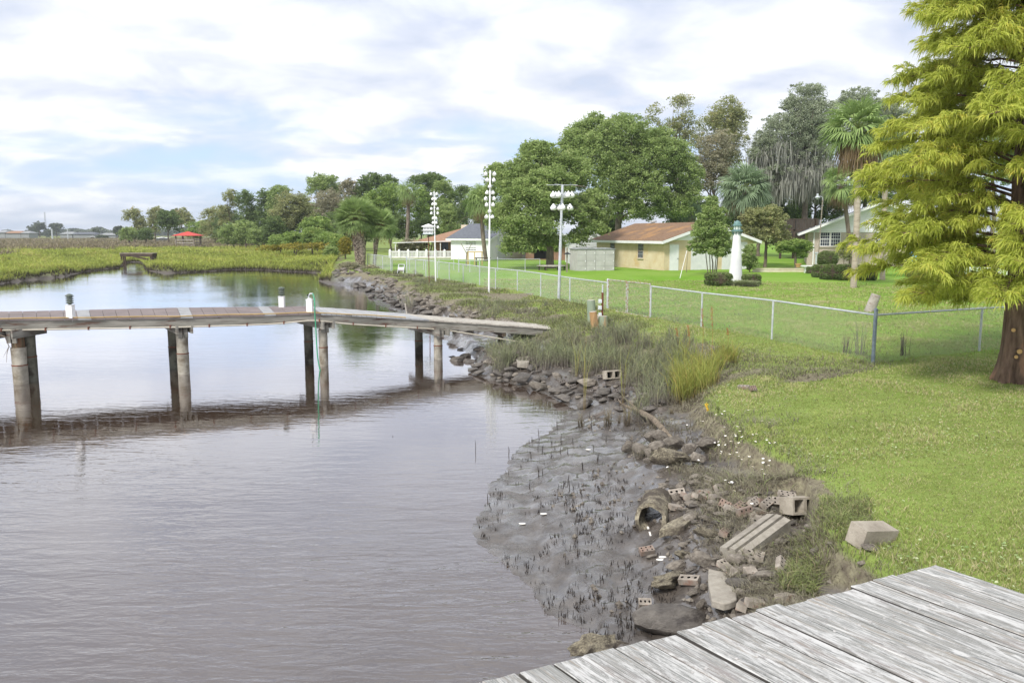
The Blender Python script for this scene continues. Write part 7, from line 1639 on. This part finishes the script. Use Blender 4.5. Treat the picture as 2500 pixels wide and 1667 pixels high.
    # driftwood
    pts = [ground(*A(140, 55)), ground(*A(300, 130)), ground(*A(440, 200)), ground(*A(560, 290)), ground(*A(650, 370)), ground(*A(760, 405)), ground(*A(840, 400))]
    pts = [p+Vector((0, 0, h)) for p, h in zip(pts, (.16, .17, .14, .09, .04, .0, -.02))]; m = MB(); m.tube(pts, [.03, .055, .052, .046, .045, .04, .03], 10)
    m.tube([pts[0], pts[0]+Vector((-.10, .06, .05)), pts[0]+Vector((-.16, .12, .12))], [.02, .014, .006], 6).tube([pts[1], pts[0]+Vector((.02, .10, .10))], [.03, .008], 6)
    props(m.build('driftwood_branch', MAT['driftwood'], None, smooth=True, org=pts[2]), 'grey brown driftwood branch angled across the mud', 'branch')
    # far revetment: many stones along the bank behind the walkway
    r2 = np.random.default_rng(31); nplace = 0
    regs = [((860,650),(900,664),(960,684),(1010,712),(1100,742),(1200,778),(1290,795)), ((800,668),(868,700),(905,722),(950,742),(985,750),(1060,790),(1130,812))]
    hi, lo = np.array(regs[0], float), np.array(regs[1], float)
    while nplace < 250:
        t = r2.uniform(0, 5.999); i = int(t); f = t-i; a = hi[i]+(hi[i+1]-hi[i])*f; b_ = lo[i]+(lo[i+1]-lo[i])*f; s = r2.uniform(0, 1)
        if i == 1 and s < .75 and r2.random() < .4: continue
        q = a+(b_-a)*s; 
        if 0.35 < t < 1.4 and s < .5 and r2.random() < .5: pass
        me_ = (ROCK if s < .6 else WROCK)[r2.integers(0, 8)]; w_ = r2.uniform(7, 19)*(1+(q[1]-690)/160.0*.8)
        o = put(me_, q[0], q[1], w_, w_*.55, 'rock', 'rock', rg=rg, tilt=.5, name='bank_rock', label=('grey brown stone high on the rocky bank' if s < .5 else 'dark stone near the waterline of the rocky bank')+(' below the palmettos', ' left of the bank cordgrass clump', ' beside the wooden stake', ' above the middle of the walkway', ' beside the walkway landing', ' beside the walkway landing')[int(t)], group='stones of the far rocky bank', flat=.8); nplace += 1
    # further broken pieces filling the tip between the named ones
    fr = random.Random(44); poly = [(1600,1175),(1720,1160),(1860,1195),(1960,1230),(1930,1300),(1910,1400),(1960,1440),(1800,1500),(1720,1540),(1640,1500),(1690,1380),(1640,1300)]; cnt = 0; pa = np.array(poly, float)
    while cnt < 85:
        px, py = fr.uniform(1590, 1970), fr.uniform(1160, 1540)
        if not inside(np.array([[px, py]]), pa)[0]: continue
        w_ = fr.uniform(9, 24); put((ROCK+WROCK)[fr.randrange(16)], px, py, w_, w_*.6, 'rock', 'rock', rg=fr, tilt=.5, name='rubble_rock'); cnt += 1
    pm_ = np.array([(1110,850),(1200,850),(1330,885),(1450,915),(1560,940),(1640,985),(1600,1000),(1500,975),(1400,985),(1290,945),(1180,915)], float); cnt = 0
    while cnt < 60:
        px, py = fr.uniform(1100, 1650), fr.uniform(850, 1000)
        if not inside(np.array([[px, py]]), pm_)[0]: continue
        w_ = fr.uniform(8, 22); put((ROCK+WROCK+WROCK)[fr.randrange(24)], px, py, w_, w_*.55, 'wrock', 'rock', rg=fr, tilt=.5, name='rubble_rock'); cnt += 1
    # loose small debris everywhere on the near bank
    P_ = polar(3600, 2, 34, 5.2, 22, r2); z = terr(P_); zz_ = z+.05*fnoise(P_, 8, 20); k = (zz_ > .16) & (zz_ < .6) & (marshf(P_) < .5); P_, z = P_[k], z[k]; n = len(P_)
    ico = np.array([(1,0,0),(-1,0,0),(0,1,0),(0,-1,0),(0,0,1),(0,0,-1)], float); fc = np.array([(0,2,4),(2,1,4),(1,3,4),(3,0,4),(2,0,5),(1,2,5),(3,1,5),(0,3,5)])
    sc_ = r2.uniform(.008, .035, (n, 1, 1))*r2.uniform(.6, 1.5, (n, 1, 3)); V = ico[None]*sc_+r2.normal(0, .004, (n, 6, 3)); a = r2.uniform(0, 6.28, n); ca, sa = np.cos(a)[:, None], np.sin(a)[:, None]
    V = np.stack([V[..., 0]*ca-V[..., 1]*sa, V[..., 0]*sa+V[..., 1]*ca, V[..., 2]], -1)+np.column_stack([P_, z+.004])[:, None]
    F_ = (np.arange(n)*6)[:, None, None]+fc[None]; props(link('rubble_crumbs', npmesh('rubble_crumbs', V.reshape(-1, 3), [F_.reshape(-1, 3)], MAT['rubble_stone'])), 'small rubble crumbs and pebbles on the mud', kind='stuff')
rubble()
def relabel():
    d = {}
    for o in col.objects:
        if o.parent is None and o.get('group') in ('bricks in the rubble', 'rubble rocks on the mud bank'): d.setdefault((o['label'], o['group']), []).append(o)
    for (lb, g), L_ in d.items():
        if len(L_) in (2, 3):
            L_.sort(key=lambda o: o.location.y)
            for o, w_ in zip(L_, ('nearest', 'middle', 'farthest') if len(L_) == 3 else ('nearer', 'farther')): o['label'] = w_+' '+lb
relabel()
# ------------------------------------------------------------------ dead stubble in the mud
def stubble():
    rg = np.random.default_rng(14); Pq = polar(9000, -3, 26, 5.0, 20, rg); z = terr(Pq)
    dens = np.clip(.55+.6*fnoise(Pq, 6, 16), 0, 1)*np.where(Pq[:, 1] < 11.0, 1.0, .22)
    k = (z > .0) & (z < .22) & (rg.random(len(Pq)) < dens*.55) & (Pq[:, 1] < 17); cl = Pq[k][:1050]
    V = []; F = []; pts = []
    for c in cl:
        m_ = rg.integers(2, 8)
        for _ in range(m_):
            pts.append((c[0]+rg.normal(0, .022), c[1]+rg.normal(0, .022), rg.uniform(.012, .055), rg.uniform(.0022, .0042)))
    q = np.array(pts); zz_ = terr(q[:, :2]); n = len(q); le = rg.normal(0, .22, (n, 2))*q[:, 2:3]
    base = np.column_stack([q[:, :2], zz_-.01]); top = base+np.column_stack([le, q[:, 2]+.01]); tri = np.array([(math.cos(a), math.sin(a), 0) for a in (0, 2.09, 4.19)])
    Vv = np.concatenate([base[:, None]+tri[None]*q[:, 3][:, None, None]*1.3, top[:, None]+tri[None]*q[:, 3][:, None, None]*.6], 1); b = np.arange(n)*6
    F_ = np.concatenate([np.stack([b, b+1, b+4, b+3], 1), np.stack([b+1, b+2, b+5, b+4], 1), np.stack([b+2, b, b+3, b+5], 1)])
    props(link('mud_stubble', npmesh('mud_stubble', Vv.reshape(-1, 3), [F_], MAT['stalk_black'])), 'black dead grass stubble sticking out of the wet mud', kind='stuff')
    M = lambda x, y: (1150+x/4.704, 820+y/4.704); Z6 = lambda x, y: (1150+x/2.613, 1000+y/2.613)
    st_ = [M(*p)+(h,) for p, h in (((992,1075),95),((782,1175),120),((705,1215),60),((668,1225),40),((768,1320),120),((925,1240),90),((1030,1225),110),((1170,1240),80),((820,1325),70),((1022,1350),80),((1110,1355),80),((690,1410),85),((920,1405),95),((1550,1215),70),((1408,1300),60),((1455,1440),110),((1285,1545),100),((1360,945),110),((1375,1060),110),((1390,1075),60),((1230,1040),90),((1710,900),100),((2015,900),160),((775,1560),70),((575,1510),40))]
    st_ += [Z6(*p)+(h*1.8,) for p, h in (((715,385),55),((428,430),55),((458,418),45),((372,505),60),((588,500),50),((617,470),60),((629,520),70),((107,590),60),((680,930),55),((240,300),50),((808,325),45))]
    for (px, py, h) in st_:
        p = ground(px, py) if px > 1195 or py > 1240 else Vector(G(px, py, -.02)); Hh = h/4.704*p.y/1962; ln = random.uniform(-.15, .15)*Hh
        o = MB().tube([p-Vector((0, 0, .03)), p+Vector((ln*.5, 0, Hh*.5)), p+Vector((ln, 0, Hh))], [.0065, .0055, .003], 5).build('dead_stalk', MAT['stalk_black'], None, org=p)
        props(o, 'thin black dead reed stalk standing in the wet mud or shallows', 'reed stalk', 'dead reed stalks in the mud')
    # thin stems standing in the water
    for px, py, h in ((1160, 1105, 68), (1241, 1102, 26), (1197, 1250, 30), (958, 1068, 12)):
        p = Vector(G(px, py, -.02)); Hh = h*p.y/1962*.5; props(MB().tube([p-Vector((0, 0, .3)), p+Vector((.01, 0, Hh*.6)), p+Vector((.0, 0, Hh))], [.006, .005, .002], 5).build('dead_stalk', MAT['stalk_black'], None, org=p), {1160: 'tall thin reed stem standing alone in the open water', 1241: 'short stem in the water just off the mud', 1197: 'forked stem at the corner of the mud flat', 958: 'tiny twig tip far out in the water'}[px], 'reed stalk')
    # bare reed tufts
    rg = np.random.default_rng(15)
    for px, py, w_, h, nn, lab in ((1484, 1040, 12, 60, 60, 'bare brown reed tuft left of the driftwood branch'), (1532, 1038, 12, 62, 60, 'bare brown reed tuft at the raised end of the driftwood'), (1418, 1040, 7, 50, 30, 'thin bare reed tuft at the head of the cove'), (1512, 1033, 4, 40, 16, 'smallest bare reed tuft between the two bigger ones'), (1640, 1010, 6, 18, 40, 'short cut orange reed stump on the mud')):
        p = ground(px, py); k = p.y/1962; Pp = np.column_stack([p.x+rg.normal(0, w_*k*.4, nn), p.y+rg.normal(0, w_*k*.4, nn)]); zz_ = terr(Pp); hh = h*k*rg.uniform(.4, 1.2, nn)
        o = grass_obj('reed_tuft', np.column_stack([Pp, zz_-.01]), hh, np.full(nn, .007), rg.uniform(0, .25, nn), rg.normal(.4, .3, nn), MAT['brown_reed'], rg, .28, lab); del o['kind']; o['category'] = 'reed tuft'
    for px, py, h, lab, mt in ((1427, 1000, 300, 'tall yellowing cordgrass stem in front of the cordgrass belt', 'yellow_blade'), (1408, 930, 175, 'tall yellow cordgrass stem rising through the middle of the belt', 'yellow_blade'), (1521, 985, 240, 'tall orange tipped cordgrass stem beside the cinder block', 'yellow_blade'), (1430, 868, 60, 'x', 'cord_blade')):
        if lab == 'x': continue
        p = ground(px, py); k = p.y/1962; nn = 8; Pp = np.column_stack([p.x+rg.normal(0, .02, nn), p.y+rg.normal(0, .02, nn)]); 
        o = grass_obj('cordgrass_stem', np.column_stack([Pp, terr(Pp)-.01]), h*k*rg.uniform(.45, .82, nn), np.full(nn, .008), rg.uniform(0, .12, nn), rg.normal(.6, .25, nn), MAT[mt], rg, .14, lab); del o['kind']; o['category'] = 'grass stem'
    for px, py, h, lab in ((1712, 900, 150, 'leftmost rusty seed head stalk before the fence'), (1735, 905, 160, 'tallest rusty seed head stalk before the fence'), (1680, 880, 90, 'short rusty seed head stalk above the yellow grass'), (1652, 860, 60, 'faint rusty seed stalk at the left of the group'), (1776, 850, 50, 'small rusty seed stalk near the second fence post')):
        p = ground(px, py); k = p.y/1962; H_ = h*k; m = MB().tube([p, p+Vector((.02, 0, H_*.6)), p+Vector((-.03, 0, H_))], [.004, .003, .002], 5)
        V, Q = leaves(np.array([tuple(p+Vector((.02-.05*(t-.6)/.4, 0, H_*t))) for t in rg.uniform(.68, 1.0, 90)])+rg.normal(0, .012, (90, 3))-np.array(tuple(p)), .035, rg, 2.0, .3)
        o = m.build('seed_stalk', MAT['rust_stalk'], None, org=p); props(o, lab, 'seed stalk'); link('seed_head', npmesh('seed_head', V, [Q], MAT['rust_stalk']), o)
pmat('rust_stalk', (0.36, 0.16, 0.06), .8)
stubble()
# ------------------------------------------------------------------ weeds at the fence corner, flowers
def flowers():
    rg = np.random.default_rng(19)
    V = []; n = 9; m = MB(); m.tube([(0, 0, -.13), (.004, 0, 0)], .0018, 4, mi=1)
    vs = [(0, 0, .004)]+[((.019 if j % 2 else .013)*math.cos(2*math.pi*j/18), (.019 if j % 2 else .013)*math.sin(2*math.pi*j/18), 0.002) for j in range(18)]; m.add(vs, [(0, 1+j, 1+(j+1) % 18) for j in range(18)], 0)
    m.lathe((0, 0, .003), [(.0055, 0), (.004, .003)], 8, mi=2)
    me = m.mesh('daisy', [MAT['petal_white'], MAT['leaf_olive_solid'], MAT['petal_yellow']])
    A = lambda x, y: (1500+x/4.704, 1000+y/4.704)
    pts = [(1325,20),(1260,75),(1232,108),(1163,115),(1370,122),(1290,152),(1308,172),(990,185),(1015,190),(832,230),(1535,65),(1748,105),(1692,195),(1775,213),(1260,262),(1410,258),(1437,313),(1385,355),(1390,370),(1272,365),(1165,380),(1205,402),(1192,432),(1150,442),(1015,427),(1330,430),(1340,432),(1380,453),(1450,425),(1425,447),(1460,380),(1585,355),(1627,348),(1560,398),(1617,437),(1777,447),(1745,420),(1225,547),(1218,570),(1097,568),(1348,540),(1395,502),(1402,560),(1425,603),(1460,643),(1547,550),(1708,535),(1708,570),(1783,555),(1835,523),(1772,602),(963,646),(1585,727),(1693,703),(1718,820),(1270,890),(1315,922),(1345,915),(1375,1017),(1573,1168),(605,730),(1195,470),(1270,470),(1322,578),(1312,620)]
    for x, y in pts:
        px, py = A(x, y); p = ground(px, py+14); o = bpy.data.objects.new('daisy', me); col.objects.link(o); q = ground(px, py+6)
        o.location = (q.x, q.y, q.z+.12); o.rotation_euler = (rg.uniform(.0, .5), rg.uniform(-.3, .3), rg.uniform(0, 6)); s = rg.uniform(.8, 1.15); o.scale = (s, s, 1)
        props(o, 'small white daisy flowering in the rough grass at the lawn edge', 'flower', 'white daisies at the lawn edge')
    m2 = MB(); rgg = random.Random(2)
    for px, py, h, lab in ((1732, 1005, 34, 'yellow goldenrod spike beside the yellow cordgrass'), (1752, 1008, 30, 'green unopened goldenrod stem right of the yellow spike')):
        p = ground(px, py+12); H_ = h*p.y/1962; top = p+Vector((-.06 if px < 1740 else 0, 0, H_)); o = MB().tube([p, p+Vector((0, 0, H_*.5)), top], [.004, .004, .003], 5).build('goldenrod', MAT['leaf_olive_solid'], None, org=p); props(o, lab, 'wildflower')
        C = np.array([tuple(p.lerp(top, t)) for t in rg.uniform(.45, 1, 160)])+rg.normal(0, .010, (160, 3))-np.array(tuple(p)); V_, Q = leaves(C, .018, rg, 1, .8); link('flower_head', npmesh('flower_head', V_, [Q], MAT['petal_yellow' if px < 1740 else 'leaf_olive_solid']), o)
    # dark weeds by the corner post
    for px, py, nn, h, mt, lab, w_, ln in ((2096, 868, 9, 1.1, 'cord_blade', 'stiff dark green palm seedling leaves left of the corner post', .02, .35), (2066, 862, 26, .62, 'brown_reed', 'dead brown weed clump left of the palm seedling', .012, .3), (2204, 868, 16, .75, 'brown_reed', 'dark weed stalk against the fence right of the corner post', .014, .12), (1755, 905, 60, .5, 'yellow_blade', 'splayed yellow green grass clump above the gully', .012, .6)):
        p = ground(px, py); k = nn; Pp = np.column_stack([p.x+rg.normal(0, .05, k), p.y+rg.normal(0, .05, k)]); o = grass_obj('weed_clump', np.column_stack([Pp, terr(Pp)-.01]), h*rg.uniform(.6, 1, k), np.full(k, w_), rg.uniform(0, .2, k), rg.normal(.35, .2, k), MAT[mt], rg, ln, lab); del o['kind']; o['category'] = 'weed'
    # driftwood litter in front of the shrub row
    for i, (px, py, l_, a) in enumerate(((672, 611, 1.6, .6), (648, 613, 1.2, -.1), (735, 613, 2.0, .2), (766, 611, 1.3, .5), (780, 615, 1.8, -.2), (725, 615, 1.5, 0), (690, 614, 1.2, .1))):
        p = G(px, py, .75); p = Vector(p); props(MB().beam(p, p+Vector((l_*math.cos(a), 0, max(.05, l_*math.sin(a)))), .22, .18).build('driftwood_log', MAT['pale_trunk'], None, org=p), 'bleached driftwood piece lying before the shrub row', 'driftwood', 'bleached driftwood before the shrubs')
    # shells
    for px, py in ((1436, 1099), (1327, 1256), (1618, 1362), (1612, 1368), (1275, 1280), (1560, 1008)):
        p = ground(px, py); o = MB().lathe((p.x, p.y, p.z+.012), [(.005, -.01), (.03, -.004), (.036, .003), (.01, .008)], 9).build('oyster_shell', MAT['shell_white'], None, org=p); o.scale = (1.3, .8, 1); props(o, 'bleached white oyster shell lying on the mud', 'shell', 'white shells on the mud')
    # dead branch hanging over the left edge of the water
    a = At(-60, 800, 18.2); b_ = At(12, 822, 18.3); c_ = At(22, 845, 18.3); d_ = At(16, 885, 18.3); m = MB().tube([a, b_, c_, At(17, 862, 18.3), d_], [.02, .014, .010, .007, .003], 5)
    for q in (At(30, 852, 18.4), At(8, 872, 18.2)): m.tube([c_, q], [.007, .002], 4)
    props(m.build('hanging_twig', MAT['bark'], None, org=a), 'thin bare twig hanging over the water at the left frame edge', 'twig')
flowers()
# ------------------------------------------------------------------ thin humid air
hz = MB().box(-1500, 1500, -60, 2400, -3, 60).build('haze', None) if False else None
hm = bpy.data.materials.new('humid_air'); hm.use_nodes = True; ht = hm.node_tree; ht.nodes.clear()
hv = ht.nodes.new('ShaderNodeVolumePrincipled'); hv.inputs['Color'].default_value = (0.86, 0.92, 1.0, 1); hv.inputs['Density'].default_value = 0.00028; hv.inputs['Anisotropy'].default_value = 0.2
ho = ht.nodes.new('ShaderNodeOutputMaterial'); ht.links.new(hv.outputs[0], ho.inputs['Volume'])
o = MB().box(-3400, 3400, -230, 3400, -3, 62).build('haze', hm); props(o, 'thin pale humid air over the creek and marsh', kind='stuff')
